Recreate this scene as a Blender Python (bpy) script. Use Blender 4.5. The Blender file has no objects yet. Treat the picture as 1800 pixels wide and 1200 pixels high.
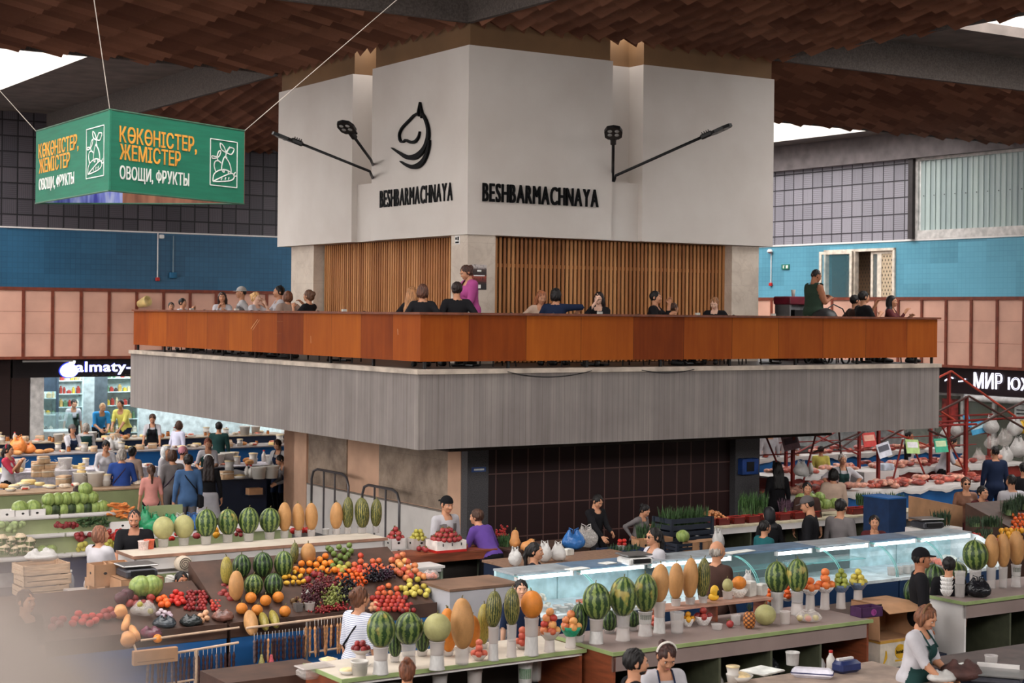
import bpy, math, random
import numpy as np
from mathutils import Vector, Matrix, Euler
R_ = random.Random(7)
SC = bpy.context.scene
COL = SC.collection
F = 2900.0; HC = 4.4; VC = 551.0; UC = 900.0; ROLL = 0.010
TH = math.radians(33.0); CT, ST = math.cos(TH), math.sin(TH)
CX, CY = -1.40, 24.6           # corner of the balcony: origin of the hall's grid
def xyc(u, v):
    X, Y = u-UC, v-VC
    return X+Y*ROLL, Y-X*ROLL
def W(u, v, d):
    x, y = xyc(u, v)
    return Vector((x*d/F, d, HC-y*d/F))
def onz(u, v, z):
    x, y = xyc(u, v)
    return W(u, v, F*(HC-z)/y)
def g2w(a, b, z=0.0):
    return Vector((CX+a*CT-b*ST, CY+a*ST+b*CT, z))
def w2g(p):
    x, y = p[0]-CX, p[1]-CY
    return (x*CT+y*ST, -x*ST+y*CT)
def onb(u, v, b):               # ray meets the vertical plane b = const
    p = W(u, v, 1.0); dx, dy = p.x, p.y
    t = (b-(CX*ST-CY*CT))/(-dx*ST+dy*CT)
    return W(u, v, t)
def ona(u, v, a):
    p = W(u, v, 1.0); dx, dy = p.x, p.y
    t = (a+(CX*CT+CY*ST))/(dx*CT+dy*ST)
    return W(u, v, t)
MATS = {}
def lin(c):
    c = c/255.0
    return c/12.92 if c <= 0.04045 else ((c+0.055)/1.055)**2.4
def rgb(c):
    return (lin(c[0]), lin(c[1]), lin(c[2]), 1.0)
class NT:
    def __init__(s, name):
        s.m = bpy.data.materials.new(name); s.m.use_nodes = True
        s.t = s.m.node_tree; s.n = s.t.nodes; s.l = s.t.links
        s.b = s.n['Principled BSDF']
    def add(s, typ, **kw):
        n = s.n.new(typ)
        for k, v in kw.items(): setattr(n, k, v)
        return n
    def link(s, a, b): s.l.new(a, b)
    def coord(s, scale=(1, 1, 1), rot=(0, 0, 0), out='Object'):
        c = s.add('ShaderNodeTexCoord'); m = s.add('ShaderNodeMapping')
        m.inputs['Scale'].default_value = scale; m.inputs['Rotation'].default_value = rot
        s.link(c.outputs[out], m.inputs['Vector']); return m.outputs['Vector']
    def noise(s, vec, scale, detail=3.0, rough=0.5):
        n = s.add('ShaderNodeTexNoise'); n.inputs['Scale'].default_value = scale
        n.inputs['Detail'].default_value = detail; n.inputs['Roughness'].default_value = rough
        if vec is not None: s.link(vec, n.inputs['Vector'])
        return n.outputs['Fac']
    def ramp(s, fac, stops, interp='LINEAR'):
        r = s.add('ShaderNodeValToRGB'); e = r.color_ramp; e.interpolation = interp
        while len(e.elements) < len(stops): e.elements.new(0.5)
        for el, (p, c) in zip(e.elements, stops):
            el.position = p; el.color = rgb(c)
        s.link(fac, r.inputs['Fac']); return r.outputs['Color']
    def mix(s, fac, a, b, mode='MIX'):
        m = s.add('ShaderNodeMix', data_type='RGBA', blend_type=mode)
        if isinstance(fac, (int, float)): m.inputs[0].default_value = fac
        else: s.link(fac, m.inputs[0])
        for i, x in ((6, a), (7, b)):
            if isinstance(x, tuple): m.inputs[i].default_value = rgb(x)
            else: s.link(x, m.inputs[i])
        return m.outputs[2]
    def math(s, op, a, b=None, c=None):
        m = s.add('ShaderNodeMath', operation=op)
        for i, x in enumerate((a, b, c)):
            if x is None: continue
            if isinstance(x, (int, float)): m.inputs[i].default_value = x
            else: s.link(x, m.inputs[i])
        return m.outputs[0]
    def sep(s, vec):
        x = s.add('ShaderNodeSeparateXYZ'); s.link(vec, x.inputs[0]); return x.outputs
    def comb(s, x, y, z):
        n = s.add('ShaderNodeCombineXYZ')
        for i, q in enumerate((x, y, z)):
            if isinstance(q, (int, float)): n.inputs[i].default_value = q
            else: s.link(q, n.inputs[i])
        return n.outputs[0]
    def bump(s, h, strength=0.3, dist=0.02):
        b = s.add('ShaderNodeBump'); b.inputs['Strength'].default_value = strength
        b.inputs['Distance'].default_value = dist
        s.link(h, b.inputs['Height']); s.link(b.outputs[0], s.b.inputs['Normal'])
    def col(s, c):
        if isinstance(c, tuple): s.b.inputs['Base Color'].default_value = rgb(c)
        else: s.link(c, s.b.inputs['Base Color'])
    def fin(s, rough=0.6, metal=0.0, spec=0.5):
        s.b.inputs['Roughness'].default_value = rough; s.b.inputs['Metallic'].default_value = metal
        s.b.inputs['Specular IOR Level'].default_value = spec
        return s.m
def pm(name, c, rough=0.6, var=0.12, scale=6.0, metal=0.0, spec=0.4, bump=0.0, stretch=(1, 1, 1)):
    if name in MATS: return MATS[name]
    t = NT(name); v = t.coord(stretch)
    n = t.noise(v, scale, 4.0)
    lo = tuple(max(0, x*(1-var)) for x in c); hi = tuple(min(255, x*(1+var)) for x in c)
    t.col(t.ramp(n, [(0.3, lo), (0.7, hi)]))
    if bump: t.bump(n, bump, 0.01)
    MATS[name] = t.fin(rough, metal, spec); return MATS[name]
def emi(name, c, s):
    if name in MATS: return MATS[name]
    t = NT(name); t.col(c); t.b.inputs['Emission Color'].default_value = rgb(c)
    t.b.inputs['Emission Strength'].default_value = s
    MATS[name] = t.fin(0.5); return MATS[name]
def clear(name, c, alpha=0.35, rough=0.25, spec=0.5):
    if name in MATS: return MATS[name]
    t = NT(name); t.col(c); t.b.inputs['Alpha'].default_value = alpha
    MATS[name] = t.fin(rough, 0.0, spec); return MATS[name]
def rotz(a): return Matrix.Rotation(a, 4, 'Z')
class MB:
    def __init__(s): s.v = []; s.f = []; s.m = []
    def add(s, vs, fs, mi=0, M=None):
        o = len(s.v)
        if M is not None: s.v += [tuple(M @ Vector(p)) for p in vs]
        else: s.v += [tuple(p) for p in vs]
        s.f += [tuple(i+o for i in f) for f in fs]; s.m += [mi]*len(fs)
        return s
    def addnp(s, V, Q, mi=0):
        o = len(s.v); s.v += [tuple(p) for p in V.tolist()]
        s.f += [tuple(i+o for i in f) for f in Q.tolist()]; s.m += [mi]*len(Q); return s
    def box(s, x0, x1, y0, y1, z0, z1, mi=0, M=None):
        vs = [(x0,y0,z0),(x1,y0,z0),(x1,y1,z0),(x0,y1,z0),(x0,y0,z1),(x1,y0,z1),(x1,y1,z1),(x0,y1,z1)]
        return s.add(vs, [(0,3,2,1),(4,5,6,7),(0,1,5,4),(1,2,6,5),(2,3,7,6),(3,0,4,7)], mi, M)
    def cb(s, c, sx, sy, sz, mi=0, M=None):
        return s.box(c[0]-sx/2, c[0]+sx/2, c[1]-sy/2, c[1]+sy/2, c[2], c[2]+sz, mi, M)
    def rbox(s, x0, x1, y0, y1, z0, z1, r=0.01, mi=0, M=None):
        r = min(r, (x1-x0)*.45, (y1-y0)*.45, (z1-z0)*.45)
        def ring(i, z): return [(x0+i+0 if 0 else x0+i, y0+r, z)]
        loops = []
        for z, k in ((z0, r), (z0+r, 0), (z1-r, 0), (z1, r)):
            a, b, c, d = x0+k, x1-k, y0+k, y1-k; q = r*.7
            loops.append([(a+q,c,z),(b-q,c,z),(b,c+q,z),(b,d-q,z),(b-q,d,z),(a+q,d,z),(a,d-q,z),(a,c+q,z)])
        vs = sum(loops, []); fs = [tuple(range(7, -1, -1)), tuple(range(24, 32))]
        for j in range(3):
            for i in range(8): fs.append((j*8+i, j*8+(i+1)%8, (j+1)*8+(i+1)%8, (j+1)*8+i))
        return s.add(vs, fs, mi, M)
    def tube(s, pts, r, n=8, mi=0, M=None, caps=True, closed=False):
        pts = [Vector(p) for p in pts]; k = len(pts)
        rs = r if isinstance(r, (list, tuple)) else [r]*k
        vs = []; up = None
        for i, p in enumerate(pts):
            if closed: t = (pts[(i+1) % k]-pts[i-1])
            else: t = pts[min(i+1, k-1)]-pts[max(i-1, 0)]
            if t.length < 1e-9: t = Vector((0, 0, 1))
            t.normalize()
            if up is None:
                up = Vector((0, 0, 1)) if abs(t.z) < .9 else Vector((1, 0, 0))
            x = up.cross(t)
            if x.length < 1e-6: x = Vector((1, 0, 0)).cross(t)
            x.normalize(); y = t.cross(x); up = y
            for j in range(n):
                a = 2*math.pi*j/n
                vs.append(p+(x*math.cos(a)+y*math.sin(a))*rs[i])
        fs = []
        for i in range(k if closed else k-1):
            for j in range(n):
                a, b = i*n, ((i+1) % k)*n
                fs.append((a+j, a+(j+1) % n, b+(j+1) % n, b+j))
        if caps and not closed:
            fs.append(tuple(range(n-1, -1, -1))); fs.append(tuple(range((k-1)*n, k*n)))
        return s.add(vs, fs, mi, M)
    def lathe(s, prof, n=16, mi=0, M=None, c=(0, 0, 0), cap=True):
        vs = []; fs = []
        for (r, z) in prof:
            for j in range(n):
                a = 2*math.pi*j/n; vs.append((c[0]+r*math.cos(a), c[1]+r*math.sin(a), c[2]+z))
        for i in range(len(prof)-1):
            for j in range(n): fs.append((i*n+j, i*n+(j+1) % n, (i+1)*n+(j+1) % n, (i+1)*n+j))
        if cap:
            if prof[0][0] > 1e-5: fs.append(tuple(range(n-1, -1, -1)))
            if prof[-1][0] > 1e-5: fs.append(tuple(range((len(prof)-1)*n, len(prof)*n)))
        return s.add(vs, fs, mi, M)
    def ell(s, c, r, n=12, m=8, mi=0, M=None, wob=0.0, rnd=None):
        vs = [(c[0], c[1], c[2]-r[2])]; fs = []
        for i in range(1, m):
            p = math.pi*i/m
            for j in range(n):
                a = 2*math.pi*j/n; k = 1+(rnd.uniform(-wob, wob) if wob else 0)
                vs.append((c[0]+r[0]*k*math.sin(p)*math.cos(a), c[1]+r[1]*k*math.sin(p)*math.sin(a), c[2]-r[2]*k*math.cos(p)))
        vs.append((c[0], c[1], c[2]+r[2])); L = len(vs)-1
        for j in range(n):
            fs.append((0, 1+(j+1) % n, 1+j)); fs.append((L, 1+(m-2)*n+j, 1+(m-2)*n+(j+1) % n))
        for i in range(m-2):
            for j in range(n): fs.append((1+i*n+j, 1+i*n+(j+1) % n, 1+(i+1)*n+(j+1) % n, 1+(i+1)*n+j))
        return s.add(vs, fs, mi, M)
    def prism(s, out, y0, y1, mi=0, M=None):
        n = len(out); vs = [(p[0], y0, p[1]) for p in out]+[(p[0], y1, p[1]) for p in out]
        fs = [tuple(range(n)), tuple(range(2*n-1, n-1, -1))]
        for i in range(n): fs.append((i, i+n, (i+1) % n+n, (i+1) % n))
        return s.add(vs, fs, mi, M)
    def sheet(s, fn, nu, nv, mi=0, M=None, thick=0.0):
        vs = [fn(i/nu, j/nv) for j in range(nv+1) for i in range(nu+1)]
        fs = [(j*(nu+1)+i, j*(nu+1)+i+1, (j+1)*(nu+1)+i+1, (j+1)*(nu+1)+i) for j in range(nv) for i in range(nu)]
        return s.add(vs, fs, mi, M)
    def mesh(s, name, mats, smooth=False):
        me = bpy.data.meshes.new(name); me.from_pydata(s.v, [], s.f)
        for m in (mats if isinstance(mats, (list, tuple)) else [mats]): me.materials.append(m)
        me.polygons.foreach_set('material_index', s.m)
        if smooth: me.polygons.foreach_set('use_smooth', [True]*len(me.polygons))
        me.update(); return me
    def build(s, name, mats, parent=None, loc=(0, 0, 0), rz=0.0, smooth=False, sharp=None):
        me = s.mesh(name, mats, smooth)
        if smooth and sharp: me.set_sharp_from_angle(angle=math.radians(sharp))
        return put(name, me, parent, loc, rz)
def put(name, me, parent=None, loc=(0, 0, 0), rz=0.0, rot=None, scale=None):
    o = bpy.data.objects.new(name, me); COL.objects.link(o)
    o.location = loc; o.rotation_euler = rot if rot is not None else (0, 0, rz)
    if scale is not None: o.scale = scale if isinstance(scale, (tuple, list)) else (scale,)*3
    if parent is not None: o.parent = parent
    return o
def tag(o, label, cat, group=None, kind=None):
    o['label'] = label; o['category'] = cat
    if group: o['group'] = group
    if kind: o['kind'] = kind
    return o
def thing(name, label, cat, loc=(0, 0, 0), rz=0.0, group=None):
    o = bpy.data.objects.new(name, None); COL.objects.link(o); o.empty_display_size = 0.1
    o.location = loc; o.rotation_euler = (0, 0, rz); return tag(o, label, cat, group)
def dup(root, loc=None, rz=None, label=None, group=None, rot=None, scale=None):
    r = root.copy(); COL.objects.link(r)
    if loc is not None: r.location = loc
    if rot is not None: r.rotation_euler = rot
    elif rz is not None: r.rotation_euler = (0, 0, rz)
    if scale is not None: r.scale = scale if isinstance(scale, (tuple, list)) else (scale,)*3
    if label: r['label'] = label
    if group: r['group'] = group
    for ch in list(root.children):
        c = ch.copy(); COL.objects.link(c); c.parent = r
        for g in list(ch.children):
            d = g.copy(); COL.objects.link(d); d.parent = c
    return r
GL = (CX, CY, 0.0)
def struct(mb, name, mats, **kw):
    o = mb.build(name, mats, loc=GL, rz=TH, **kw); o['kind'] = 'structure'; return o
def ggrid(mb, name, mats, parent=None, **kw):
    if parent is not None: return mb.build(name, mats, parent, **kw)
    return mb.build(name, mats, loc=GL, rz=TH, **kw)
def gthing(name, label, cat, group=None): return thing(name, label, cat, GL, TH, group)
def text_mesh(body, size=1.0, depth=0.02, bold=0.0, sx=1.0, align='LEFT', sp=1.0):
    c = bpy.data.curves.new('lettering', 'FONT'); c.body = body; c.size = size; c.extrude = depth/2
    c.offset = bold; c.align_x = align; c.resolution_u = 4; c.space_character = sp
    o = bpy.data.objects.new('lettering', c); COL.objects.link(o)
    bpy.context.view_layer.update()
    me = bpy.data.meshes.new_from_object(o.evaluated_get(bpy.context.evaluated_depsgraph_get()))
    bpy.data.objects.remove(o); bpy.data.curves.remove(c)
    me.transform(Matrix.Rotation(math.pi/2, 4, 'X') @ Matrix.Diagonal((sx, 1, 1, 1)))
    return me
def me_bounds(me):
    co = np.empty(len(me.vertices)*3); me.vertices.foreach_get('co', co); co = co.reshape(-1, 3)
    return co.min(0), co.max(0)
def text_fit(body, x0, x1, z0, z1, depth=0.02, bold=0.0, sp=1.0):
    me = text_mesh(body, 1.0, 0.02, bold, sp=sp)
    lo, hi = me_bounds(me)
    sx = (x1-x0)/(hi[0]-lo[0]); sz = (z1-z0)/(hi[2]-lo[2])
    me.transform(Matrix.Translation((x0, 0, z0)) @ Matrix.Diagonal((sx, depth/0.02, sz, 1)) @ Matrix.Translation((-lo[0], -hi[1], -lo[2])))
    return me
def text_bold(body, x0, x1, z0, z1, depth=.02, bw=.01, gap=.07):
    gl = []; x = 0.0
    for ch in body:
        if ch == ' ': x += .28; continue
        me = text_mesh('О' if ch in 'ӨФ' else ch, 1.0, .02); lo, hi = me_bounds(me)
        if ch == 'Ф': me.transform(Matrix.Translation((0, 0, .35)) @ Matrix.Diagonal((1, 1, .66, 1)) @ Matrix.Translation((0, 0, -.35)))
        gl.append((me, x-lo[0], None if ch not in 'ӨФ' else (lo[0]+.05, hi[0]-.05, .31, .40) if ch == 'Ө' else ((lo[0]+hi[0])/2-.05, (lo[0]+hi[0])/2+.05, -.02, .72))); x += hi[0]-lo[0]+gap
    sx = (x1-x0-2*bw)/(x-gap); sz = (z1-z0-2*bw*.6)/.70; m = MB()
    for me, dx, br in gl:
        if br: m.box(x0+bw+(br[0]+dx)*sx, x0+bw+(br[1]+dx)*sx, -depth*1.02, 0, z0+bw*.6+br[2]*sz, z0+bw*.6+br[3]*sz)
        V = [v.co.copy() for v in me.vertices]; P = [tuple(p.vertices) for p in me.polygons]
        for ox, oz in ((-1, -.6), (1, -.6), (1, .6), (-1, .6), (0, 0)):
            m.add([(x0+bw+(v.x+dx)*sx+ox*bw, (v.y-.01)/.02*depth+(.0003*(ox+oz)), z0+bw*.6+v.z*sz+oz*bw) for v in V], P)
        bpy.data.meshes.remove(me)
    return m.mesh('lettering', [])
def set_mat(me, m):
    me.materials.clear(); me.materials.append(m); return me
def surface_nets(g, lo, h):
    ins = g < 0
    nx, ny, nz = g.shape
    c = ins[:-1,:-1,:-1].astype(np.int8)
    cnt = np.zeros((nx-1, ny-1, nz-1), np.int8)
    for dx in (0, 1):
        for dy in (0, 1):
            for dz in (0, 1): cnt += ins[dx:nx-1+dx, dy:ny-1+dy, dz:nz-1+dz]
    act = (cnt > 0) & (cnt < 8)
    idx = -np.ones(act.shape, np.int64); I = np.argwhere(act); idx[act] = np.arange(len(I))
    if len(I) == 0: return np.zeros((0, 3)), np.zeros((0, 4), int)
    acc = np.zeros((len(I), 3)); n = np.zeros(len(I))
    cs = [(x, y, z) for x in (0, 1) for y in (0, 1) for z in (0, 1)]
    for p in cs:
        for ax in range(3):
            if p[ax] == 1: continue
            q = list(p); q[ax] = 1
            ga = g[I[:,0]+p[0], I[:,1]+p[1], I[:,2]+p[2]]; gb = g[I[:,0]+q[0], I[:,1]+q[1], I[:,2]+q[2]]
            m = (ga < 0) != (gb < 0)
            t = np.where(m, ga/np.where(m, ga-gb, 1), 0)
            P = np.tile(np.array(p, float), (len(I), 1)); P[:, ax] += t
            acc[m] += P[m]; n += m
    V = lo+(I+acc/n[:, None])*h
    Q = []
    for ax in range(3):
        a, b = [(1, 2), (2, 0), (0, 1)][ax]
        sl0 = [slice(None)]*3; sl1 = [slice(None)]*3
        sl0[ax] = slice(0, -1); sl1[ax] = slice(1, None)
        A = ins[tuple(sl0)]; B = ins[tuple(sl1)]
        E = np.argwhere(A != B)
        ok = (E[:, a] > 0) & (E[:, b] > 0) & (E[:, a] < g.shape[a]-1) & (E[:, b] < g.shape[b]-1)
        E = E[ok]; fl = A[E[:,0], E[:,1], E[:,2]]
        def cell(da, db):
            c = E.copy(); c[:, a] += da; c[:, b] += db
            return idx[c[:,0], c[:,1], c[:,2]]
        q = np.stack([cell(-1, -1), cell(0, -1), cell(0, 0), cell(-1, 0)], 1)
        q[~fl] = q[~fl][:, ::-1]; Q.append(q)
    return V, np.concatenate(Q)
class Sdf:
    def __init__(s): s.p = []
    def cone(s, a, b, ra, rb, reg=0, k=0.02): s.p.append(('c', np.array(a, float), np.array(b, float), ra, rb, reg, k, None)); return s
    def ell(s, c, r, reg=0, k=0.02, R=None): s.p.append(('e', np.array(c, float), np.array(r, float), None, None, reg, k, R)); return s
    def bounds(s):
        lo = np.full(3, 1e9); hi = -lo
        for t, a, b, ra, rb, reg, k, R in s.p:
            if t == 'c':
                for q, r in ((a, ra), (b, rb)): lo = np.minimum(lo, q-r); hi = np.maximum(hi, q+r)
            else:
                r = np.full(3, b.max()) if R is not None else b
                lo = np.minimum(lo, a-r); hi = np.maximum(hi, a+r)
        return lo, hi
    def grid(s, h, cut=None, pad=2):
        lo, hi = s.bounds(); lo = lo-h*pad; hi = hi+h*pad
        n = np.ceil((hi-lo)/h).astype(int)+1
        ax = [lo[i]+h*np.arange(n[i]) for i in range(3)]
        g = np.full(n, 0.2); best = np.full(n, 9.0); reg = np.zeros(n, np.int16)
        for t, a, b, ra, rb, rg, k, R in s.p:
            m = k+3*h
            if t == 'c':
                l = np.minimum(a-ra, b-rb)-m; u = np.maximum(a+ra, b+rb)+m
            else:
                rr = np.full(3, b.max()) if R is not None else b
                l = a-rr-m; u = a+rr+m
            i0 = np.maximum(np.floor((l-lo)/h).astype(int), 0); i1 = np.minimum(np.ceil((u-lo)/h).astype(int)+1, n)
            sl = tuple(slice(i0[i], i1[i]) for i in range(3))
            X = ax[0][sl[0]][:, None, None]; Y = ax[1][sl[1]][None, :, None]; Z = ax[2][sl[2]][None, None, :]
            if t == 'c':
                d = b-a; L2 = max((d*d).sum(), 1e-9)
                tt = np.clip(((X-a[0])*d[0]+(Y-a[1])*d[1]+(Z-a[2])*d[2])/L2, 0, 1)
                D = np.sqrt((X-a[0]-tt*d[0])**2+(Y-a[1]-tt*d[1])**2+(Z-a[2]-tt*d[2])**2)-(ra+(rb-ra)*tt)
            else:
                x, y, z = X-a[0], Y-a[1], Z-a[2]
                if R is not None:
                    x, y, z = (R[0][0]*x+R[1][0]*y+R[2][0]*z, R[0][1]*x+R[1][1]*y+R[2][1]*z, R[0][2]*x+R[1][2]*y+R[2][2]*z)
                k0 = np.sqrt((x/b[0])**2+(y/b[1])**2+(z/b[2])**2)+1e-9
                k1 = np.sqrt((x/b[0]**2)**2+(y/b[1]**2)**2+(z/b[2]**2)**2)+1e-9
                D = k0*(k0-1)/k1
            G = g[sl]; hh = np.clip(0.5+0.5*(G-D)/k, 0, 1)
            g[sl] = G*(1-hh)+D*hh-k*hh*(1-hh)
            B = best[sl]; w = D < B
            B[w] = D[w]; reg[sl][w] = rg
        if cut is not None:
            X, Y, Z = np.meshgrid(*ax, indexing='ij')
            g = cut(X, Y, Z, g)
        return g, reg, lo, h
    def mesh(s, h, cut=None):
        g, reg, lo, h = s.grid(h, cut)
        V, Q = surface_nets(g, lo, h)
        i = np.clip(np.round((V-lo)/h).astype(int), 0, np.array(g.shape)-1)
        vr = reg[i[:,0], i[:,1], i[:,2]]
        return V, Q, vr
cam = bpy.data.cameras.new('camera'); co = bpy.data.objects.new('camera', cam); COL.objects.link(co)
co.location = (0, 0, HC); co.rotation_euler = (math.pi/2, -ROLL, 0)
cam.sensor_width = 36.0; cam.lens = 36.0*F/1800; cam.shift_y = -49/1800.0; cam.clip_start = 0.05; cam.clip_end = 300
cam.dof.use_dof = True; cam.dof.focus_distance = 22.0; cam.dof.aperture_fstop = 3.2
SC.camera = co
SC.view_settings.view_transform = 'Standard'; SC.view_settings.look = 'None'
SC.view_settings.gamma = 1.0; SC.view_settings.exposure = 0.0; SC.view_settings.use_curve_mapping = False
w = bpy.data.worlds.new('overcast sky'); SC.world = w; w.use_nodes = True
wt = w.node_tree; bg = wt.nodes['Background']
tc = wt.nodes.new('ShaderNodeTexCoord'); sp = wt.nodes.new('ShaderNodeSeparateXYZ'); rp = wt.nodes.new('ShaderNodeValToRGB')
wt.links.new(tc.outputs['Generated'], sp.inputs[0])
mr = wt.nodes.new('ShaderNodeMapRange'); mr.inputs['From Min'].default_value = -0.2; mr.inputs['From Max'].default_value = 0.9
wt.links.new(sp.outputs[2], mr.inputs['Value']); wt.links.new(mr.outputs[0], rp.inputs['Fac'])
e = rp.color_ramp.elements; e[0].position = 0.1; e[0].color = (0.35, 0.33, 0.32, 1); e[1].position = 0.4; e[1].color = (1.0, 0.97, 0.95, 1)
wt.links.new(rp.outputs['Color'], bg.inputs['Color']); bg.inputs['Strength'].default_value = 7.4
def m_plaster():
    t = NT('white plaster'); v = t.coord((1, 1, 1))
    n = t.noise(v, 0.7, 5.0); n2 = t.noise(v, 22.0, 3.0)
    c = t.ramp(n, [(0.3, (205, 196, 188)), (0.7, (218, 211, 204))])
    t.col(c); t.bump(n2, 0.06, 0.01); return t.fin(0.75, 0, 0.2)
def m_wave_panels(name, stops, period, ax=(1, -1), grain=True, rough=0.4):
    t = NT(name); v = t.coord(); s = t.sep(v)
    q = t.math('ADD', s[0], s[1])
    cell = t.math('FLOOR', t.math('DIVIDE', q, period))
    wn = t.add('ShaderNodeTexWhiteNoise', noise_dimensions='1D'); t.link(cell, wn.inputs['W'])
    g = t.noise(t.comb(t.math('MULTIPLY', q, 14.0), t.math('MULTIPLY', cell, 3.7), t.math('MULTIPLY', s[2], 0.9)), 1.0, 5.0, 0.6)
    big = t.noise(t.comb(t.math('MULTIPLY', q, 2.4), cell, t.math('MULTIPLY', s[2], 1.1)), 1.0, 3.0)
    f = t.math('ADD', t.math('MULTIPLY', wn.outputs['Value'], 0.42), t.math('ADD', t.math('MULTIPLY', g, 0.3), t.math('MULTIPLY', big, 0.35)))
    fr = t.math('FRACT', t.math('DIVIDE', q, period))
    seam = t.math('LESS_THAN', fr, 0.006)
    t.col(t.mix(seam, t.ramp(f, stops), (45, 18, 8))); return t.fin(0.6, 0, 0.15)
def m_boardmarked():
    t = NT('board-marked concrete'); v = t.coord(); s = t.sep(v)
    q = t.math('ADD', s[0], s[1])
    n1 = t.noise(t.comb(t.math('MULTIPLY', q, 9.0), 0.0, t.math('MULTIPLY', s[2], 0.12)), 1.0, 4.0, 0.7)
    n2 = t.noise(v, 0.8, 4.0, 0.6)
    st = t.noise(t.comb(t.math('MULTIPLY', q, 3.0), 0.0, t.math('MULTIPLY', s[2], 0.25)), 1.0, 5.0, 0.75)
    fr = t.math('FRACT', t.math('MULTIPLY', q, 9.5))
    gr = t.math('LESS_THAN', fr, 0.10)
    f = t.math('ADD', t.math('MULTIPLY', n1, 0.40), t.math('ADD', t.math('MULTIPLY', n2, 0.3), t.math('MULTIPLY', st, 0.3)))
    c = t.ramp(f, [(0.30, (106, 97, 93)), (0.50, (132, 124, 120)), (0.72, (158, 149, 142))])
    t.col(t.mix(t.math('MULTIPLY', gr, 0.32), c, (84, 74, 68)))
    t.bump(fr, 0.25, 0.012); return t.fin(0.85, 0, 0.2)
def m_tile(name, su, sv, c1, c2, cm, mort=0.03, rough=0.35, axes='a', stripes=False, patchy=0.0, offset=0.0):
    t = NT(name); v = t.coord(); s = t.sep(v)
    vec = t.comb(s[0] if axes == 'a' else s[1], s[2], 0.0)
    b = t.add('ShaderNodeTexBrick'); b.offset = offset; b.squash = 1.0
    b.inputs['Scale'].default_value = 1.0; b.inputs['Brick Width'].default_value = su; b.inputs['Row Height'].default_value = sv
    b.inputs['Mortar Size'].default_value = mort*min(su, sv); b.inputs['Mortar Smooth'].default_value = 0.1; b.inputs['Bias'].default_value = 0.0
    b.inputs['Color1'].default_value = rgb(c1); b.inputs['Color2'].default_value = rgb(c2); b.inputs['Mortar'].default_value = rgb(cm)
    t.link(vec, b.inputs['Vector']); c = b.outputs['Color']
    if patchy:
        fl = t.comb(t.math('FLOOR', t.math('DIVIDE', s[0] if axes == 'a' else s[1], su*7)), t.math('FLOOR', t.math('DIVIDE', s[2], sv*4)), 0.0)
        w_ = t.add('ShaderNodeTexWhiteNoise'); t.link(fl, w_.inputs['Vector'])
        n = t.noise(v, 0.35, 3.0)
        k = t.math('MULTIPLY', t.math('ADD', t.math('MULTIPLY', w_.outputs['Value'], 0.5), t.math('MULTIPLY', n, 0.6)), patchy)
        c = t.mix(k, c, tuple(min(255, int(x*1.35+14)) for x in c2))
    if stripes:
        q = s[0] if axes == 'a' else s[1]
        cx = t.math('FLOOR', t.math('DIVIDE', q, su)); cz = t.math('FLOOR', t.math('DIVIDE', s[2], sv))
        par = t.math('GREATER_THAN', t.math('FRACT', t.math('MULTIPLY', t.math('ADD', cx, cz), 0.5)), 0.25)
        fu = t.math('FRACT', t.math('MULTIPLY', t.math('DIVIDE', q, su), 8.0)); fv = t.math('FRACT', t.math('MULTIPLY', t.math('DIVIDE', s[2], sv), 8.0))
        mx = t.add('ShaderNodeMix'); t.link(par, mx.inputs[0]); t.link(fu, mx.inputs[2]); t.link(fv, mx.inputs[3])
        c = t.mix(t.math('MULTIPLY', t.math('LESS_THAN', mx.outputs[0], 0.35), 0.35), c, cm)
    t.col(c); return t.fin(rough, 0, 0.4)
def m_marble(name, base, vein, dark, sc=1.0, rough=0.45):
    t = NT(name); v = t.coord()
    n = t.noise(v, 1.3*sc, 6.0, 0.65)
    d = t.add('ShaderNodeTexNoise'); d.inputs['Scale'].default_value = 2.2*sc; d.inputs['Detail'].default_value = 6; d.inputs['Distortion'].default_value = 1.2
    t.link(v, d.inputs['Vector'])
    vn = t.ramp(d.outputs['Fac'], [(0.46, (0, 0, 0)), (0.5, (255, 255, 255)), (0.54, (0, 0, 0))])
    c = t.ramp(n, [(0.3, dark), (0.65, base)])
    c = t.mix(t.math('MULTIPLY', vn, 0.18), c, vein)
    s = t.sep(v); br = t.math('LESS_THAN', t.math('FRACT', t.math('DIVIDE', s[2], 0.62)), 0.012)
    c = t.mix(t.math('MULTIPLY', br, 0.5), c, dark)
    t.col(c); return t.fin(rough, 0, 0.35)
def m_island(name, stops, rough=0.6, grain=0.25, spec=0.3):
    t = NT(name); g = t.add('ShaderNodeNewGeometry'); v = t.coord((8, 8, 0.7))
    n = t.noise(v, 3.0, 4.0)
    f = t.math('ADD', t.math('MULTIPLY', g.outputs['Random Per Island'], 1-grain), t.math('MULTIPLY', n, grain))
    t.col(t.ramp(f, stops)); return t.fin(rough, 0, spec)
PL = m_plaster()
RAILW = m_wave_panels('orange veneer', [(0.25, (108, 44, 10)), (0.5, (136, 62, 14)), (0.8, (164, 86, 22))], 1.05)
RAILC = pm('dark railing cap wood', (112, 62, 42), 0.5, 0.15, 10)
CONC = m_boardmarked()
CONC2 = pm('plain concrete', (128, 118, 110), 0.85, 0.12, 1.5, bump=0.05)
LEDGE = pm('worn ledge screed', (176, 162, 148), 0.8, 0.15, 3.0)
SLATW = m_island('slat wood', [(0.0, (134, 80, 44)), (0.5, (178, 118, 70)), (1.0, (208, 150, 98))], 0.5, 0.35)
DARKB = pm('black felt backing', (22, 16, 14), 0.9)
MARB = m_marble('beige limestone', (214, 200, 184), (150, 125, 105), (176, 162, 148), 0.8)
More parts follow.
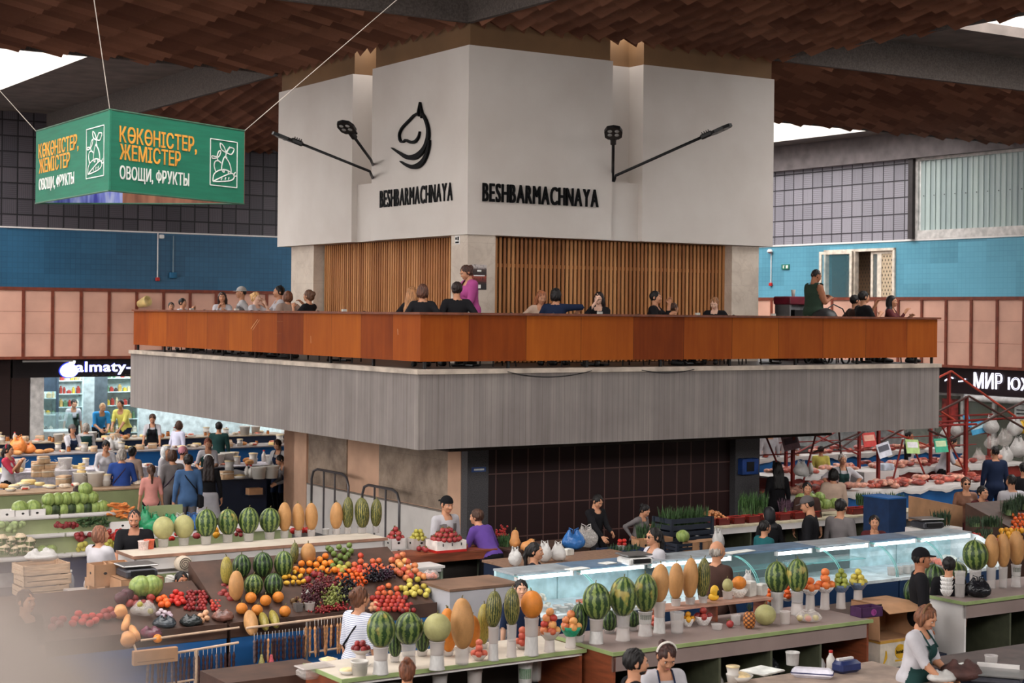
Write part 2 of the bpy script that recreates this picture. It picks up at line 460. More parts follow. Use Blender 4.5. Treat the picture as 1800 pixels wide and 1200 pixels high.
MARB2 = m_marble('stained marble slabs', (168, 148, 130), (104, 74, 56), (112, 96, 84), 1.6)
GRAN = pm('dark grey granite', (74, 72, 74), 0.35, 0.25, 60)
REDT = m_tile('dark red wall tiles', 0.33, 0.55, (36, 11, 11), (43, 14, 13), (104, 74, 68), 0.035, 0.5, 'a')
BEIGE = pm('beige painted render', (198, 158, 132), 0.75, 0.06, 2.0)
DADO = pm('white painted dado', (205, 198, 192), 0.6, 0.05, 2.0)
OCHER = pm('ochre band', (116, 86, 56), 0.7, 0.08, 1.2)
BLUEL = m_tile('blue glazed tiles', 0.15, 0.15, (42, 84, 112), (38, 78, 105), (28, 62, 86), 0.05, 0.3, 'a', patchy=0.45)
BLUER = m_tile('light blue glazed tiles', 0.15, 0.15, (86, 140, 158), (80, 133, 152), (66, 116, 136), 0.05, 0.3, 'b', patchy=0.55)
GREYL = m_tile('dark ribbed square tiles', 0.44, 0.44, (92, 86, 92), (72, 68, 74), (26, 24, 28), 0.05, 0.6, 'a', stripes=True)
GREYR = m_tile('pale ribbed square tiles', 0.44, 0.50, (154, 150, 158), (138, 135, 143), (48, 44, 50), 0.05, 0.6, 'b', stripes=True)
PINK = pm('pink painted panels', (206, 158, 138), 0.6, 0.06, 1.0)
STRIP = pm('red-brown strips', (112, 52, 34), 0.6, 0.15, 6.0)
CEILT = m_island('brown ceiling shingles', [(0.0, (92, 56, 42)), (0.5, (116, 76, 58)), (1.0, (146, 100, 78))], 0.7, 0.2, 0.15)
CEILD = pm('dark ceiling void', (46, 34, 30), 0.9)
SOFF = pm('grey soffit boards', (120, 110, 104), 0.85, 0.1, 2.0)
FASC = pm('grey meshed fascia', (92, 84, 80), 0.85, 0.15, 30.0)
UPST = pm('white skylight upstand', (232, 226, 218), 0.7, 0.05, 2.0)
WHITEP = pm('white paint', (226, 222, 218), 0.5, 0.04, 3.0)
BLKM = pm('black powder-coated metal', (18, 17, 18), 0.45, 0.1, 4)
def m_floor():
    t = NT('market floor'); v = t.coord()
    b = t.add('ShaderNodeTexBrick'); b.offset = 0.0; b.inputs['Scale'].default_value = 1.0
    b.inputs['Brick Width'].default_value = 0.6; b.inputs['Row Height'].default_value = 0.6; b.inputs['Mortar Size'].default_value = 0.006
    b.inputs['Color1'].default_value = rgb((74, 68, 66)); b.inputs['Color2'].default_value = rgb((62, 58, 57)); b.inputs['Mortar'].default_value = rgb((50, 46, 45))
    t.link(v, b.inputs['Vector']); t.col(b.outputs['Color']); return t.fin(0.45, 0, 0.4)
mb = MB(); mb.box(-24, 27, -26, 28, -0.2, 0.0); struct(mb, 'floor', m_floor())
AW, BW = 24.5, 25.0
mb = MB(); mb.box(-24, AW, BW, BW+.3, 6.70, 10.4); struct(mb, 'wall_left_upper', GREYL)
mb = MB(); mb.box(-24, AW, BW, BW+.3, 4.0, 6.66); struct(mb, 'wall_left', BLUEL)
mb = MB(); mb.box(-24, AW-.1, BW-.03, BW+.3, 6.66, 6.70); struct(mb, 'trim_1', WHITEP)
mb = MB()
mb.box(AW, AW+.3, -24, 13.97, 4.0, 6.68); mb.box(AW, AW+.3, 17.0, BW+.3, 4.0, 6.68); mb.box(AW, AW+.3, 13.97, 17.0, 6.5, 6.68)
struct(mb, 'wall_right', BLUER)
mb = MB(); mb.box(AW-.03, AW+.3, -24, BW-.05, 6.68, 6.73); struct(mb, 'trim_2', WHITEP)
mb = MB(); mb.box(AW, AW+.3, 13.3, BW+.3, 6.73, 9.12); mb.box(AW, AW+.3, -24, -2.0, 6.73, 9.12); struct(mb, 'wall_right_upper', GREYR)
mb = MB(); mb.box(AW-.25, AW+.3, -24, BW, 9.12, 10.4); struct(mb, 'trim_3', pm('grey head beam', (120, 112, 112), .8, .1, 3))
mb = MB(); mb.box(AW-.16, AW+.02, 13.18, 13.36, 6.73, 9.12); struct(mb, 'trim_4', pm('dark steel post', (52, 46, 46), .6))
wi = bpy.data.objects.new('window_1', None); COL.objects.link(wi); wi.location = GL; wi.rotation_euler = (0, 0, TH); wi['kind'] = 'structure'
mb = MB(); q = 13.05
RIB = m_island('ribbed translucent sheet', [(0, (150, 166, 166)), (1, (186, 200, 196))], .35, .3, .5)
while q > -2:
    mb.box(AW+.05, AW+.09, q-.145, q, 6.98, 9.06); mb.box(AW+.02, AW+.08, q-.19, q-.145, 6.98, 9.06); q -= .2
mb.build('pane', RIB, wi)
mb = MB(); mb.box(AW-.04, AW+.12, -2, 13.18, 6.73, 6.98); mb.box(AW-.04, AW+.12, 13.08, 13.18, 6.98, 9.12); mb.box(AW-.04, AW+.12, -2, 13.18, 9.04, 9.12)
mb.build('window_frame', pm('pale window frame', (196, 192, 188), .6), wi)
mb = MB()
for k in range(40): mb.ell((AW+.015, 12.9-k*.4, 8.0), (.012, .02, .02), 6, 4)
mb.build('screw', pm('screw heads', (70, 72, 72), .5), wi)
def gallery(name, plane, along, lo, hi, ph, pitch, nm):
    P = MB(); S = MB()
    def bx(m, l0, l1, d0, d1, z0, z1):
        if along == 'a': m.box(l0, l1, plane+d0, plane+d1, z0, z1)
        else: m.box(plane+d0, plane+d1, l0, l1, z0, z1)
    bx(P, lo, hi, 0, .12, 3.10, 4.90)
    bx(S, lo, hi, -.03, .15, 4.90, 4.99); bx(S, lo, hi, -.03, .15, 3.02, 3.10)
    k = lo+((ph-lo) % pitch)
    while k < hi: bx(S, k-.04, k+.04, -.035, .02, 3.10, 4.90); k += pitch
    for z in (3.72, 4.32):          # joints between boards
        bx(S, lo, hi, -.003, .004, z, z+.008)
    r = bpy.data.objects.new(name, None); COL.objects.link(r); r.location = GL; r.rotation_euler = (0, 0, TH); r['kind'] = 'structure'
    P.build('panel', PINK, r); S.build('strip', STRIP, r)
gallery('wall_left_gallery', 23.5, 'a', -24, 23.0, 1.07, .80, 1)
gallery('wall_right_gallery', 23.0, 'b', -24, 23.5, 10.6, .90, 2)
mb = MB(); mb.box(-24, AW, 23.62, BW, 3.05, 3.95); mb.box(23.12, AW, -24, 23.62, 3.05, 3.95); struct(mb, 'floor_gallery', CONC2)
mb = MB(); mb.box(-24, AW+3, BW+2.2, BW+2.4, 0, 3.05); mb.box(AW+2.2, AW+2.4, -24, BW+2.2, 0, 3.05); struct(mb, 'wall_shops', pm('pale shop wall', (196, 200, 200), .7))
mb = MB(); mb.box(-24, AW+2.2, BW, BW+2.4, 3.05, 3.2); mb.box(AW, AW+2.2, -24, BW, 3.05, 3.2); struct(mb, 'ceiling_shops', pm('shop ceiling', (200, 204, 204), .7))
mb = MB(); mb.box(-22, AW+.3, -23.3, -23.0, 0, 7.2); struct(mb, 'wall_unseen_near', CONC2)  # added out of view behind the camera; height set to limit incoming light
mb = MB(); mb.box(-23.3, -23.0, -23, BW, 0, 4.2); struct(mb, 'wall_unseen_side', CONC2)  # unseen wall added to cut low side light on the market
ZA, ZQ = 9.27, 9.92
def shingles(a0, a1, b0, b1, along):
    m = MB(); L = (a0, a1) if along == 'a' else (b0, b1); X = (b0, b1) if along == 'a' else (a0, a1)
    pl, px = .86, .40; i = 0; y = L[0]
    while y < L[1]-.01:
        x = X[0]-(px/2 if i % 2 else 0)
        while x < X[1]-.01:
            x0, x1 = max(x, X[0]), min(x+px*.76, X[1])
            if x1-x0 > .05:
                z0, z1 = ZA+.02, ZA+.17
                y1 = min(y+pl*.84, L[1])
                q = [(x0, y, z1), (x1, y, z1-.13), (x1, y1, z0-.11), (x0, y1, z0+.02)]
                vs = [(p[1], p[0], p[2]) if along == 'a' else p for p in q]
                vs = vs+[(p[0], p[1], p[2]+.035) for p in vs]
                m.add(vs, [(0,1,2,3),(7,6,5,4),(0,4,5,1),(1,5,6,2),(2,6,7,3),(3,7,4,0)])
            x += px
        y += pl; i += 1
    return m
arms = [(-22, 2.17, 2.17, 9.62, 'a'), (2.17, 8.96, -22, 2.17, 'b'), (8.96, AW-.3, 2.17, 9.62, 'a'), (2.17, 8.96, 9.62, BW, 'b')]
for A0, A1, B0, B1, ax in arms:
    o = struct(shingles(A0, A1, B0, B1, ax), 'ceiling_shingles', CEILT)
mb = MB()
for A0, A1, B0, B1, ax in arms: mb.box(A0, A1, B0, B1, ZA+.22, ZA+.3)
struct(mb, 'ceiling_arms', CEILD)
mb = MB()   # upright sides of the arms
for A0, A1, B0, B1, ax in arms:
    if ax == 'a':
        for b in (B0, B1): mb.box(A0, A1, b-.05, b+.05, ZA-.02, ZQ+.1)
    else:
        for a in (A0, A1): mb.box(a-.05, a+.05, B0, B1, ZA-.02, ZQ+.1)
struct(mb, 'trim_5', FASC)
def quadrant(a0, a1, b0, b1, h):
    m = MB(); u = MB()
    m.box(a0, a1, b0, h[2], ZQ, ZQ+.2); m.box(a0, a1, h[3], b1, ZQ, ZQ+.2)
    m.box(a0, h[0], h[2], h[3], ZQ, ZQ+.2); m.box(h[1], a1, h[2], h[3], ZQ, ZQ+.2)
    t = .12; z0, z1 = ZQ+.0, ZQ+1.25
    u.box(h[0]-t, h[0], h[2]-t, h[3]+t, z0+.2, z1); u.box(h[1], h[1]+t, h[2]-t, h[3]+t, z0+.2, z1)
    u.box(h[0], h[1], h[2]-t, h[2], z0+.2, z1); u.box(h[0], h[1], h[3], h[3]+t, z0+.2, z1)
    u.box(h[0]-.004, h[0]+.01, h[2], h[3], z0, z0+.2); u.box(h[1]-.01, h[1]+.004, h[2], h[3], z0, z0+.2)
    struct(m, 'ceiling', SOFF); struct(u, 'trim_skylight', UPST)
    f = MB(); x = h[0]+1.2
    while x < h[1]: f.box(x-.04, x+.04, h[2], h[3], z1-.15, z1); x += 1.2
    y = h[2]+1.5
    while y < h[3]: f.box(h[0], h[1], y-.03, y+.03, z1-.12, z1-.03); y += 1.5
    o = struct(f, 'window_skylight', pm('steel glazing bars', (150, 150, 150), .6))
quadrant(-22, 2.17, 9.62, BW, (-14, -.4, 11.5, 24.6))
quadrant(8.96, AW, -22, 2.17, (10.5, 24.0, -6, 0.4))
quadrant(8.96, AW, 9.62, BW, (11.5, 23.2, 11.5, 23.0))
quadrant(-22, 2.17, -22, 2.17, (-15, -.4, -6.5, -.4))  # out of view; opening shortened to keep light off the near counter fronts
T0, TA, TB = 2.17, 8.96, 9.64       # near corner (a = b = T0), right end a, left end b
ZS = 3.547                           # balcony floor
ZB0, ZB1 = 5.72, 8.89
def ringwall(m, z0, z1, ins=0.0, mi=0): m.box(T0+ins, TA-ins, T0+ins, TB-ins, z0, z1, mi)
mb = MB()
g0, g1, gd = 5.16, 5.84, .42        # groove in the right face (along a), left face (along b) below
k0, k1 = 5.58, 6.36
pts = [(T0, T0), (g0, T0), (g0, T0+gd), (g1, T0+gd), (g1, T0), (TA, T0), (TA, TB), (T0, TB), (T0, k1), (T0+gd, k1), (T0+gd, k0), (T0, k0)]
vs = [(p[0], p[1], ZB0) for p in pts]+[(p[0], p[1], ZB1) for p in pts]; n = len(pts)
mb.add(vs, [tuple(range(n-1, -1, -1)), tuple(range(n, 2*n))]+[(i, (i+1) % n, (i+1) % n+n, i+n) for i in range(n)])
mb.box(g0, g1, T0+.12, T0+gd, ZB0+.001, 6.76); mb.box(T0+.12, T0+gd, k0, k1, ZB0+.001, 6.80)
struct(mb, 'wall_tower_upper', PL)
mb = MB()
ins = .06; pts2 = [(T0+ins, T0+ins), (g0-.02, T0+ins), (g0-.02, T0+gd+.1), (g1+.05, T0+gd+.1), (g1+.05, T0+ins), (TA-.02, T0+ins), (TA-.02, TB-.02), (T0+ins, TB-.02), (T0+ins, k1+.05), (T0+gd+.1, k1+.05), (T0+gd+.1, k0-.02), (T0+ins, k0-.02)]
vs = [(p[0], p[1], ZB1) for p in pts2]+[(p[0], p[1], ZA+.25) for p in pts2]
mb.add(vs, [(i, (i+1) % n, (i+1) % n+n, i+n) for i in range(n)])
struct(mb, 'trim_6', OCHER)
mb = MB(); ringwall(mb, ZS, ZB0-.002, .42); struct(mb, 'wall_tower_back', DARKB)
mb = MB()
a = 2.76
while a < 8.03: mb.box(a, a+.048, T0+.325, T0+.36, ZS+.01, ZB0-.004); a += .0875
mb.box(2.74, 8.06, T0+.36, T0+.40, 5.2, 5.26); mb.box(2.74, 8.06, T0+.36, T0+.40, 4.0, 4.06)
struct(mb, 'wall_slats_right', SLATW)
mb = MB(); b = 2.74
while b < 8.16: mb.box(T0+.325, T0+.36, b, b+.048, ZS+.01, ZB0-.004); b += .0875
mb.box(T0+.36, T0+.40, 2.74, 8.2, 5.2, 5.26); mb.box(T0+.36, T0+.40, 2.74, 8.2, 4.0, 4.06)
struct(mb, 'wall_slats_left', SLATW)
mb = MB()
mb.box(T0+.03, 2.75, T0+.03, 2.74, ZS, ZB0-.003); mb.box(8.06, 8.72, T0+.12, T0+.8, ZS, ZB0-.003); mb.box(T0+.12, T0+.8, 8.2, 9.22, ZS, ZB0-.003)
struct(mb, 'column', MARB)
ZU = 2.347
mb = MB(); mb.box(2.72, 8.2, 2.46, 3.0, 0, ZU+.5); struct(mb, 'wall_core_red', REDT)
mb = MB(); mb.box(2.30, 2.72, 2.30, 2.9, 0, ZU+.5); mb.box(8.2, 8.8, 2.30, 2.9, 0, ZU+.5); struct(mb, 'column_granite', GRAN)
mb = MB(); mb.box(2.34, 2.8, 2.9, 9.0, 0, ZU+.5); struct(mb, 'wall_core_left', BEIGE)
mb = MB(); mb.box(2.29, 2.35, 2.50, 2.93, 0, ZU+.4); mb.box(2.29, 2.34, 8.44, 9.48, 0, ZU+.4); mb.box(2.29, 2.8, 9.0, 9.48, 0, ZU+.4); struct(mb, 'column_beige', BEIGE)
mb = MB(); mb.box(2.315, 2.345, 2.95, 5.45, 1.0, ZU+.4); mb.box(2.315, 2.345, 6.75, 8.40, 1.0, ZU+.4); struct(mb, 'wall_core_marble', MARB2)
mb = MB(); mb.box(2.305, 2.345, 2.93, 8.44, 0, .955); struct(mb, 'wall_core_dado', DADO)
mb = MB(); mb.box(2.30, 2.35, 2.93, 8.44, .955, .985); struct(mb, 'trim_7', pm('grey dado rail', (120, 110, 102), .6))
mb = MB(); mb.box(2.8, 8.8, 3.0, 9.48, 0, ZU+.4); struct(mb, 'wall_core_inner', CONC2)
BA, BB = 11.2, 12.3
mb = MB(); mb.box(.04, BA, .04, BB, ZU, ZS-.07); struct(mb, 'balcony_slab', CONC)
mb = MB(); mb.box(.3, BA+.02, .3, BB+.02, ZS-.07, ZS); struct(mb, 'floor_balcony', pm('dark balcony floor', (54, 42, 38), .5))
mb = MB(); mb.box(0, BA+.02, 0, .3, ZS-.07, ZS); mb.box(0, .3, .3, BB+.02, ZS-.07, ZS); struct(mb, 'trim_9', LEDGE)
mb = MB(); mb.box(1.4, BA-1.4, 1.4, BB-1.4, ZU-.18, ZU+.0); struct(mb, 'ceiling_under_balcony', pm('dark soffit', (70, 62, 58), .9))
rail = gthing('balcony_railing', 'orange veneer parapet with dark wooden cap around the balcony', 'railing')
for nm, bx in (('panel', (.10, BA, .10, .15)), ('panel', (.10, .15, .15, BB))):
    mb = MB(); mb.box(*bx, 3.665, 4.372); mb.build(nm, RAILW, rail)
mb = MB(); mb.box(.06, BA+.06, .06, .22, 4.372, 4.408); mb.box(.06, .22, .22, BB+.03, 4.372, 4.408); mb.build('cap', RAILC, rail)
for q in [.2+1.5*i for i in range(8)]+[BA-.08]: mb = MB(); mb.box(q, q+.04, .16, .20, ZS, 4.372); mb.build('post', BLKM, rail)
for q in [1.7+1.5*i for i in range(7)]+[BB-.08]: mb = MB(); mb.box(.16, .20, q, q+.04, ZS, 4.372); mb.build('post', BLKM, rail)
mb = MB()   # pale scratches on the left panel
def scr(u0, v0, u1, v1, w):
    mb = MB(); p, q = w2g(ona(u0, v0, .095)), w2g(ona(u1, v1, .095)); z0, z1 = ona(u0, v0, .095).z, ona(u1, v1, .095).z
    mb.add([(.0985, p[1], z0), (.0985, p[1]+w, z0), (.0985, q[1]+w, z1), (.0985, q[1], z1)], [(0, 1, 2, 3)]); mb.build('scratch', SCRM, rail)
SCRM = pm('scratched veneer', (214, 170, 130), .7)
scr(441, 578, 453, 561, .02); scr(444, 580, 456, 562, .012); scr(546, 590, 546.5, 603, .008); scr(699, 578, 699.5, 588, .012); scr(486, 565, 497, 564.5, .02); scr(485, 586, 495, 585.6, .015)
for a0, a1, dr in ((1.6, 3.2, .09), (4.2, 5.3, .05)):
    mb = MB(); mb.tube([(a0+(a1-a0)*i/12, .0, ZS-.045-dr*4*(i/12)*(1-i/12)) for i in range(13)], .008, 5)
    tag(ggrid(mb, 'cable', BLKM), 'thin black cable drooping below the %s part of the right ledge' % ('near' if a0 < 3 else 'middle'), 'cable')
def cloth(name, c, var=0.05, scale=7.0, rough=0.85): return pm('cloth '+name, c, rough, var, scale, 0, 0.15, 0.08)
def striped(name, c1, c2, k=60.0):
    if name in MATS: return MATS[name]
    t = NT(name); s = t.sep(t.coord()); f = t.math('LESS_THAN', t.math('FRACT', t.math('MULTIPLY', s[2], k)), 0.3)
    t.col(t.mix(f, c1, c2)); MATS[name] = t.fin(.85, 0, .15); return MATS[name]
def plaid(name, c1, c2, k=26.0):
    if name in MATS: return MATS[name]
    t = NT(name); s = t.sep(t.coord()); f = t.math('LESS_THAN', t.math('FRACT', t.math('MULTIPLY', s[2], k)), 0.25)
    g = t.math('LESS_THAN', t.math('FRACT', t.math('MULTIPLY', t.math('ADD', s[0], s[1]), k)), 0.25)
    t.col(t.mix(t.math('MULTIPLY', t.math('ADD', f, g), .5), c1, c2)); MATS[name] = t.fin(.85, 0, .15); return MATS[name]
def skin(c):
    n = 'skin %d %d %d' % c
    if n in MATS: return MATS[n]
    t = NT(n); v = t.coord(); f = t.noise(v, 14.0, 3.0)
    t.col(t.ramp(f, [(0.3, tuple(int(x*.95) for x in c)), (0.7, c)])); MATS[n] = t.fin(.55, 0, .3); return MATS[n]
def hairm(c):
    n = 'hair %d %d %d' % c
    if n in MATS: return MATS[n]
    t = NT(n); v = t.coord((60, 60, 6)); f = t.noise(v, 1.0, 3.0)
    t.col(t.ramp(f, [(0.3, tuple(int(x*.6) for x in c)), (0.7, tuple(min(255, int(x*1.25)) for x in c))])); t.bump(f, .4, .004)
    MATS[n] = t.fin(.5, 0, .3); return MATS[n]
LIPS = pm('lips', (168, 92, 82), .5); EYEW = pm('eye white', (225, 220, 214), .3); EYED = pm('eye iris', (34, 24, 18), .2)
SK1, SK2, SK3, SK4 = (214, 164, 136), (196, 140, 108), (170, 112, 82), (228, 184, 160)
def nrm(v): return v/(np.linalg.norm(v)+1e-9)
def rX(a): c, s = math.cos(a), math.sin(a); return np.array([[1, 0, 0], [0, c, -s], [0, s, c]])
def rY(a): c, s = math.cos(a), math.sin(a); return np.array([[c, 0, s], [0, 1, 0], [-s, 0, c]])
def rZ(a): c, s = math.cos(a), math.sin(a); return np.array([[c, -s, 0], [s, c, 0], [0, 0, 1]])
def ik(a, t, l1, l2, pole):
    a = np.array(a, float); t = np.array(t, float); d = t-a; L = np.linalg.norm(d)
    if L > (l1+l2)*.995: t = a+d/L*(l1+l2)*.995; d = t-a; L = np.linalg.norm(d)
    if L < abs(l1-l2)+.02: L = abs(l1-l2)+.02
    x = (l1*l1-l2*l2+L*L)/(2*L); h = math.sqrt(max(l1*l1-x*x, 0)); u = nrm(d)
    p = np.array(pole, float); p = nrm(p-u*(p@u))
    return a+u*x+p*h, t
def vnormals(V, Q):
    a = V[Q[:,2]]-V[Q[:,0]]; b = V[Q[:,3]]-V[Q[:,1]]; n = np.cross(a, b)
    N = np.zeros_like(V)
    for i in range(4): np.add.at(N, Q[:, i], n)
    return N/(np.linalg.norm(N, axis=1, keepdims=True)+1e-12)
def sub_mesh(V, Q, keep, off, N):
    q = Q[keep]; u, inv = np.unique(q, return_inverse=True)
    o = off if np.isscalar(off) else off[u][:, None]
    return V[u]+N[u]*o, inv.reshape(q.shape)
def relax(V, Q, it=2, k=0.5):
    for _ in range(it):
        A = np.zeros_like(V); c = np.zeros(len(V))
        for i in range(4):
            for j in (1, 3):
                np.add.at(A, Q[:, i], V[Q[:, (i+j) % 4]]); np.add.at(c, Q[:, i], 1)
        V = V*(1-k)+A/np.maximum(c, 1)[:, None]*k
    return V
def hand_sdf(wr, d, palm_n, curl, side, s):
    S = Sdf(); d = nrm(d); n = nrm(palm_n-d*(palm_n@d)); w = np.cross(n, d)*side
    S.cone(wr-d*.035*s, wr+d*.01*s, .026*s, .027*s, 3, .012)
    for t in (-.026, -.009, .009, .026): S.cone(wr+d*.02*s+w*t*.7*s, wr+d*.085*s+w*t*s, .016*s, .0125*s, 3, .012)
    for t, L in ((.028, .070), (.0095, .080), (-.0095, .074), (-.027, .058)):
        b = wr+d*.085*s+w*t*s; c1 = math.radians(curl*(.7+.1*(t < 0)))
        d1 = d*math.cos(c1)+n*math.sin(c1); m = b+d1*L*.5*s; c2 = c1*2.1
        d2 = d*math.cos(c2)+n*math.sin(c2)
        S.cone(b, m, .0098*s, .0088*s, 3, .006); S.cone(m, m+d2*L*.52*s, .0088*s, .0072*s, 3, .006)
    b = wr+d*.025*s+w*.026*s; td = nrm(d*.7+w*.75+n*.3); m = b+td*.045*s
    S.cone(b, m, .013*s, .0105*s, 3, .01); td2 = nrm(d+w*.25+n*.4); S.cone(m, m+td2*.035*s, .0105*s, .008*s, 3, .006)
    return S
PCOUNT = [0]
def person(label, pos=None, face=0, H=1.66, px=None, d=None, zb=0.0, Hr=(1.2, 1.9), female=False, fat=1.0, lean=0, side=0, twist=0, hy=0, hp=0, sit=False, seat=.46, group=None,
           L=None, R=None, Lp=None, Rp=None, legs=None, sk=SK2, hair='short', hc=(30, 24, 22), top=None, sleeve='short', hem=-.10, topoff=.012,
           bottom=None, skirt=False, shoes=(30, 28, 28), apron=None, hat=None, hatc=(20, 20, 22), extra=(), h=.019, beard=False, glasses=False,
           curl=35, neckline=.49, vest=None, straps=True, parts=True):
    d0 = d
    if d is not None and px is not None:      # size from the measured height of the crown
        z1 = W(px[0], px[1], d).z-zb
        th = math.radians(lean); hh = (seat+.10 if sit else .93)+.572*math.cos(th)*math.cos(math.radians(side))+.212*math.cos(math.radians(hp))
        H = min(max(1.70*z1/hh, Hr[0]), Hr[1])
    s = H/1.70; S = Sdf(); wd = fat
    P = np.array((0, 0, (seat+.10 if sit else .93)))
    T = rZ(math.radians(twist)) @ rX(math.radians(lean)) @ rY(math.radians(side))
    tf = lambda x, y, z: P+T @ np.array((x, y, z))
    sh = .158 if female else .178
    S.ell(tf(0, .01, .0), (.165*wd, .118*wd, .125), 4, .05, T)
    S.ell(tf(0, 0, .16), ((.128 if female else .142)*wd, .098*wd, .15), 0, .06, T)
    S.ell(tf(0, .005, .34), ((.142 if female else .160)*(wd*.6+.4), .105*(wd*.6+.4), .16), 0, .06, T)
    S.cone(tf(-sh*.8, .005, .445), tf(sh*.8, .005, .445), .058, .058, 0, .05)
    if female:
        for k in (-1, 1): S.ell(tf(.066*k, -.085*(wd*.6+.4), .315), (.062, .055, .062), 0, .04, T)
    S.cone(tf(0, .012, .47), tf(0, -.008, .575), .058, .049, 8, .03)
    hb = tf(0, -.014, .572)
    HR = rZ(math.radians(hy)) @ rX(math.radians(hp)); hf = lambda x, y, z: hb+HR @ np.array((x, y, z))
    S.cone(tf(0, -.004, .55), hf(0, .02, .05), .05, .05, 8, .02)
    hands = []
    for k, tg, pole in ((1, L, Lp), (-1, R, Rp)):
        j = tf(sh*k, .005, .445)
        if tg is None: tg = (.25*k, -.05, .93-.10 if not sit else seat+.2);
        e, wpt = ik(j, tg, .285, .25, pole if pole is not None else (.45*k, .75, -.55))
        fm = .92 if female else 1.0; af = wd*.5+.5
        S.cone(j, e, .052*af*fm, .042*af*fm, 1, .035); S.cone(e, wpt, .041*af*fm, .027*fm, 2, .012)
        hands.append((k, e, wpt))
    for k in (1, -1):
        j = P+np.array((.088*k, .0, -.02))
        if legs is not None: an = np.array(legs[0 if k == 1 else 1], float)
        elif sit: an = np.array((.11*k, -.40, .085))
        else: an = np.array((.095*k, .0, .085))
        kn, an = ik(j, an, .435, .415, (.08*k, -1, .1 if sit else .0))
        S.cone(j, kn, .085*(wd*.7+.3), .058, 5, .04); S.cone(kn, an, .055, .038, 6, .02)
        fd = np.array((.15*k, -1, 0)); fd = nrm(fd)
        S.cone(an+np.array((0, .035, -.04)), an+fd*.15+np.array((0, 0, -.05)), .042, .034, 7, .02)
    V, Q, vr = S.mesh(h)
    N = vnormals(V, Q)
    if ((V-V.mean(0))*N).sum(1).mean() < 0: Q = Q[:, ::-1].copy(); N = -N
    B = MB(); B.addnp(V*s, Q, 0)
    D = Sdf()
    D.cone(hf(0, .02, -.055), hf(0, .022, .03), .049, .05, 8, .02)
    D.ell(hf(0, .008, .108), (.074, .094, .096), 9, .02, HR); D.ell(hf(0, -.034, .042), (.054, .058, .058), 9, .035, HR)
    D.ell(hf(0, -.045, .088), (.062, .045, .05), 9, .02, HR)
    D.ell(hf(0, -.068, .006), (.024, .022, .02), 9, .02, HR); D.ell(hf(0, -.078, .118), (.050, .016, .010), 9, .015, HR)
    D.cone(hf(0, -.088, .098), hf(0, -.106, .060), .009, .0125, 9, .012)
    for k in (-1, 1):
        D.ell(hf(.077*k, .012, .085), (.010, .020, .032), 9, .006, HR); D.ell(hf(.014*k, -.098, .057), (.011, .012, .009), 9, .008, HR)
        D.ell(hf(.038*k, -.066, .058), (.022, .02, .022), 9, .02, HR)
    hv, hq, hr = D.mesh(.0075 if h < .018 else .009)
    hn = vnormals(hv, hq)
    if ((hv-hv.mean(0))*hn).sum(1).mean() < 0: hq = hq[:, ::-1].copy()
    B.addnp(hv*s, hq, 0)
    M4 = Matrix([[*(HR[i]*s), hb[i]*s] for i in range(3)]+[[0, 0, 0, 1]])
    for k in (-1, 1):
        B.ell((.031*k, -.0845, .092), (.0135, .006, .0075), 8, 6, 2, M4); B.ell((.031*k, -.0885, .092), (.0065, .0035, .0065), 8, 6, 3, M4)
        B.ell((.032*k, -.0915, .111), (.018, .006, .0038), 8, 5, 4, M4)
    B.ell((0, -.0925, .020), (.021, .008, .0065), 8, 5, 1, M4)
    for k, e, wp in hands:
        d = nrm(wp-e); n0 = np.array((-k*.6, -.2, -.55))
        if abs(d @ nrm(n0)) > .9: n0 = np.array((-k, 0, 0.2))
        hs = hand_sdf(wp, d, n0, curl, 1 if k == 1 else -1, 1.0); a, b, c = hs.mesh(.0065 if h < .018 else .0075)
        nn = vnormals(a, b)
        if ((a-a.mean(0))*nn).sum(1).mean() < 0: b = b[:, ::-1].copy()
        B.addnp(a*s, b, 0)
    hcm = hairm(hc)
    rz = math.radians(face)
    if pos is None:
        ht = hf(0, .01, .212 if hair != 'bald' else .203)*s; ca, sa = math.cos(rz), math.sin(rz)
        q = W(px[0], px[1], d0) if d0 else onz(px[0], px[1], zb+ht[2])
        pos = (q.x-(ht[0]*ca-ht[1]*sa), q.y-(ht[0]*sa+ht[1]*ca), zb)
    o = B.build('person', [skin(sk), LIPS, EYEW, EYED, hcm], None, pos, rz, smooth=True)
    tag(o, label, 'person', group)
    PCOUNT[0] += 1
    fv = vr[Q]; cen = V[Q].mean(1); fn = N[Q].mean(1); tl = (cen-P) @ T     # torso-frame coordinates of every face
    def garment(name, keep, off, mat, it=2):
        if not keep.any(): return None
        a, b = sub_mesh(V, Q, keep, off, N); a = relax(a, b, it, .35)
        m = MB(); m.addnp(a*s, b, 0); return m.build(name, mat, o, smooth=True)
    reg = lambda *r: np.isin(fv, r).sum(1) >= 2
    if top is not None:
        rs = [0]
        if sleeve != 'none': rs.append(1)
        if sleeve == 'long': rs.append(2)
        kp = (reg(*rs, 8) & ~((np.abs(tl[:, 0]) < .062) & (tl[:, 2] > neckline-.05+np.maximum(0, tl[:, 1]+.02)*.6)) & (tl[:, 2] < .53)) | (reg(4) & (tl[:, 2] > hem))
        if hem < -.12: kp |= reg(5) & (tl[:, 2] > hem)
        if sleeve == 'elbow':
            kp |= reg(1)
        garment('shirt', kp, topoff, top, 3)
    if vest is not None: garment('vest', reg(0) & (tl[:, 2] < .44) & ~((fn @ T)[:, 1] < -.5) | (reg(0) & (tl[:, 2] < .40) & (np.abs(tl[:, 0]) > .05)) | (reg(0) & (tl[:, 2] < .30)) | (reg(4) & (tl[:, 2] > -.05)), .022, vest, 2)
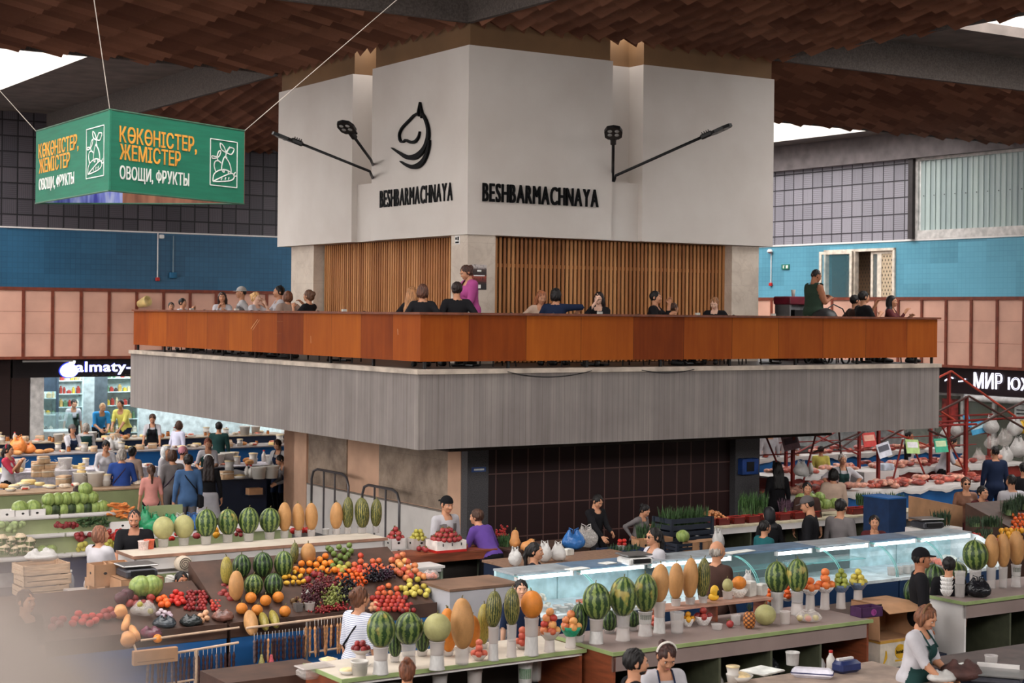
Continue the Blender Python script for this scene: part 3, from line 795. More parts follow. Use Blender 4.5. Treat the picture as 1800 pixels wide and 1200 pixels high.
    if bottom is not None:
        if skirt:
            K = Sdf();
            K.ell(P+np.array((0, .01, 0)), (.185*wd, .14*wd, .12), 4, .05); K.cone(P+np.array((-.06, 0, -.1)), P+np.array((-.10, -.01, -.42)), .13, .15, 5, .08); K.cone(P+np.array((.06, 0, -.1)), P+np.array((.10, -.01, -.42)), .13, .15, 5, .08)
            kv, kq, kr = K.mesh(h, cut=lambda X, Y, Z, g: np.maximum(g, (P[2]-.44)-Z)); m = MB(); m.addnp(kv*s, kq); m.build('skirt', bottom, o, smooth=True)
        else: garment('trousers', reg(4, 5, 6), .006, bottom, 1)
    if shoes is not None and parts: garment('shoes', reg(7), .006, pm('shoe %d %d %d' % shoes, shoes, .5), 0)
    if apron is not None:
        kp = reg(0, 4, 5) & ((fn @ T)[:, 1] < -.15) & (tl[:, 2] < .38) & (tl[:, 2] > -.42) & ((np.abs(tl[:, 0]) < .10) | (tl[:, 2] < .16))
        ap = garment('apron', kp, .024, apron, 3)
        if straps and ap is not None:
            m = MB()
            for k in (-1, 1):
                pts = [tf(.075*k, -.128*(wd*.6+.4)-(.03 if female else 0), .37), tf(.072*k, -.10, .45), tf(.07*k, -.03, .512), tf(.05*k, .05, .50), tf(0, .078, .47)]
                m.tube([tuple(p*s) for p in pts], .009*s, 6)
            m.build('strap', apron, ap, smooth=True)
    def headmesh(Sd, nm, mat, cut=None, hh=.009):
        a, b, c = Sd.mesh(hh, cut)
        if len(a) == 0: return
        if nm == 'hair': a = a+vnormals(a, b)*(.0045*np.sin(a[:, 0]*95+a[:, 2]*31)*np.sin(a[:, 1]*88+a[:, 2]*37)+.003*np.sin(a[:, 0]*210+a[:, 1]*160))[:, None]
        m = MB(); m.addnp(a*s, b); return m.build(nm, mat, o, smooth=True)
    def facecut(zc=.128, back=0.0):
        def f(X, Y, Z, g):
            x, y, z = [ (HR[0][i]*(X-hb[0])+HR[1][i]*(Y-hb[1])+HR[2][i]*(Z-hb[2])) for i in range(3)]
            front = np.minimum(-(y+.030+back+np.maximum(0, z-.09)*.9), zc-z+0*x)       # >0 inside the face area
            low = .03-z-np.maximum(0, y)*1.2
            return np.maximum(np.maximum(g, front), low if hair in ('short', 'crop', 'bald') else g)
        return f
    if hair == 'crop':
        A = Sdf(); A.ell(hf(0, .014, .112), (.078, .094, .097), 0, .01, HR); headmesh(A, 'hair', hcm, facecut(.15, .01))
    elif hair == 'bald':
        A = Sdf(); A.ell(hf(0, .02, .085), (.080, .092, .075), 0, .01, HR); headmesh(A, 'hair', hcm, facecut(.2, .02))
    elif hair == 'scarf':
        A = Sdf(); A.ell(hf(0, .016, .112), (.088, .105, .104), 0, .01, HR); A.ell(hf(0, .04, .03), (.085, .085, .09), 0, .04, HR); A.cone(tf(-.06, .01, .46), tf(.06, .01, .46), .09, .09, 0, .05)
        headmesh(A, 'headscarf', hcm, facecut(.150, -.006))
    elif hair is not None:
        A = Sdf(); A.ell(hf(0, .018, .114), (.086, .100, .102), 0, .01, HR)
        if hair == 'bun': A.ell(hf(0, .125, .13), (.045, .04, .045), 0, .015, HR); A.ell(hf(0, .06, .06), (.07, .06, .07), 0, .03, HR)
        if hair == 'topbun': A.ell(hf(0, .07, .21), (.042, .042, .04), 0, .015, HR); A.ell(hf(0, .06, .06), (.07, .06, .07), 0, .03, HR)
        if hair == 'bob':
            A.ell(hf(0, .045, .06), (.088, .075, .085), 0, .03, HR)
            for k in (-1, 1): A.ell(hf(.072*k, .0, .06), (.02, .05, .075), 0, .02, HR)
        if hair == 'pony':
            A.ell(hf(0, .05, .07), (.07, .06, .06), 0, .03, HR); A.cone(hf(0, .115, .12), hf(0, .14, .02), .03, .032, 0, .02); A.cone(hf(0, .14, .02), hf(0, .12, -.18), .032, .018, 0, .02)
        if hair == 'long':
            A.ell(hf(0, .05, .05), (.085, .07, .09), 0, .03, HR)
            for k in (-1, 0, 1): A.cone(hf(.055*k, .05, .04), tf(.075*k, .11, .30), .05, .035, 0, .03)
            for k in (-1, 1): A.ell(hf(.074*k, .0, .05), (.018, .045, .085), 0, .02, HR)
        headmesh(A, 'hair', hcm, facecut())
    if beard:
        A = Sdf(); A.ell(hf(0, -.034, .030), (.0565, .0605, .050), 0, .02, HR)
        headmesh(A, 'beard', hairm(tuple(int(x+14) for x in hc)), lambda X, Y, Z, g: np.maximum(g, ((HR[0][2]*(X-hb[0])+HR[1][2]*(Y-hb[1])+HR[2][2]*(Z-hb[2]))-.024)))
    if hat:
        hm = cloth('hat %d %d %d' % hatc, hatc)
        m = MB()
        if hat in ('cap', 'capback'):
            f = -1 if hat == 'cap' else 1
            prof = [(.100*math.cos(t), .100*math.sin(t)) for t in [i*math.pi/2/7 for i in range(8)]]
            m.lathe([(max(r, .0005), z*1.02) for r, z in prof], 18, 0, M4 @ Matrix.Translation((0, .006, .125)) @ Matrix.Diagonal((.92, 1.06, 1, 1)))
            bz = []
            for i in range(9):
                t = -1+2*i/8; bz.append((.075*t, f*(.085+.015*math.cos(t*1.4)), .125));
            for i in range(8, -1, -1):
                t = -1+2*i/8; bz.append((.07*t, f*(.10+.075*math.cos(t*1.45)), .118))
            vs = [(p[0], p[1]+.006, p[2]) for p in bz]+[(p[0], p[1]+.006, p[2]+.008) for p in bz]; nn = len(bz)
            m.add(vs, [tuple(range(nn)), tuple(range(2*nn-1, nn-1, -1))]+[(i, i+nn, (i+1) % nn+nn, (i+1) % nn) for i in range(nn)], 0, M4)
        elif hat == 'band':
            m.tube([(.090*math.cos(t), .018+.10*math.sin(t)*.25, .135+.085*math.sin(t)) for t in [math.pi*i/12 for i in range(13)]], .011, 6, 0, M4)
        elif hat == 'kerchief':
            pass
        if m.v: m.build('cap' if 'cap' in hat else 'headband', hm, o, smooth=True, sharp=40)
        if hat == 'kerchief':
            A = Sdf(); A.ell(hf(0, .018, .120), (.089, .104, .102), 0, .01, HR); headmesh(A, 'kerchief', hm, facecut(.135))
    if glasses:
        m = MB()
        for k in (-1, 1):
            m.ell((.033*k, -.098, .090), (.024, .004, .017), 12, 6, 0, M4); m.tube([(.056*k, -.09, .095), (.080*k, .01, .095)], .003, 5, 0, M4)
        m.tube([(-.012, -.1, .095), (.012, -.1, .095)], .003, 5, 0, M4)
        m.build('sunglasses', pm('dark lenses', (16, 15, 16), .2), o, smooth=True)
    for fn_ in extra: fn_(o, s, tf, hf, hands, M4)
    return o
def bag_strap(mat, bagmat, k=1, low=.05):
    def f(o, s, tf, hf, hands, M4):
        m = MB(); pts = [tf(-.12*k, -.03, .50), tf(-.06*k, -.135, .36), tf(.06*k, -.135, .2), tf(.18*k, -.03, .02), tf(.12*k, .12, .16), tf(-.05*k, .13, .36), tf(-.12*k, .03, .50)]
        m.tube([tuple(p*s) for p in pts], .011*s, 6, closed=True)
        q = m.build('bag_strap', mat, o, smooth=True)
        if bagmat:
            b = MB(); c = tf(.20*k, .05, -.06)*s; b.rbox(c[0]-.05, c[0]+.05, c[1]-.14, c[1]+.14, c[2]-.12, c[2]+.12, .03); b.build('bag', bagmat, o, smooth=True, sharp=30)
    return f
def face_m(p, q, off=0.0):
    x = Vector((q[0]-p[0], q[1]-p[1], 0)).normalized(); y = Vector((0, 0, 1)).cross(x); o = Vector((p[0], p[1], 0))-y*off
    return Matrix(((x.x, y.x, 0, o.x), (x.y, y.y, 0, o.y), (x.z, y.z, 1, 0), (0, 0, 0, 1)))
def stroke(m, pts, ws, dep=.02, mi=0, M=None, sub=4, y=0.0):
    P = [Vector((p[0], p[1])) for p in pts]
    if isinstance(ws, (int, float)): ws = [ws]*len(P)
    if sub > 1 and len(P) > 2:
        Q = []; X = []
        for i in range(len(P)-1):
            a, b, c, d = P[max(i-1, 0)], P[i], P[i+1], P[min(i+2, len(P)-1)]
            for k in range(sub):
                t = k/sub; Q.append(.5*((2*b)+(c-a)*t+(2*a-5*b+4*c-d)*t*t+(3*b-a-3*c+d)*t**3)); X.append(ws[i]*(1-t)+ws[i+1]*t)
        Q.append(P[-1]); X.append(ws[-1]); P, ws = Q, X
    L = []; R = []
    for i, p in enumerate(P):
        t = (P[min(i+1, len(P)-1)]-P[max(i-1, 0)]); t.normalize(); n = Vector((-t.y, t.x))*ws[i]/2
        L.append(p+n); R.append(p-n)
    n = len(P); vs = []
    for yy in (y-dep, y):
        vs += [(p.x, yy, p.y) for p in L]+[(p.x, yy, p.y) for p in R]
    fs = []
    for i in range(n-1):
        a, b, c, d = i, i+1, n+i+1, n+i; k = 2*n
        fs += [(a, b, c, d), (a+k, d+k, c+k, b+k), (a, a+k, b+k, b), (d, c, c+k, d+k)]
    return m.add(vs, fs, mi, M)
INK = pm('black sign lacquer', (8, 8, 10), 0.6, 0.05, 3, spec=.1)
tw = gthing('wall_lettering', 'black raised letters spelling BESHBARMACHNAYA on the right face of the white tower', 'sign')
me = set_mat(text_bold('BESHBARMACHNAYA', 2.45, 4.85, 6.285, 6.60, .03, .0065, .17), INK)
put('lettering', me, tw, (0, T0-.01, 0))
tw = gthing('wall_lettering', 'black raised letters spelling BESHBARMACHNAYA below the horse emblem', 'sign')
me = set_mat(text_bold('BESHBARMACHNAYA', 0, 2.58, 0, .315, .012, .0065, .17), INK)
o = put('lettering', me, tw, (T0-.01, 5.22, 6.31)); o.rotation_euler = (0, 0, -math.pi/2)
hl = gthing('horse_emblem', 'black horse head emblem with two sweeping curves on the left tower face', 'emblem')
mb = MB()
def lp(zx, zy):
    p = ona(640+zx/5, 160+zy/5, T0-.005); g = w2g(p); return (-g[1], p.z)
kpx = .0021
for S_ in ([(505,98,3),(496,150,9),(490,190,13),(494,224,5)], [(506,98,3),(514,150,8),(522,190,12),(517,240,4)],
           [(492,194,11),(450,218,13),(415,255,14),(380,290,14),(345,330,13),(325,375,13),(325,415,14),(336,442,13),(352,450,11),(366,441,12),(381,430,11),(402,442,16),(430,452,18),(460,445,18),(480,425,15),(495,395,10),(503,356,4)],
           [(520,192,14),(545,235,18),(565,285,21),(576,340,26),(576,400,36),(568,440,36),(550,490,34),(520,535,36),(475,573,38),(430,585,34),(380,577,26),(330,548,16),(290,522,10),(258,500,4)],
           [(588,430,12),(582,490,22),(562,560,30),(530,620,36),(490,655,36),(450,667,30),(410,660,22),(370,642,14),(333,617,5)]):
    stroke(mb, [lp(a, b) for a, b, c in S_], [c*kpx*1.25 for a, b, c in S_], .05)
o = mb.build('emblem', INK, hl, (T0-.01, 0, 0)); o.rotation_euler = (0, 0, -math.pi/2)
D = 19.5
A_ = W(193, 192, D); L_ = W(63.5, 230, D*1.128); Rr = W(430, 228, D*1.112)
zt, zb_ = A_.z, W(193, 335, D).z
SG = thing('hanging_sign', 'green three-sided banner sign for vegetables and fruit hung on wires from the ceiling', 'sign', (A_.x, A_.y, 0))
ao = Vector((A_.x, A_.y, 0))
GREEN = pm('green banner cloth', (30, 112, 86), 0.6, 0.06, 2.0, stretch=(1, 1, 12)); YEL = pm('ochre yellow print', (226, 158, 62), .6); WHT = pm('white print', (226, 226, 220), .6)
def m_inside():
    t = NT('banner inside'); v = t.coord(); s = t.sep(v)
    n = t.noise(t.comb(t.math('MULTIPLY', s[0], 9.0), t.math('MULTIPLY', s[2], 1.5), 0.0), 1.0, 2.0)
    bl = t.ramp(n, [(.35, (70, 70, 170)), (.5, (130, 140, 220)), (.65, (200, 205, 235))]); br = t.ramp(n, [(.3, (120, 72, 54)), (.7, (168, 110, 84))])
    t.col(t.mix(t.math('GREATER_THAN', s[0], 1.2), bl, br)); return t.fin(.7)
INS = m_inside()
for nm, p, q in (('panel', L_, A_), ('panel', A_, Rr), ('panel', L_, Rr)):
    p0, q0 = p-A_, q-A_; M4 = face_m(p0, q0); Lw = (Vector((q0.x, q0.y))-Vector((p0.x, p0.y))).length
    mb = MB(); mb.box(0, Lw, 0, .02, zb_, zt)
    pn = mb.build(nm, GREEN if q is not Rr or p is A_ else INS, SG); pn.matrix_local = M4
    if p is L_ and q is Rr: continue
    h = zt-zb_; Z = lambda f: zt-f*h
    r = p.y/q.y
    X = lambda sfrac: Lw*(sfrac*q.y**-1*0+sfrac*p.y/(q.y-sfrac*(q.y-p.y))) if True else 0
    if p is A_: U = lambda u: X((u-193)/237.0); li = [('КӨКӨНІСТЕР,', 210, 346, .19, .385, YEL), ('ЖЕМІСТЕР', 211, 318, .41, .60, YEL), ('ОВОЩИ, ФРУКТЫ', 211, 333, .68, .84, WHT)]; fr = (370, 417, .175, .79)
    else: U = lambda u: X((u-63.5)/129.5); li = [('КӨКӨНІСТЕР,', 69, 139, .20, .39, YEL), ('ЖЕМІСТЕР', 70, 124, .41, .60, YEL), ('ОВОЩИ, ФРУКТЫ', 70, 132, .68, .83, WHT)]; fr = (153, 184, .175, .80)
    for tx, u0, u1, f0, f1, mt in li:
        m2 = set_mat(text_bold(tx, U(u0), U(u1), Z(f1), Z(f0), .006, .0042 if mt is YEL else .0032, .13), mt); o = put('lettering', m2, pn, (0, -.001, 0))
    e_ = MB(); x0, x1, z0, z1 = U(fr[0]), U(fr[1]), Z(fr[3]), Z(fr[2])
    for a, b, c, d in ((x0, x1, z0, z0), (x0, x1, z1, z1), (x0, x0, z0, z1), (x1, x1, z0, z1)): stroke(e_, [(a, c), (b, d)], .012, .006, sub=1)
    T_ = lambda pts: [(x0+(x1-x0)*a, z0+(z1-z0)*b) for a, b in pts]
    for pts in ([(.5,.62),(.44,.5),(.42,.36),(.5,.3)], [(.55,.64),(.68,.55),(.76,.42),(.78,.3)], [(.5,.62),(.56,.66),(.62,.62)], [(.57,.66),(.60,.76),(.72,.88)], [(.58,.74),(.40,.80),(.36,.93),(.5,.86),(.58,.74)], [(.60,.74),(.78,.72),(.88,.84),(.72,.86),(.60,.74)],
                [(.2,.3),(.14,.42),(.18,.52),(.30,.54),(.40,.50)], [(.28,.54),(.24,.62)], [(.24,.6),(.08,.58),(.06,.63),(.24,.62)], [(.24,.62),(.30,.74),(.38,.76),(.34,.66),(.24,.6)],
                [(.1,.09),(.14,.24),(.34,.34),(.62,.36),(.8,.3)], [(.1,.08),(.4,.1),(.74,.14),(.88,.2),(.88,.28),(.78,.3),(.55,.24),(.1,.08)], [(.86,.26),(.94,.34)], [(.88,.24),(.98,.26)], [(.5,.38),(.52,.30)], [(.66,.36),(.68,.28)], [(.4,.13),(.44,.18)], [(.55,.15),(.58,.2)], [(.68,.16),(.7,.21)]):
        stroke(e_, T_(pts), .014, .006, sub=4)
    e_.build('emblem', WHT, pn, (0, -.001, 0))
mb = MB()
for p in (A_, L_, Rr):
    q = Vector((p.x, p.y, zt))-ao; c = (L_+Rr+A_)/3; w_ = {id(A_): W(174, 60, D), id(L_): W(0, 160, L_.y), id(Rr): W(610, 75, Rr.y+1.5)}[id(p)]
    dvec = Vector((w_.x, w_.y, w_.z))-Vector((p.x, p.y, zt)); k = (ZA+.2-zt)/dvec.z
    mb.tube([q, q+dvec*k], .006, 5)
mb.build('wire', pm('hanging wire', (150, 140, 130), .5), SG)
mb = MB(); rim = [L_-A_, Rr-A_, Vector((0, 0, 0))]
for z in (zt, zb_): mb.tube([(p.x, p.y, z) for p in rim], .012, 6, closed=True)
mb.build('frame', pm('dull green frame', (60, 96, 76), .5), SG)
def lamp(lab, base, elbow, head, flip=1):
    o = thing('street_lamp', lab, 'lamp', base, 0, 'street lamps on the white tower')
    b, e_, h_ = Vector((0, 0, 0)), Vector(elbow)-Vector(base), Vector(head)-Vector(base)
    m = MB(); m.tube([b, b.lerp(e_, .6), e_, e_.lerp(h_, .3), h_], .026, 8); m.build('arm', BLKM, o, smooth=True)
    d = (h_-e_).normalized(); up = Vector((0, 0, 1)); sd = d.cross(up).normalized(); nn = sd.cross(d)
    M4 = Matrix(((d.x, sd.x, nn.x, h_.x), (d.y, sd.y, nn.y, h_.y), (d.z, sd.z, nn.z, h_.z), (0, 0, 0, 1)))
    m = MB(); m.rbox(-.05, .18, -.05, .05, -.045, .045, .02, 0, M4)
    out = [(.15, -.09), (.22, -.145), (.38, -.155), (.50, -.11), (.54, 0), (.50, .11), (.38, .155), (.22, .145), (.15, .09)]
    vs = [(a, c, -.04) for a, c in out]+[(a, c, .015) for a, c in out]; n_ = len(out)
    m.add(vs, [tuple(range(n_-1, -1, -1)), tuple(range(n_, 2*n_))]+[(i, (i+1) % n_, (i+1) % n_+n_, i+n_) for i in range(n_)], 0, M4)
    for k in range(4): m.box(.0+.04*k, .012+.04*k, -.06, .06, .04, .075, 0, M4)
    m.build('lamp_head', BLKM, o)
    m = MB()
    for sy in (-1, 1):
        for k in range(2): m.ell((.30+.12*k, .06*sy, -.042), (.045, .04, .012), 10, 6, 0, M4)
    m.build('lens', pm('lamp lenses', (150, 150, 146), .15), o); return o
bR = g2w(5.21, T0+.06, 6.765); bL = g2w(T0+.06, 5.63, 6.81)
lamp('black street lamp above the right ledge, head pointing at the viewer', bR, bR+Vector((.01, -.05, .14)), W(1078, 250, 28.3))
lamp('black street lamp above the right ledge, arm stretched far to the right', bR+Vector((.03, 0, 0)), bR+Vector((.06, -.06, .1)), W(1236, 240, 28.9))
lamp('black street lamp left of the emblem, upper one with lenses showing', bL+Vector((0, 0, .3)), W(652, 281, 29.9), W(622, 240, 29.2))
lamp('black street lamp left of the emblem, lower one reaching past the edge', bL+Vector((0, 0, .05)), W(650, 301, 29.9), W(528, 252, 29.8))
def m_poster():
    t = NT('concert poster'); s = t.sep(t.coord()); n = t.noise(t.comb(t.math('MULTIPLY', s[0], 26.0), 0.0, t.math('MULTIPLY', s[2], 30.0)), 1.0, 2.0)
    c = t.ramp(t.math('DIVIDE', s[2], .42), [(0.0, (22, 18, 20)), (.22, (30, 24, 26)), (.42, (120, 40, 30)), (.5, (150, 62, 44)), (.6, (40, 24, 24)), (.8, (70, 52, 50)), (.9, (190, 180, 176))])
    t.col(t.mix(t.math('MULTIPLY', t.math('GREATER_THAN', n, .58), .6), c, (16, 12, 14))); return t.fin(.5)
ps = gthing('poster', 'small dark concert poster taped to the corner pillar of the tower', 'poster')
mb = MB(); mb.box(0, .285, -.012, 0, 0, .42); mb.build('sheet', m_poster(), ps, (2.285, T0+.03, 4.80))
mb = MB(); mb.box(.10, .18, -.016, -.012, .30, .33); mb.box(.03, .25, -.016, -.012, .225, .24); mb.box(.12, .17, -.016, -.012, .02, .08); mb.build('print', WHT, ps, (2.285, T0+.03, 4.80))
nt = gthing('notice', 'small white notice board high on the corner pillar under the tower edge', 'notice')
mb = MB(); mb.box(-.012, 0, 0, .15, 0, .15); mb.build('plate', WHITEP, nt, (T0+.03, 2.45, 5.56)); mb = MB(); mb.box(-.016, -.012, .02, .13, .02, .05); mb.box(-.016, -.012, .02, .06, .07, .13); mb.box(-.016, -.012, .08, .13, .08, .12); mb.build('print', INK, nt, (T0+.03, 2.45, 5.56))
def conduit(lab, fm, x, y, z0, z1, cm, box, bm, cat, nm):
    o = gthing(nm, lab, cat); m = MB(); m.tube([(x, y, z0), (x, y, z1)], .016, 6); m.build('cable', cm, o)
    m = MB(); m.rbox(x-(.05 if fm else box[0]), x+(.03 if fm else box[0]), y-box[0] if fm else y-.05, y+.03 if not fm else y+box[0], z0-box[1], z0, .015); m.build('button' if nm == 'alarm_button' else 'housing', bm, o); return o
RED = pm('red plastic', (186, 40, 34), .4)
conduit('red fire alarm button under a white cable on the dark blue tiles', 0, 5.44, 24.96, 5.36, 6.66, WHITEP, (.06, .11), RED, 'alarm button', 'alarm_button')
conduit('blue box on a thin cable on the dark blue tiles', 0, 5.92, 24.96, 5.52, 6.6, pm('thin grey cable', (120, 140, 150), .6), (.11, .18), pm('blue enamel', (28, 92, 128), .4), 'box', 'junction_box')
conduit('red fire alarm button under a white cable left of the gallery door', 1, 24.46, 19.48, 5.5, 6.5, WHITEP, (.06, .11), RED, 'alarm button', 'alarm_button')
o = gthing('siren', 'white ceiling siren at the top of the white cable on the right gallery', 'siren'); m = MB(); m.lathe([(.10, 0), (.09, .05), (.05, .10)], 14, 0, None, (24.4, 19.48, 6.5)); m.build('body', WHITEP, o, smooth=True); m = MB(); m.lathe([(.055, -.03), (.06, 0)], 12, 0, None, (24.4, 19.48, 6.5)); m.build('lens', RED, o)
o = gthing('detector', 'small white box at the top of the white cable on the left gallery', 'detector'); m = MB(); m.rbox(5.48, 5.62, 24.9, 24.99, 6.5, 6.62, .02); m.build('housing', WHITEP, o)
o = gthing('exit_sign', 'small green running-man exit sign on the light blue tiles', 'sign'); m = MB(); m.box(24.46, 24.49, 18.62, 18.98, 5.93, 6.09); m.build('plate', pm('exit green', (26, 110, 84), .5), o)
m = MB(); m.box(24.45, 24.46, 18.66, 18.76, 5.96, 6.06); m.box(24.45, 24.46, 18.86, 18.90, 5.96, 6.06); m.ell((24.452, 18.82, 6.05), (.006, .014, .014), 8, 5); m.build('pictogram', WHT, o)
o = gthing('spotlight', 'pale yellow round spotlight clamped on the pink gallery parapet', 'spotlight'); m = MB(); m.lathe([(.10, -.22), (.13, -.05), (.15, .10), (.15, .14), (.13, .14), (.1, .06)], 18, 0, Matrix.Translation((4.4, 23.2, 4.62)) @ Matrix.Rotation(math.radians(70), 4, 'X') @ Matrix.Rotation(math.radians(25), 4, 'Y')); m.build('shade', pm('aged cream metal', (206, 180, 120), .5), o, smooth=True); m = MB(); m.tube([(4.4, 23.2, 4.62), (4.4, 23.42, 4.5), (4.4, 23.5, 4.5)], .02, 6); m.build('bracket', BLKM, o)
mb = MB(); mb.box(24.8, 27.5, 13.9, 14.0, 3.95, 6.6); mb.box(24.8, 27.5, 17.0, 17.1, 3.95, 6.6); mb.box(27.4, 27.5, 13.9, 17.1, 3.95, 6.6); mb.box(24.8, 27.5, 13.9, 17.1, 6.5, 6.6); mb.box(24.5, 27.5, 13.9, 17.1, 3.85, 3.95)
struct(mb, 'wall_passage', pm('dark passage', (72, 62, 54), .8))
FRM = pm('cream door frame', (214, 202, 186), .5)
def m_lattice(name, c1, c2, k):
    t = NT(name); s = t.sep(t.coord()); a = t.math('PINGPONG', t.math('MULTIPLY', s[1], k), 1.0); b = t.math('PINGPONG', t.math('MULTIPLY', s[2], k*.55), 1.0)
    f = t.math('LESS_THAN', t.math('ABSOLUTE', t.math('SUBTRACT', a, b)), .3); f2 = t.math('LESS_THAN', t.math('ABSOLUTE', t.math('SUBTRACT', t.math('ADD', a, b), 1.0)), .3)
    t.col(t.mix(t.math('MAXIMUM', f, f2), c1, c2)); return t.fin(.4)
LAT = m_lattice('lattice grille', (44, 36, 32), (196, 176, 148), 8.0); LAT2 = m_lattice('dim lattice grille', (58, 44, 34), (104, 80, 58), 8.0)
DGL = clear('door glass', (150, 160, 160), .25, .1)
def leaf(root, M4, wd, z0, z1, glass, nm):
    m = MB()
    for a, b, c, d in ((0, .09, z0, z1), (wd-.09, wd, z0, z1), (.09, wd-.09, z0, z0+.12), (.09, wd-.09, z1-.09, z1)): m.box(-.03, .03, a, b, c, d, 0, M4)
    f = m.build('leaf', FRM, root); m = MB(); m.box(-.008, .008, .09, wd-.09, z0+.12, z1-.09, 0, M4); m.build('glass', glass, f)
dr = bpy.data.objects.new('door_1', None); COL.objects.link(dr); dr.location = GL; dr.rotation_euler = (0, 0, TH); dr['kind'] = 'structure'
m = MB(); m.box(24.44, 24.6, 13.97, 14.05, 3.95, 6.5); m.box(24.44, 24.6, 15.62, 15.70, 3.95, 6.5); m.box(24.44, 24.6, 16.92, 17.0, 3.95, 6.5); m.box(24.44, 24.6, 13.97, 17.0, 6.42, 6.5); m.build('door_frame', FRM, dr)
m = MB();
leaf(dr, Matrix.Translation((24.36, 15.66, 0)) @ Matrix.Rotation(math.radians(6), 4, 'Z'), 1.30, 3.97, 6.44, clear('clear pane', (120, 176, 190), .12, .05), 'b')
leaf(dr, Matrix.Translation((24.55, 14.05, 0)), .62, 3.97, 6.42, LAT, 'c'); leaf(dr, Matrix.Translation((24.55, 14.67, 0)), .36, 3.97, 6.42, DGL, 'd')
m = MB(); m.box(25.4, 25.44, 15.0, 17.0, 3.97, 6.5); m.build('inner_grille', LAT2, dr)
DARKP = pm('black shop fascia', (26, 20, 22), .45); DBR = pm('dark timber cladding', (40, 24, 22), .5, .2, 3, stretch=(1, 1, 20)); LGR = pm('pale shop pillar', (196, 192, 188), .6)
sh = gthing('shop_sign', 'glowing white almaty- shop sign with an apple on a black fascia', 'sign')
m = MB(); m.box(.95, 9.5, 24.0, 24.12, 2.50, 3.02); m.build('fascia', DARKP, sh)
GLOW = emi('glowing letters', (255, 255, 255), 1.6); GLB = emi('blue halo', (40, 60, 230), 1.2)
m2 = set_mat(text_fit('almaty-', 2.70, 4.30, 2.56, 2.93, .05, .012, 1.08), GLOW); put('lettering', m2, sh, (0, 23.97, 0))
m2 = set_mat(text_fit('almaty-', 2.69, 4.31, 2.55, 2.94, .03, .02, 1.08), GLB); put('halo', m2, sh, (0, 23.99, 0))
m = MB();
def apple(k): return [(2.50+k*(.235*math.cos(t)*(1+.06*math.cos(2*t)))-.0, 2.70+k*.20*math.sin(t)-k*.02*abs(math.cos(t*1))) for t in [i*2*math.pi/28 for i in range(28)]]
m.prism(apple(1.0), 23.93, 23.97); m.prism([(2.52, 2.86), (2.50, 2.92), (2.56, 2.97), (2.68, 2.96), (2.66, 2.88), (2.58, 2.84)], 23.93, 23.97); m.build('apple', GLOW, sh)
m = MB(); m.prism(apple(1.12), 23.98, 23.995); m.build('halo', GLB, sh)
m2 = set_mat(text_fit('Д У К Е Н', 3.15, 4.28, 2.525, 2.56, .012, .01), pm('dim letters', (90, 74, 60), .5)); put('lettering', m2, sh, (0, 23.99, 0))
m = MB(); m.box(.3, .89, 24.0, 24.4, 0, 3.02); m.box(.92, 1.42, 24.0, 24.5, 0, 2.5); struct(m, 'column_shop_dark', DBR)
m = MB(); m.box(1.44, 1.80, 23.95, 24.4, 0, 2.5); m.box(9.2, 9.6, 23.95, 24.4, 0, 2.5); struct(m, 'column_shop', LGR)
m = MB(); m.box(-24, .3, 24.0, 24.1, 2.5, 3.02); struct(m, 'trim_8', DARKP)
m = MB(); m.box(1.2, 2.6, 23.9, 23.96, 2.93, 2.98); tag(ggrid(m, 'tube_lamp', WHITEP), 'thin pale lamp strip above the black fascia of the almaty shop', 'lamp')
lt = gthing('ceiling_light', 'bright ceiling panel inside the almaty shop', 'light'); m = MB(); m.box(2.0, 8.8, 24.6, 26.8, 2.98, 3.03); m.build('diffuser', emi('shop daylight panel', (235, 250, 255), 7.0), lt); m = MB(); m.box(1.95, 8.85, 24.55, 26.85, 3.03, 3.05); m.build('frame', WHITEP, lt)
m = MB(); m.box(.25, .3, 24.1, BW+2.2, 0, 3.05); m.box(1.42, 1.5, 24.5, BW+2.2, 0, 3.05); m.box(9.2, 9.3, 24.4, BW+2.2, 0, 3.05); struct(m, 'wall_shop_partition', pm('shop partition', (200, 208, 206), .7))
CAB = pm('pale shop shelving', (200, 216, 216), .5); NAVYP = pm('slate panel', (58, 70, 84), .5)
def shelf_unit(lab, a0, a1, b0, b1, z1, n, seed, cols, cat='shelf'):
    o = gthing('shelf_unit', lab, cat); m = MB(); m.box(a0, a1, b1-.03, b1, 0, z1); m.box(a0, a0+.03, b0, b1, 0, z1); m.box(a1-.03, a1, b0, b1, 0, z1)
    m.build('carcass', CAB, o); r = random.Random(seed)
    for k in range(n):
        z = .3+(z1-.35)*k/n; m = MB(); m.box(a0+.03, a1-.03, b0, b1-.03, z, z+.025); m.build('shelf', CAB, o)
        a = a0+.08; j = 0
        while a < a1-.12:
            w_ = r.uniform(.07, .14); hh = r.uniform(.10, min(.24, (z1-.35)/n-.06)); c = r.choice(cols)
            m = MB(); m.rbox(-w_/2+.005, w_/2-.005, -.05, .05, 0, hh*.8, .012); m.rbox(-w_*.25, w_*.25, -.03, .03, hh*.8, hh, .008)
            tag(m.build('jar' if hh < .17 else 'bottle', pm('shelf goods %d' % c[0] + str(c[1:]), c, .4), None, g2w(a+w_/2, b0+.08, z+.025), TH), 'small jar or bottle standing on the %s' % lab.split(' with ')[0], 'jar', 'goods on the '+lab.split(' with ')[0]); a += w_+r.uniform(.01, .05); j += 1
GC = [(206, 190, 150), (180, 150, 90), (160, 60, 50), (90, 120, 90), (220, 216, 200), (70, 60, 60), (196, 170, 60)]
shelf_unit('white shelves at the back of the almaty shop with jars', 2.0, 3.05, 26.6, 27.15, 2.3, 4, 3, GC)
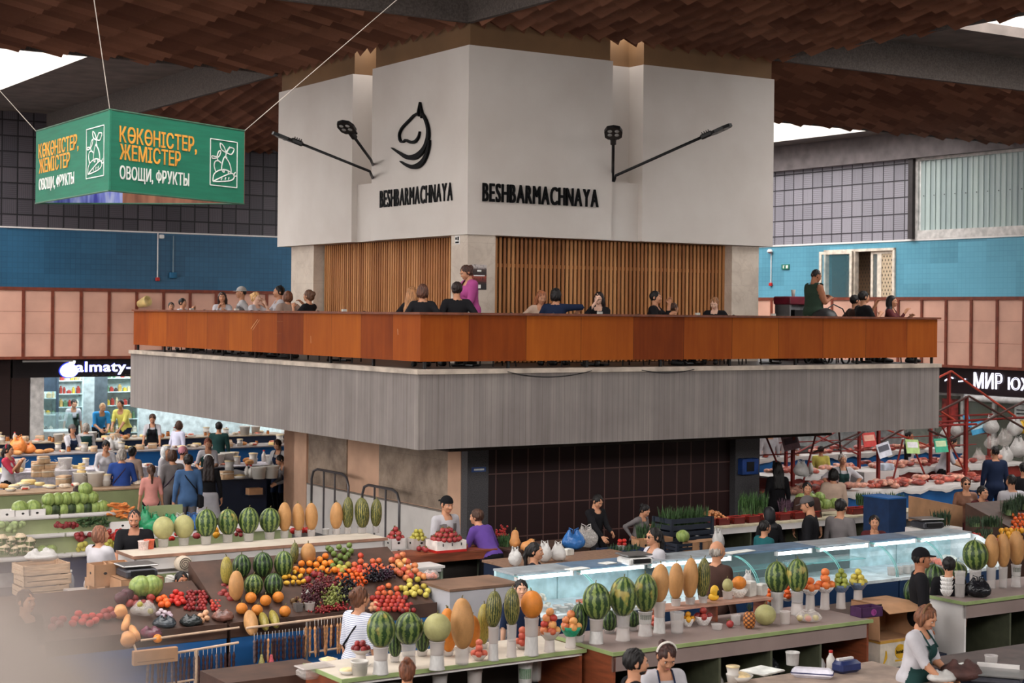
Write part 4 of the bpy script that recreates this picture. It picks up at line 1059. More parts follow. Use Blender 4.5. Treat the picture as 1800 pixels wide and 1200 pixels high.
shelf_unit('pale tall shelves behind the men with bottles', 3.12, 3.9, 26.9, 27.15, 2.7, 6, 4, GC)
shelf_unit('white end shelves right of the yellow-shirted man with jars', 4.35, 5.4, 26.3, 26.7, 2.8, 6, 5, GC)
o = gthing('wall_panel', 'dark slate panel above the shop window with shelves', 'panel'); m = MB(); m.box(1.85, 2.9, 26.2, 26.25, 2.0, 2.5); m.build('panel', NAVYP, o); m = MB(); m.box(2.3, 2.42, 26.18, 26.24, 1.2, 2.0); m.box(2.86, 2.93, 26.18, 26.24, .8, 2.5); m.build('post', NAVYP, o)
o = gthing('doorway_panel', 'dark shop door standing open behind the man in blue', 'door'); m = MB(); m.box(3.95, 4.33, 26.0, 26.06, 0, 2.45); m.build('leaf', pm('dark grey leaf', (84, 92, 98), .5), o); m = MB(); m.box(3.98, 4.3, 25.96, 26.0, 1.2, 1.24); m.build('handle', BLKM, o)
o = gthing('display_fridge', 'small glass-topped chiller inside the almaty shop', 'fridge'); m = MB(); m.rbox(1.85, 3.0, 24.9, 25.6, 0, .95, .03); m.build('cabinet', pm('chiller white', (206, 214, 216), .4), o)
m = MB(); m.add([(1.85, 24.9, .95), (3.0, 24.9, .95), (3.0, 25.2, 1.42), (1.85, 25.2, 1.42)], [(0, 1, 2, 3)]); m.box(1.85, 3.0, 25.2, 25.6, 1.40, 1.43); m.build('glass', clear('chiller glass', (190, 216, 216), .3, .08), o); m = MB(); m.box(1.85, 1.88, 24.95, 25.55, .95, 1.40); m.build('end_panel', emi('lit end panel', (230, 245, 250), 1.0), o)
s2 = gthing('shop_sign', 'dark fascia with white neon outlined Cyrillic letters under the right gallery', 'sign')
m = MB(); m.box(23.6, 23.7, 4.0, 13.0, 2.28, 3.02); m.build('fascia', pm('maroon black fascia', (36, 16, 22), .4), s2)
NEO = emi('white neon', (236, 236, 255), 2.2)
def neon(tx, b0, b1):
    c = bpy.data.curves.new('t', 'FONT'); c.body = tx; c.fill_mode = 'NONE'; c.bevel_depth = .014; c.bevel_resolution = 1; c.resolution_u = 3
    o = bpy.data.objects.new('t', c); COL.objects.link(o); bpy.context.view_layer.update()
    me = bpy.data.meshes.new_from_object(o.evaluated_get(bpy.context.evaluated_depsgraph_get())); bpy.data.objects.remove(o)
    lo, hi = me_bounds(me); me.transform(Matrix.Translation((0, 0, 2.46)) @ Matrix.Rotation(math.pi/2, 4, 'X') @ Matrix.Diagonal(((b0-b1)/(hi[0]-lo[0]), .44/(hi[1]-lo[1]), 1, 1)) @ Matrix.Translation((-lo[0], -lo[1], 0)))
    o = put('lettering', set_mat(me, NEO), s2, (23.57, b0, 0)); o.rotation_euler = (0, 0, -math.pi/2)
neon('МИР', 10.10, 9.10); neon('ЮЖНЫЙ', 8.90, 7.0)
m = MB()
stroke(m, [(-11.15, 2.62), (-10.95, 2.72), (-10.85, 2.70)], .03, .02); stroke(m, [(-10.65, 2.62), (-10.5, 2.64), (-10.4, 2.70)], .03, .02)
o = m.build('neon_bird', NEO, s2, (23.58, 0, 0)); o.rotation_euler = (0, 0, -math.pi/2)
m = MB(); m.box(23.8, 23.9, 9.85, 13, 0, 2.28);
wn = bpy.data.objects.new('window_2', None); COL.objects.link(wn); wn.location = GL; wn.rotation_euler = (0, 0, TH); wn['kind'] = 'structure'
m = MB(); m.box(23.88, 23.9, 4, 13, .4, 2.28); m.build('pane', clear('shop pane', (120, 124, 112), .45, .06), wn); m = MB()
b = 4.0
while b < 13: m.box(23.8, 23.92, b-.05, b+.05, 0, 2.28); b += 1.12
m.box(23.8, 23.92, 4, 13, 2.2, 2.28); m.box(23.8, 23.92, 4, 13, .3, .42); m.build('window_frame', pm('grey shop frame', (176, 172, 168), .5), wn)
m = MB(); m.box(25.2, 25.3, 4, 13, 0, 2.9); struct(m, 'wall_shop_inner', pm('dim shop interior', (104, 92, 78), .8, .3, 1.2))
o = gthing('awning_tube', 'rolled pale awning tube in front of the right shop', 'awning'); m = MB(); m.tube([(23.2, 10.05, 2.20), (23.2, 6.0, 2.20)], .09, 12); m.build('roll', pm('pale awning cloth', (196, 194, 192), .6), o, smooth=True); m = MB(); m.ell((23.2, 10.06, 2.2), (.11, .03, .11), 12, 6); m.build('end_cap', pm('grey cap', (150, 150, 150), .5), o)
o = gthing('shop_poster', 'red and black poster in the right shop window', 'poster'); m = MB(); m.box(23.84, 23.86, 10.9, 11.5, 1.2, 2.1); m.build('sheet', pm('red poster', (120, 40, 36), .5, .5, 5), o)
o = gthing('shop_poster', 'grey notice with small print in the right shop window', 'poster'); m = MB(); m.box(23.84, 23.86, 8.2, 8.9, 1.3, 2.05); m.build('sheet', pm('grey notice', (186, 188, 186), .5), o); m = MB(); [m.box(23.83, 23.84, 8.27, 8.83, 1.4+.1*k, 1.43+.1*k) for k in range(6)]; m.build('print', INK, o)
BLK = pm('black chair plastic', (24, 23, 25), .5)
def mk_chair():
    o = thing('cafe_chair', 'black cafe chair with rounded back', 'chair')
    m = MB(); m.rbox(-.21, .21, -.21, .21, .44, .47, .02); m.build('seat', BLK, o)
    m = MB(); m.tube([(-.19, .2, .45), (-.20, .23, .70), (-.14, .25, .82), (0, .255, .86), (.14, .25, .82), (.20, .23, .70), (.19, .2, .45)], .015, 8); m.tube([(-.19, .235, .66), (0, .27, .68), (.19, .235, .66)], .012, 6); m.build('backrest', BLK, o, smooth=True)
    for sx in (-1, 1):
        for sy in (-1, 1): m = MB(); m.tube([(sx*.18, sy*.18, .44), (sx*.20, sy*.22, 0)], .013, 6); m.build('leg', BLK, o)
    return o
def mk_table():
    o = thing('cafe_table', 'dark square cafe table', 'table')
    m = MB(); m.rbox(-.35, .35, -.35, .35, .70, .73, .01); m.build('tabletop', pm('dark tabletop', (70, 50, 42), .4), o)
    m = MB(); m.tube([(0, 0, .02), (0, 0, .70)], .03, 10); m.build('pedestal', BLKM, o)
    m = MB(); m.tube([(-.25, 0, .02), (.25, 0, .02)], .02, 6); m.tube([(0, -.25, .02), (0, .25, .02)], .02, 6); m.build('foot', BLKM, o); return o
ch0, tb0 = mk_chair(), mk_table(); first = [True, True]
def place(proto, i, loc, rz, lab, group):
    if first[i]: first[i] = False; o = proto; o.location = loc; o.rotation_euler = (0, 0, rz); o['label'] = lab; o['group'] = group; return o
    return dup(proto, loc, rz, lab, group)
tabs = [(.75, 10.9, 'at the far left end'), (.8, 8.7, 'by the girl in white'), (.8, 6.6, 'by the blonde woman'), (.85, 4.2, 'left of the corner pair'), (1.5, 2.3-1.2, 'beside the black-sweater man'), (3.9, .85, 'by the long-haired woman'), (6.0, .85, 'by the black-hooded man'), (7.75, .85, 'by the fair-haired child'), (10.1, .95, 'at the right end')]
for a, b, wh in tabs:
    place(tb0, 1, g2w(a, b, ZS), TH, 'dark square cafe table on the balcony '+wh, 'cafe tables')
    left = a < 1.3
    for k, (dx, dy, rz) in enumerate(((0, .62, 0), (0, -.62, math.pi)) if left else ((.62, 0, -math.pi/2), (-.62, 0, math.pi/2))):
        place(ch0, 0, g2w(a+dx, b+dy, ZS), TH+rz, 'black cafe chair, %s side of the table %s' % (('far', 'near')[k] if left else ('right', 'left')[k], wh.replace('the balcony', 'the terrace')), 'cafe chairs')
def small(nm, lab, cat, mb_, mats, loc, rz=TH, group=None, **kw): return tag(mb_.build(nm, mats, None, loc, rz, **kw), lab, cat, group)
PAPER = pm('white card', (196, 192, 184), .6)
for a, b, wh in tabs:
    hold = thing('napkin_holder', 'small white menu card stand on the cafe table '+wh, 'card holder', g2w(a+.1, b+.05, ZS+.73), TH)
    m = MB(); m.box(-.04, .04, -.025, .025, 0, .17); m.build('card', PAPER, hold); m = MB(); m.box(-.025, .025, -.028, -.025, .05, .07); m.box(-.025, .025, -.028, -.025, .09, .12); m.build('print', pm('brown print', (120, 80, 60), .6), hold)
o = thing('coffee_machine', 'dark red coffee machine stand beside the far right pillar', 'coffee machine', g2w(9.9, 2.6, ZS), TH)
m = MB(); m.rbox(-.35, .35, -.25, .25, 0, .62, .01); m.build('counter', pm('dark maroon counter', (52, 20, 26), .4), o); m = MB(); m.box(-.30, -.27, -.22, .2, .62, 1.12); m.box(.27, .30, -.22, .2, .62, 1.12); m.box(-.3, .3, .1, .2, .62, 1.12); m.build('frame', pm('steel', (176, 176, 178), .3, .05, 3, metal=.8), o); m = MB(); m.rbox(-.33, .33, -.26, .22, 1.08, 1.24, .02); m.build('hood', pm('maroon', (104, 24, 40), .4), o); m = MB(); m.box(-.15, .12, -.20, .0, .84, .98); m.box(-.25, .25, -.2, .1, .62, .68); m.build('group_head', BLKM, o)
o = thing('cup_stack', 'stack of paper cups on the coffee machine', 'cups', g2w(9.8, 2.5, ZS+1.24), TH); m = MB(); m.lathe([(.03, 0), (.045, .13), (.043, .13)], 12); m.build('cup', PAPER, o, smooth=True)
o = thing('stroller', 'black baby stroller with hood and bag beside the standing man', 'stroller', g2w(9.0, .72, ZS), TH)
m = MB(); m.ell((0, 0, .55), (.25, .3, .16), 14, 8); m.build('seat', BLK, o, smooth=True); m = MB(); m.lathe([(.27, 0), (.25, .14), (.16, .25), (.001, .30)], 16, 0, Matrix.Translation((-.05, 0, .72)) @ Matrix.Rotation(math.radians(-30), 4, 'Y')); m.build('hood', BLK, o, smooth=True); m = MB(); m.tube([(-.2, 0, .5), (-.1, 0, .95), (.15, 0, 1.08), (.38, 0, 1.0), (.5, 0, .8)], .012, 6); m.build('handle', BLKM, o)
for sx in (-1, 1):
    for sy in (-1, 1): m = MB(); m.tube([(sx*.25+.1*math.cos(t), sy*.22, .1+.1*math.sin(t)) for t in [i*math.pi/6 for i in range(12)]], .02, 6, closed=True); m.tube([(sx*.25, sy*.22, .1), (0, sy*.2, .5)], .012, 6); m.build('wheel', BLKM, o)
WTOP = pm('cream worktop', (206, 194, 178), .5, .06, 3); WPAN = pm('white laminate', (216, 210, 206), .45, .05, 2); GEDGE = pm('green edging', (142, 158, 104), .5, .08, 4)
PGREY = pm('mauve grey laminate', (140, 122, 116), .5, .06, 2); OLIVE = pm('olive green panel', (138, 146, 104), .6, .07, 2); NAVY = pm('navy blue panel', (24, 44, 92), .5, .08, 2)
BLUEP = pm('blue panel', (30, 92, 152), .5, .08, 2); DKBLUE = pm('dark blue base', (22, 34, 56), .5, .08, 2); BRNW = pm('brown wood panel', (128, 66, 40), .5, .15, 3, stretch=(1, 1, 8)); DARKW = pm('dark brown board', (72, 50, 40), .6, .15, 5)
CARD = pm('brown cardboard', (176, 132, 96), .8, .07, 5); INNER = pm('dark shelf interior', (44, 38, 35), .8)
DKOL = pm('dark olive board', (78, 80, 62), .6)
def counter(nm, lab, cat, a0, a1, b0, b1, z, top=WTOP, edge=None, front=None, side=WPAN, open_from=None, nshelf=0, apron=.15, toe=0.0, th=.03, back=True, base=None, div=None, panel=WPAN):
    o = gthing(nm, lab, cat)
    m = MB(); m.box(a0, a1, b0, b1, z-th, z); m.build('worktop', top, o)
    if edge: m = MB(); m.box(a0-.012, a1+.012, b0-.02, b0, z-th-.004, z+.004); m.box(a0-.012, a0, b0, b1, z-th-.004, z+.004); m.build('edging', edge, o)
    if open_from is None:
        m = MB(); m.box(a0+.02, a1-.02, b0+.03, b1-.02, toe, z-th); m.build('body', front or side, o)
        if base: m = MB(); m.box(a0+.01, a1-.01, b0+.02, b1-.01, 0, base[0]); m.build('base', base[1], o)
    else:
        m = MB(); m.box(a0+.02, a1-.02, b0+.02, b0+.045, z-th-apron, z-th); m.build('front_panel', front or panel, o)
        for a in [a0+.02, a1-.05]: m = MB(); m.box(a, a+.03, b0+.02, b1, 0, z-th); m.build('side_panel', side, o)
        if div:
            n = int(round((a1-a0)/div))
            for k in range(1, n): a = a0+(a1-a0)*k/n; m = MB(); m.box(a-.015, a+.015, b0+.05, b1-.03, .1, z-th); m.build('divider', DKOL, o)
        for k in range(nshelf): zz = .12+(z-.3)*k/max(nshelf, 1)*.9; m = MB(); m.box(a0+.05, a1-.05, b0+.06, b1-.03, zz, zz+.025); m.build('shelf', DKOL if edge else WPAN, o)
        if back: m = MB(); m.box(a0+.05, a1-.05, b1-.03, b1, 0, z-th); m.build('back_panel', INNER, o)
    return o
counter('fruit_counter', 'fruit counter with melons on stacked tubs, nearest one with open shelves', 'counter', -5.2, -2.44, -7.75, -6.95, 1.0, WTOP, GEDGE, side=BRNW, open_from=1, nshelf=2, apron=.04)
counter('fruit_counter', 'long mauve-fronted fruit counter with green edges below the row of watermelons', 'counter', -2.42, 1.15, -8.2, -7.15, 1.04, PGREY, GEDGE, front=PGREY, side=BRNW, open_from=1, nshelf=1, apron=.17, div=.72)
counter('fruit_counter', 'white-sided counter with green edges carrying tall melons at far right', 'counter', 2.88, 7.2, -8.0, -7.05, 1.05, PGREY, GEDGE, front=PGREY, side=WPAN, open_from=1, nshelf=1, apron=.17, div=.9)
o = gthing('raised_shelf', 'narrow raised shelf on the right fruit counter holding tan melons', 'shelf'); m = MB(); m.box(-1.25, .32, -7.5, -7.2, 1.225, 1.25); m.build('board', pm('pinkish board', (170, 130, 112), .5), o)
for a in (-1.2, -.45, .27): m = MB(); m.box(a-.015, a+.015, -7.45, -7.25, 1.04, 1.225); m.build('leg', BRNW, o)
counter('melon_stand', 'low blue-fronted stand between the fruit counters with watermelons in bowls', 'stand', 1.55, 2.8, -7.45, -6.75, .92, DARKW, None, front=DKBLUE)
counter('white_counter', 'white-fronted counter with a brown top left of the glass display cases', 'counter', -2.40, -1.42, -5.0, -4.3, 1.2, pm('brown worn top', (120, 92, 74), .6, .12, 3), None, front=pm('pale grey front', (178, 176, 180), .5, .06, 1.5), base=(.2, DKBLUE))
W1o = counter('melon_shelf', 'long white shelf counter lined with watermelons and melons in tubs', 'counter', -4.80, -1.14, -1.17, -.55, 1.26, WTOP, pm('brown edge strip', (150, 112, 92), .5), side=WPAN, open_from=1, nshelf=1, apron=.16, back=False)
for q_ in ((-3.95, -3.85), (-1.35, -1.2)): m = MB(); m.box(*q_, -1.12, -.6, 0, 1.2); m.build('support', WPAN, W1o)
counter('side_counter', 'small counter with a pomegranate box in front of the man in the backward cap', 'counter', -1.1, .52, -1.45, -.95, 1.03, BRNW, None, side=pm('grey green board', (120, 130, 112), .6), front=BRNW, open_from=1, nshelf=1, apron=.10)
counter('vegetable_table', 'dark table of squash and greens against the red tiles', 'table', .70, 2.1, -1.55, -.9, 1.0, DARKW, None, front=DARKW)
counter('wooden_table', 'brown-topped table with carrier bags behind the glass cases', 'table', -.15, 2.05, -3.15, -2.1, 1.0, pm('grainy brown tabletop', (132, 102, 82), .6, .12, 20), None, front=DKBLUE)
counter('crate_bench', 'dark bench carrying crates of greens below the red tiles', 'bench', 2.15, 4.25, -3.1, -1.9, .82, DKBLUE, None, front=DKBLUE)
counter('greens_counter', 'white counter with red baskets of vegetables beside the granite pillar', 'counter', 4.45, 9.8, -.95, -.25, 1.0, pm('yellowish white top', (200, 188, 160), .5), None, side=WPAN, open_from=1, nshelf=1, apron=.10, div=1.3)
o = gthing('vegetable_rack', 'olive green tiered vegetable rack with white trays on a navy base', 'rack')
m = MB(); m.box(-10.5, -3.3, 2.45, 3.6, 0, .80); m.build('base', NAVY, o)
m = MB(); m.box(-10.5, -3.3, 2.52, 2.56, .80, 1.08); m.box(-10.5, -3.3, 2.80, 2.84, 1.08, 1.30); m.box(-10.5, -3.3, 3.08, 3.12, 1.3, 1.40); m.build('back_panel', OLIVE, o)
for z, b0, b1 in ((.80, 2.16, 2.52), (1.06, 2.46, 2.80), (1.30, 2.74, 3.10)):
    a = -10.5
    while a < -3.4: m = MB(); m.box(a+.01, a+1.18, b0, b1, z, z+.02); m.box(a+.01, a+1.18, b0, b0+.02, z, z+.06); m.build('tray', WPAN, o); a += 1.2
m = MB(); m.box(-5.55, -5.15, 2.40, 2.44, .4, .6); m.build('label', pm('pale notice', (150, 150, 158), .6), o)
counter('olive_counter', 'olive green dairy counter with brown top behind the vegetable rack', 'counter', -9.5, -.52, 9.0, 9.75, 1.0, pm('tan counter top', (160, 132, 104), .5), None, front=OLIVE, base=(.45, INNER))
m = MB(); a = -8.6
o2 = bpy.data.objects['olive_counter']
while a < -.6: m = MB(); m.box(a-.04, a+.04, 8.985, 9.03, .45, .97); m.build('post', BRNW, o2); a += 1.62
CLOTHW = pm('pale patterned oilcloth', (206, 200, 208), .5, .12, 14)
counter('dairy_counter', 'dairy counter under pale patterned oilcloth with cheeses and tubs', 'counter', -4.5, .9, 12.85, 13.75, 1.0, CLOTHW, None, front=CLOTHW, base=(.55, BLUEP))
counter('dairy_counter', 'navy-fronted dairy counter with white buckets beside the beige column', 'counter', .9, 2.12, 9.85, 11.5, 1.0, pm('steel top', (150, 152, 158), .4), None, front=DKBLUE)
counter('dairy_counter', 'far grey-topped deli counter with a blue front across the left hall', 'counter', -4.0, 6.6, 16.9, 17.8, 1.0, pm('grey marble top', (150, 142, 140), .5, .12, 4), None, front=BLUEP)
counter('dairy_counter', 'farthest deli counter heaped with packets before the almaty shop', 'counter', -3.0, 7.5, 20.4, 21.2, 1.0, pm('buff top', (170, 152, 130), .5), None, front=DKBLUE)
WPAP = pm('white butcher paper', (194, 188, 184), .6, .04, 4)
def meat_counter(lab, a0, a1, b0, b1, front):
    o = counter('meat_counter', lab, 'counter', a0, a1, b0, b1, .98, WPAN, None, front=front, base=(.15, DKBLUE))
    r = random.Random(int(a0*10)); m = MB(); n = int((a1-a0)/.12)
    def fn(u, v):
        a = a0-.01+(a1-a0+.02)*u; s = math.sin(a*7.3)*.03+math.sin(a*17)*.015
        if v < .34: return (a, b0-.035, .93-.07*0+s-.05*(1-v/.34)+.0)
        if v < .67: return (a, b0-.02, .985+.004*math.sin(a*9))
        return (a, b1-.1, .99)
    m.sheet(fn, n, 3); m.build('paper', WPAP, o); return o
meat_counter('nearest meat counter with a bright blue front and white paper', 8.9, 15.6, 2.0, 2.95, BLUEP)
meat_counter('second meat counter with a red edge behind the hanging signs', 11.5, 19.5, 5.0, 5.9, pm('red painted front', (124, 44, 36), .5))
meat_counter('far meat counter near the dark shop windows on the right', 13.0, 21.5, 8.6, 9.4, BLUEP)
CHW = pm('white chiller deck', (214, 222, 224), .35); GLS = clear('display glass', (170, 205, 208), .16, .05); GLE = clear('green glass edge', (130, 200, 196), .6, .1); CBACK = pm('pale blue back panel', (176, 206, 210), .4)
TUBE = emi('lit fluorescent tube', (235, 248, 255), 9.0)
cases = [(-1.38, -.48, 'leftmost, holding mushrooms and salad tubs'), (-.46, .62, 'second from the left, with an empty white deck'), (.64, 2.05, 'third from the left, behind the tan melons'), (2.07, 3.52, 'behind the bald man, with a curved glass end'), (3.54, 4.55, 'fourth along, with bare dark shelves'), (4.57, 5.48, 'with a small code card, second from the right end'), (5.50, 6.62, 'at the right end with a glowing white side and pink fish')]
for i, (a0, a1, wh) in enumerate(cases):
    o = gthing('display_case', 'glass display case '+wh, 'display case', 'glass display cases')
    m = MB(); m.box(a0, a1, -5.35, -4.35, .12, .80); m.build('cabinet', pm('blue cabinet', (24, 52, 88), .45, .06, 2), o)
    m = MB(); m.box(a0, a1, -5.37, -4.35, .80, .84); m.build('deck', CHW, o)
    m = MB(); m.box(a0, a1, -4.40, -4.35, .84, 1.25); m.build('back_panel', CBACK if i not in (3, 4) else pm('smoky back panel', (70, 78, 80), .3), o)
    m = MB(); m.box(a0, a1, -4.80, -4.33, 1.25, 1.275); m.build('lid', pm('blue grey lid', (96, 118, 140), .35) if i % 2 else pm('steel lid', (150, 156, 160), .3), o)
    m = MB(); arc = [(-4.80-.52*math.sin(t), .84+.41*math.cos(t)) for t in [j*math.pi/2/8 for j in range(9)]]
    for j in range(8): m.add([(a0, arc[j][0], arc[j][1]), (a1, arc[j][0], arc[j][1]), (a1, arc[j+1][0], arc[j+1][1]), (a0, arc[j+1][0], arc[j+1][1])], [(0, 1, 2, 3)])
    m.build('front_glass', GLS, o, smooth=True)
    for a in (a0+.005, a1-.005):
        if i == 6 and a > a0+.1: continue
        m = MB(); m.tube([(a, p[0], p[1]) for p in arc], .008, 6); m.build('glass_edge', GLE, o, smooth=True)
    if i == 6: m = MB(); m.add([(a1, p[0], p[1]) for p in arc]+[(a1, -4.4, .84), (a1, -4.4, 1.25)][::-1][:0]+[(a1, -4.4, .84), (a1, -4.4, 1.25)], [tuple(range(11))]); m.build('end_panel', pm('white end panel', (236, 240, 242), .3), o)
    L0, L1 = (a0+.04, a1-.06) if i not in (3,) else (a0+.75, a1-.1)
    lp_ = None
    m = MB(); m.tube([(L0, -4.80, 1.215), (L1, -4.80, 1.215)], .022, 8); lp_ = m.build('tube_lamp', TUBE, o); m = MB(); m.box(L0-.02, L0, -4.83, -4.77, 1.19, 1.25); m.box(L1, L1+.02, -4.83, -4.77, 1.19, 1.25); m.build('socket', WPAN, lp_)
    m = MB(); m.box(a0+.02, a1-.02, -4.75, -4.45, 1.02, 1.03)
    if i in (3, 4): m.build('shelf', GLE, o)
REDM = pm('dark red paint', (124, 34, 28), .5, .15, 4); REDO = pm('orange red paint', (168, 62, 44), .5, .1, 4); BRNM = pm('brown pipe', (64, 36, 30), .5)
def rod(m, p, q, r=.022): m.tube([p, q], r, 7)
def frame(lab, a0, a1, b, zt, mats, posts, diag, beams):
    o = gthing('stall_frame', lab, 'frame')
    for a in posts: m = MB(); m.box(a-.03, a+.03, b-.03, b+.03, 0, zt); m.build('post', mats[0], o)
    for z in beams: m = MB(); rod(m, (a0, b, z), (a1, b, z), .025 if z > 1.8 else .012); m.build('rail', mats[0], o)
    for (p, q, k) in diag: m = MB(); rod(m, (p[0], b, p[1]), (q[0], b, q[1]), .02 if k < 2 else .012); m.build('brace', mats[k % len(mats)], o)
    return o
frame('red pipe frame over the nearest meat counter', 9.0, 15.2, 2.65, 2.2, (REDM, BRNM), (9.97, 12.30, 14.87), [((9.2, 2.2), (9.9, .95), 0), ((10.6, 2.15), (10.2, 1.0), 0), ((11.2, 2.1), (11.35, 1.0), 1), ((13.0, 1.9), (12.7, 1.0), 0), ((13.2, 1.9), (13.75, .98), 0), ((14.1, 2.2), (15.0, .95), 0), ((10.5, 1.72), (11.7, 2.05), 1), ((11.9, 2.1), (11.2, 1.75), 1)], (1.72, 2.15))
frame('red lattice frame with hanging bags behind the sign cards', 12.2, 19.0, 5.5, 2.1, (REDM, REDO), (12.4, 14.6, 16.9, 18.9), [((12.4, 2.1), (14.6, 1.3), 0), ((14.6, 2.1), (12.4, 1.3), 0), ((14.6, 2.1), (16.9, 1.4), 1), ((16.9, 2.1), (14.6, 1.4), 0)], (1.65, 2.1))
o = gthing('roof_truss', 'red and brown roof truss rods before the dark shop fascia', 'truss')
def rp(u0, v0, u1, v1, b, mt):
    p, q = w2g(onb(u0, v0, b)), w2g(onb(u1, v1, b)); m = MB(); rod(m, (p[0], b, onb(u0, v0, b).z), (q[0], b, onb(u1, v1, b).z), .026); m.build('rod', mt, o)
rp(1640, 668, 1672, 652, 4.2, REDO); rp(1672, 652, 1785, 732, 4.2, REDO); rp(1652, 722, 1680, 740, 4.2, REDO)
rp(1640, 728, 1703, 696, 3.4, BRNM); rp(1703, 696, 1808, 757, 3.4, BRNM); rp(1545, 778, 1640, 722, 3.4, BRNM); rp(1660, 778, 1810, 700, 3.4, BRNM); rp(1632, 756, 1672, 772, 3.4, BRNM); rp(1640, 742, 1810, 733, 3.6, REDM)
for u, v0 in ((1703, 696), (1672, 652)):
    p = w2g(onb(u, v0, 3.4 if u == 1703 else 4.2)); bb = 3.4 if u == 1703 else 4.2; m = MB(); m.box(p[0]-.03, p[0]+.03, bb+.03, bb+.09, 0, onb(u, v0, bb).z); m.build('post', REDM, o)
o = gthing('green_column', 'dark green metal column at the far right edge', 'column'); p = w2g(W(1799, 760, 26.5)); m = MB(); m.box(p[0]-.06, p[0]+.2, p[1]-.5, p[1]-.3, 0, 2.8); m.build('shaft', pm('dark green enamel', (18, 48, 46), .45), o); m = MB(); m.box(p[0]-.09, p[0]+.23, p[1]-.53, p[1]-.27, 0, .1); m.build('base', BLKM, o)
o = gthing('blue_box', 'blue electrical box on the right granite pillar', 'box'); m = MB(); m.rbox(8.26, 8.66, 2.16, 2.30, 1.42, 1.72, .01); m.build('housing', pm('strong blue', (34, 70, 138), .5), o); m = MB(); m.box(8.36, 8.54, 2.15, 2.165, 1.48, 1.66); m.build('window', BLKM, o)
for k, (a, c) in enumerate(((2.5, 'blue sticker on the corner granite pillar'),)):
    o = gthing('sticker', 'small blue and white sticker on the corner granite pillar', 'sticker'); m = MB(); m.box(2.38, 2.66, 2.285, 2.30, 1.72, 1.80); m.build('sheet', pm('sticker blue', (60, 84, 140), .5), o); m = MB(); m.box(2.42, 2.62, 2.28, 2.285, 1.745, 1.775); m.build('print', WHT, o)
PIPE = pm('worn grey tube', (92, 88, 90), .35, .1, 4, metal=.4)
for k, (b0, b1, lab) in enumerate(((6.05, 7.6, 'tall tubular trolley frame against the white dado, left of the two'), (4.1, 5.5, 'tubular trolley frame against the white dado, right of the two'))):
    o = gthing('trolley_frame', lab, 'trolley'); x = 2.0; zt = 1.36 if k == 0 else 1.25; m = MB()
    m.tube([(x, b0, .1), (x, b0, zt-.2), (x, b0+.08, zt-.05), (x, b0+.25, zt), (x, b1-.25, zt), (x, b1-.08, zt-.05), (x, b1, zt-.2), (x, b1, .1)], .025, 8); m.build('hoop', PIPE, o, smooth=True)
    for t in (.36, .66): m = MB(); m.tube([(x, b0+(b1-b0)*t, .1), (x, b0+(b1-b0)*t, zt)], .02, 8); m.build('bar', PIPE, o)
    m = MB(); m.box(x-.5, x+.05, b0-.02, b1+.02, .06, .12); m.build('deck', pm('grey deck', (70, 70, 72), .5), o)
    for s in (-1, 1): m = MB(); m.lathe([(.06, -.02), (.06, .02)], 10, 0, Matrix.Translation((x-.2, (b0+b1)/2+s*.5, .06)) @ Matrix.Rotation(math.pi/2, 4, 'Y')); m.build('wheel', BLKM, o)
def slope(b0, z0, b1, z1): return (b0, z0, b1, z1)
FS = (-4.75, .98, -3.55, 1.52); LS = (-4.75, .98, -3.75, 1.34)
def onslope(u, v, sl, off=0.0):
    b0, z0, b1, z1 = sl; L = math.hypot(b1-b0, z1-z0); nb, nz = -(z1-z0)/L, (b1-b0)/L
    q = W(u, v, 1.0)-Vector((0, 0, HC)); o = Vector((0, 0, HC))
    def bz(p): return (-(p.x-CX)*ST+(p.y-CY)*CT, p.z)
    def f(p): b, z = bz(p); return (b-b0)*nb+(z-z0)*nz-off
    f0, f1 = f(o), f(o+q); t = f0/(f0-f1); return o+q*t
def slope_stand(nm, lab, a0, a1, sl, boardm, front, zb=.0):
    o = gthing(nm, lab, 'stand'); b0, z0, b1, z1 = sl; m = MB()
    m.add([(a0, b0, z0), (a1, b0, z0), (a1, b1, z1), (a0, b1, z1), (a0, b0, z0-.03), (a1, b0, z0-.03), (a1, b1, z1-.03), (a0, b1, z1-.03)], [(0,1,2,3),(7,6,5,4),(0,4,5,1),(1,5,6,2),(2,6,7,3),(3,7,4,0)]); m.build('board', boardm, o)
    m = MB(); m.add([(a0, b0, 0), (a1, b0, 0), (a1, b1, 0), (a0, b1, 0), (a0, b0, z0-.03), (a1, b0, z0-.03), (a1, b1, z1-.03), (a0, b1, z1-.03)], [(0,3,2,1),(4,5,6,7),(0,1,5,4),(1,2,6,5),(2,3,7,6),(3,0,4,7)]); m.build('base', boardm, o); m = MB(); m.box(a0+.005, a1-.005, b0-.015, b0-.001, 0, z0-.125); m.build('front_panel', front, o)
    m = MB(); m.box(a0, a1, b0-.02, b0, z0-.12, z0+.04); m.build('lip', boardm, o); return o
slope_stand('fruit_stand', 'sloping dark fruit stand heaped with watermelons, citrus and apples', -5.02, -2.43, FS, DARKW, BLUEP)
slope_stand('fruit_stand', 'sloping stand of tomatoes and vegetables at lower left', -8.2, -5.06, LS, DARKW, BLUEP)
CREAMP = pm('cream painted pipe', (196, 166, 140), .5)
rk = gthing('hanging_rack', 'cream pipe rack with strings of nut sweets before the fruit stand', 'rack')
m = MB(); m.tube([(-4.95, -5.02, 1.0), (-3.5, -5.02, 1.03)], .014, 8); m.build('rail', CREAMP, rk); m = MB(); m.tube([(-4.2, -5.02, .66), (-3.35, -5.02, .69)], .012, 8); m.build('rail', CREAMP, rk)
for a in (-4.22, -3.4): m = MB(); m.tube([(a, -5.0, 0), (a, -5.0, 1.02)], .014, 8); m.build('post', pm('grey pipe', (110, 104, 100), .4), rk)
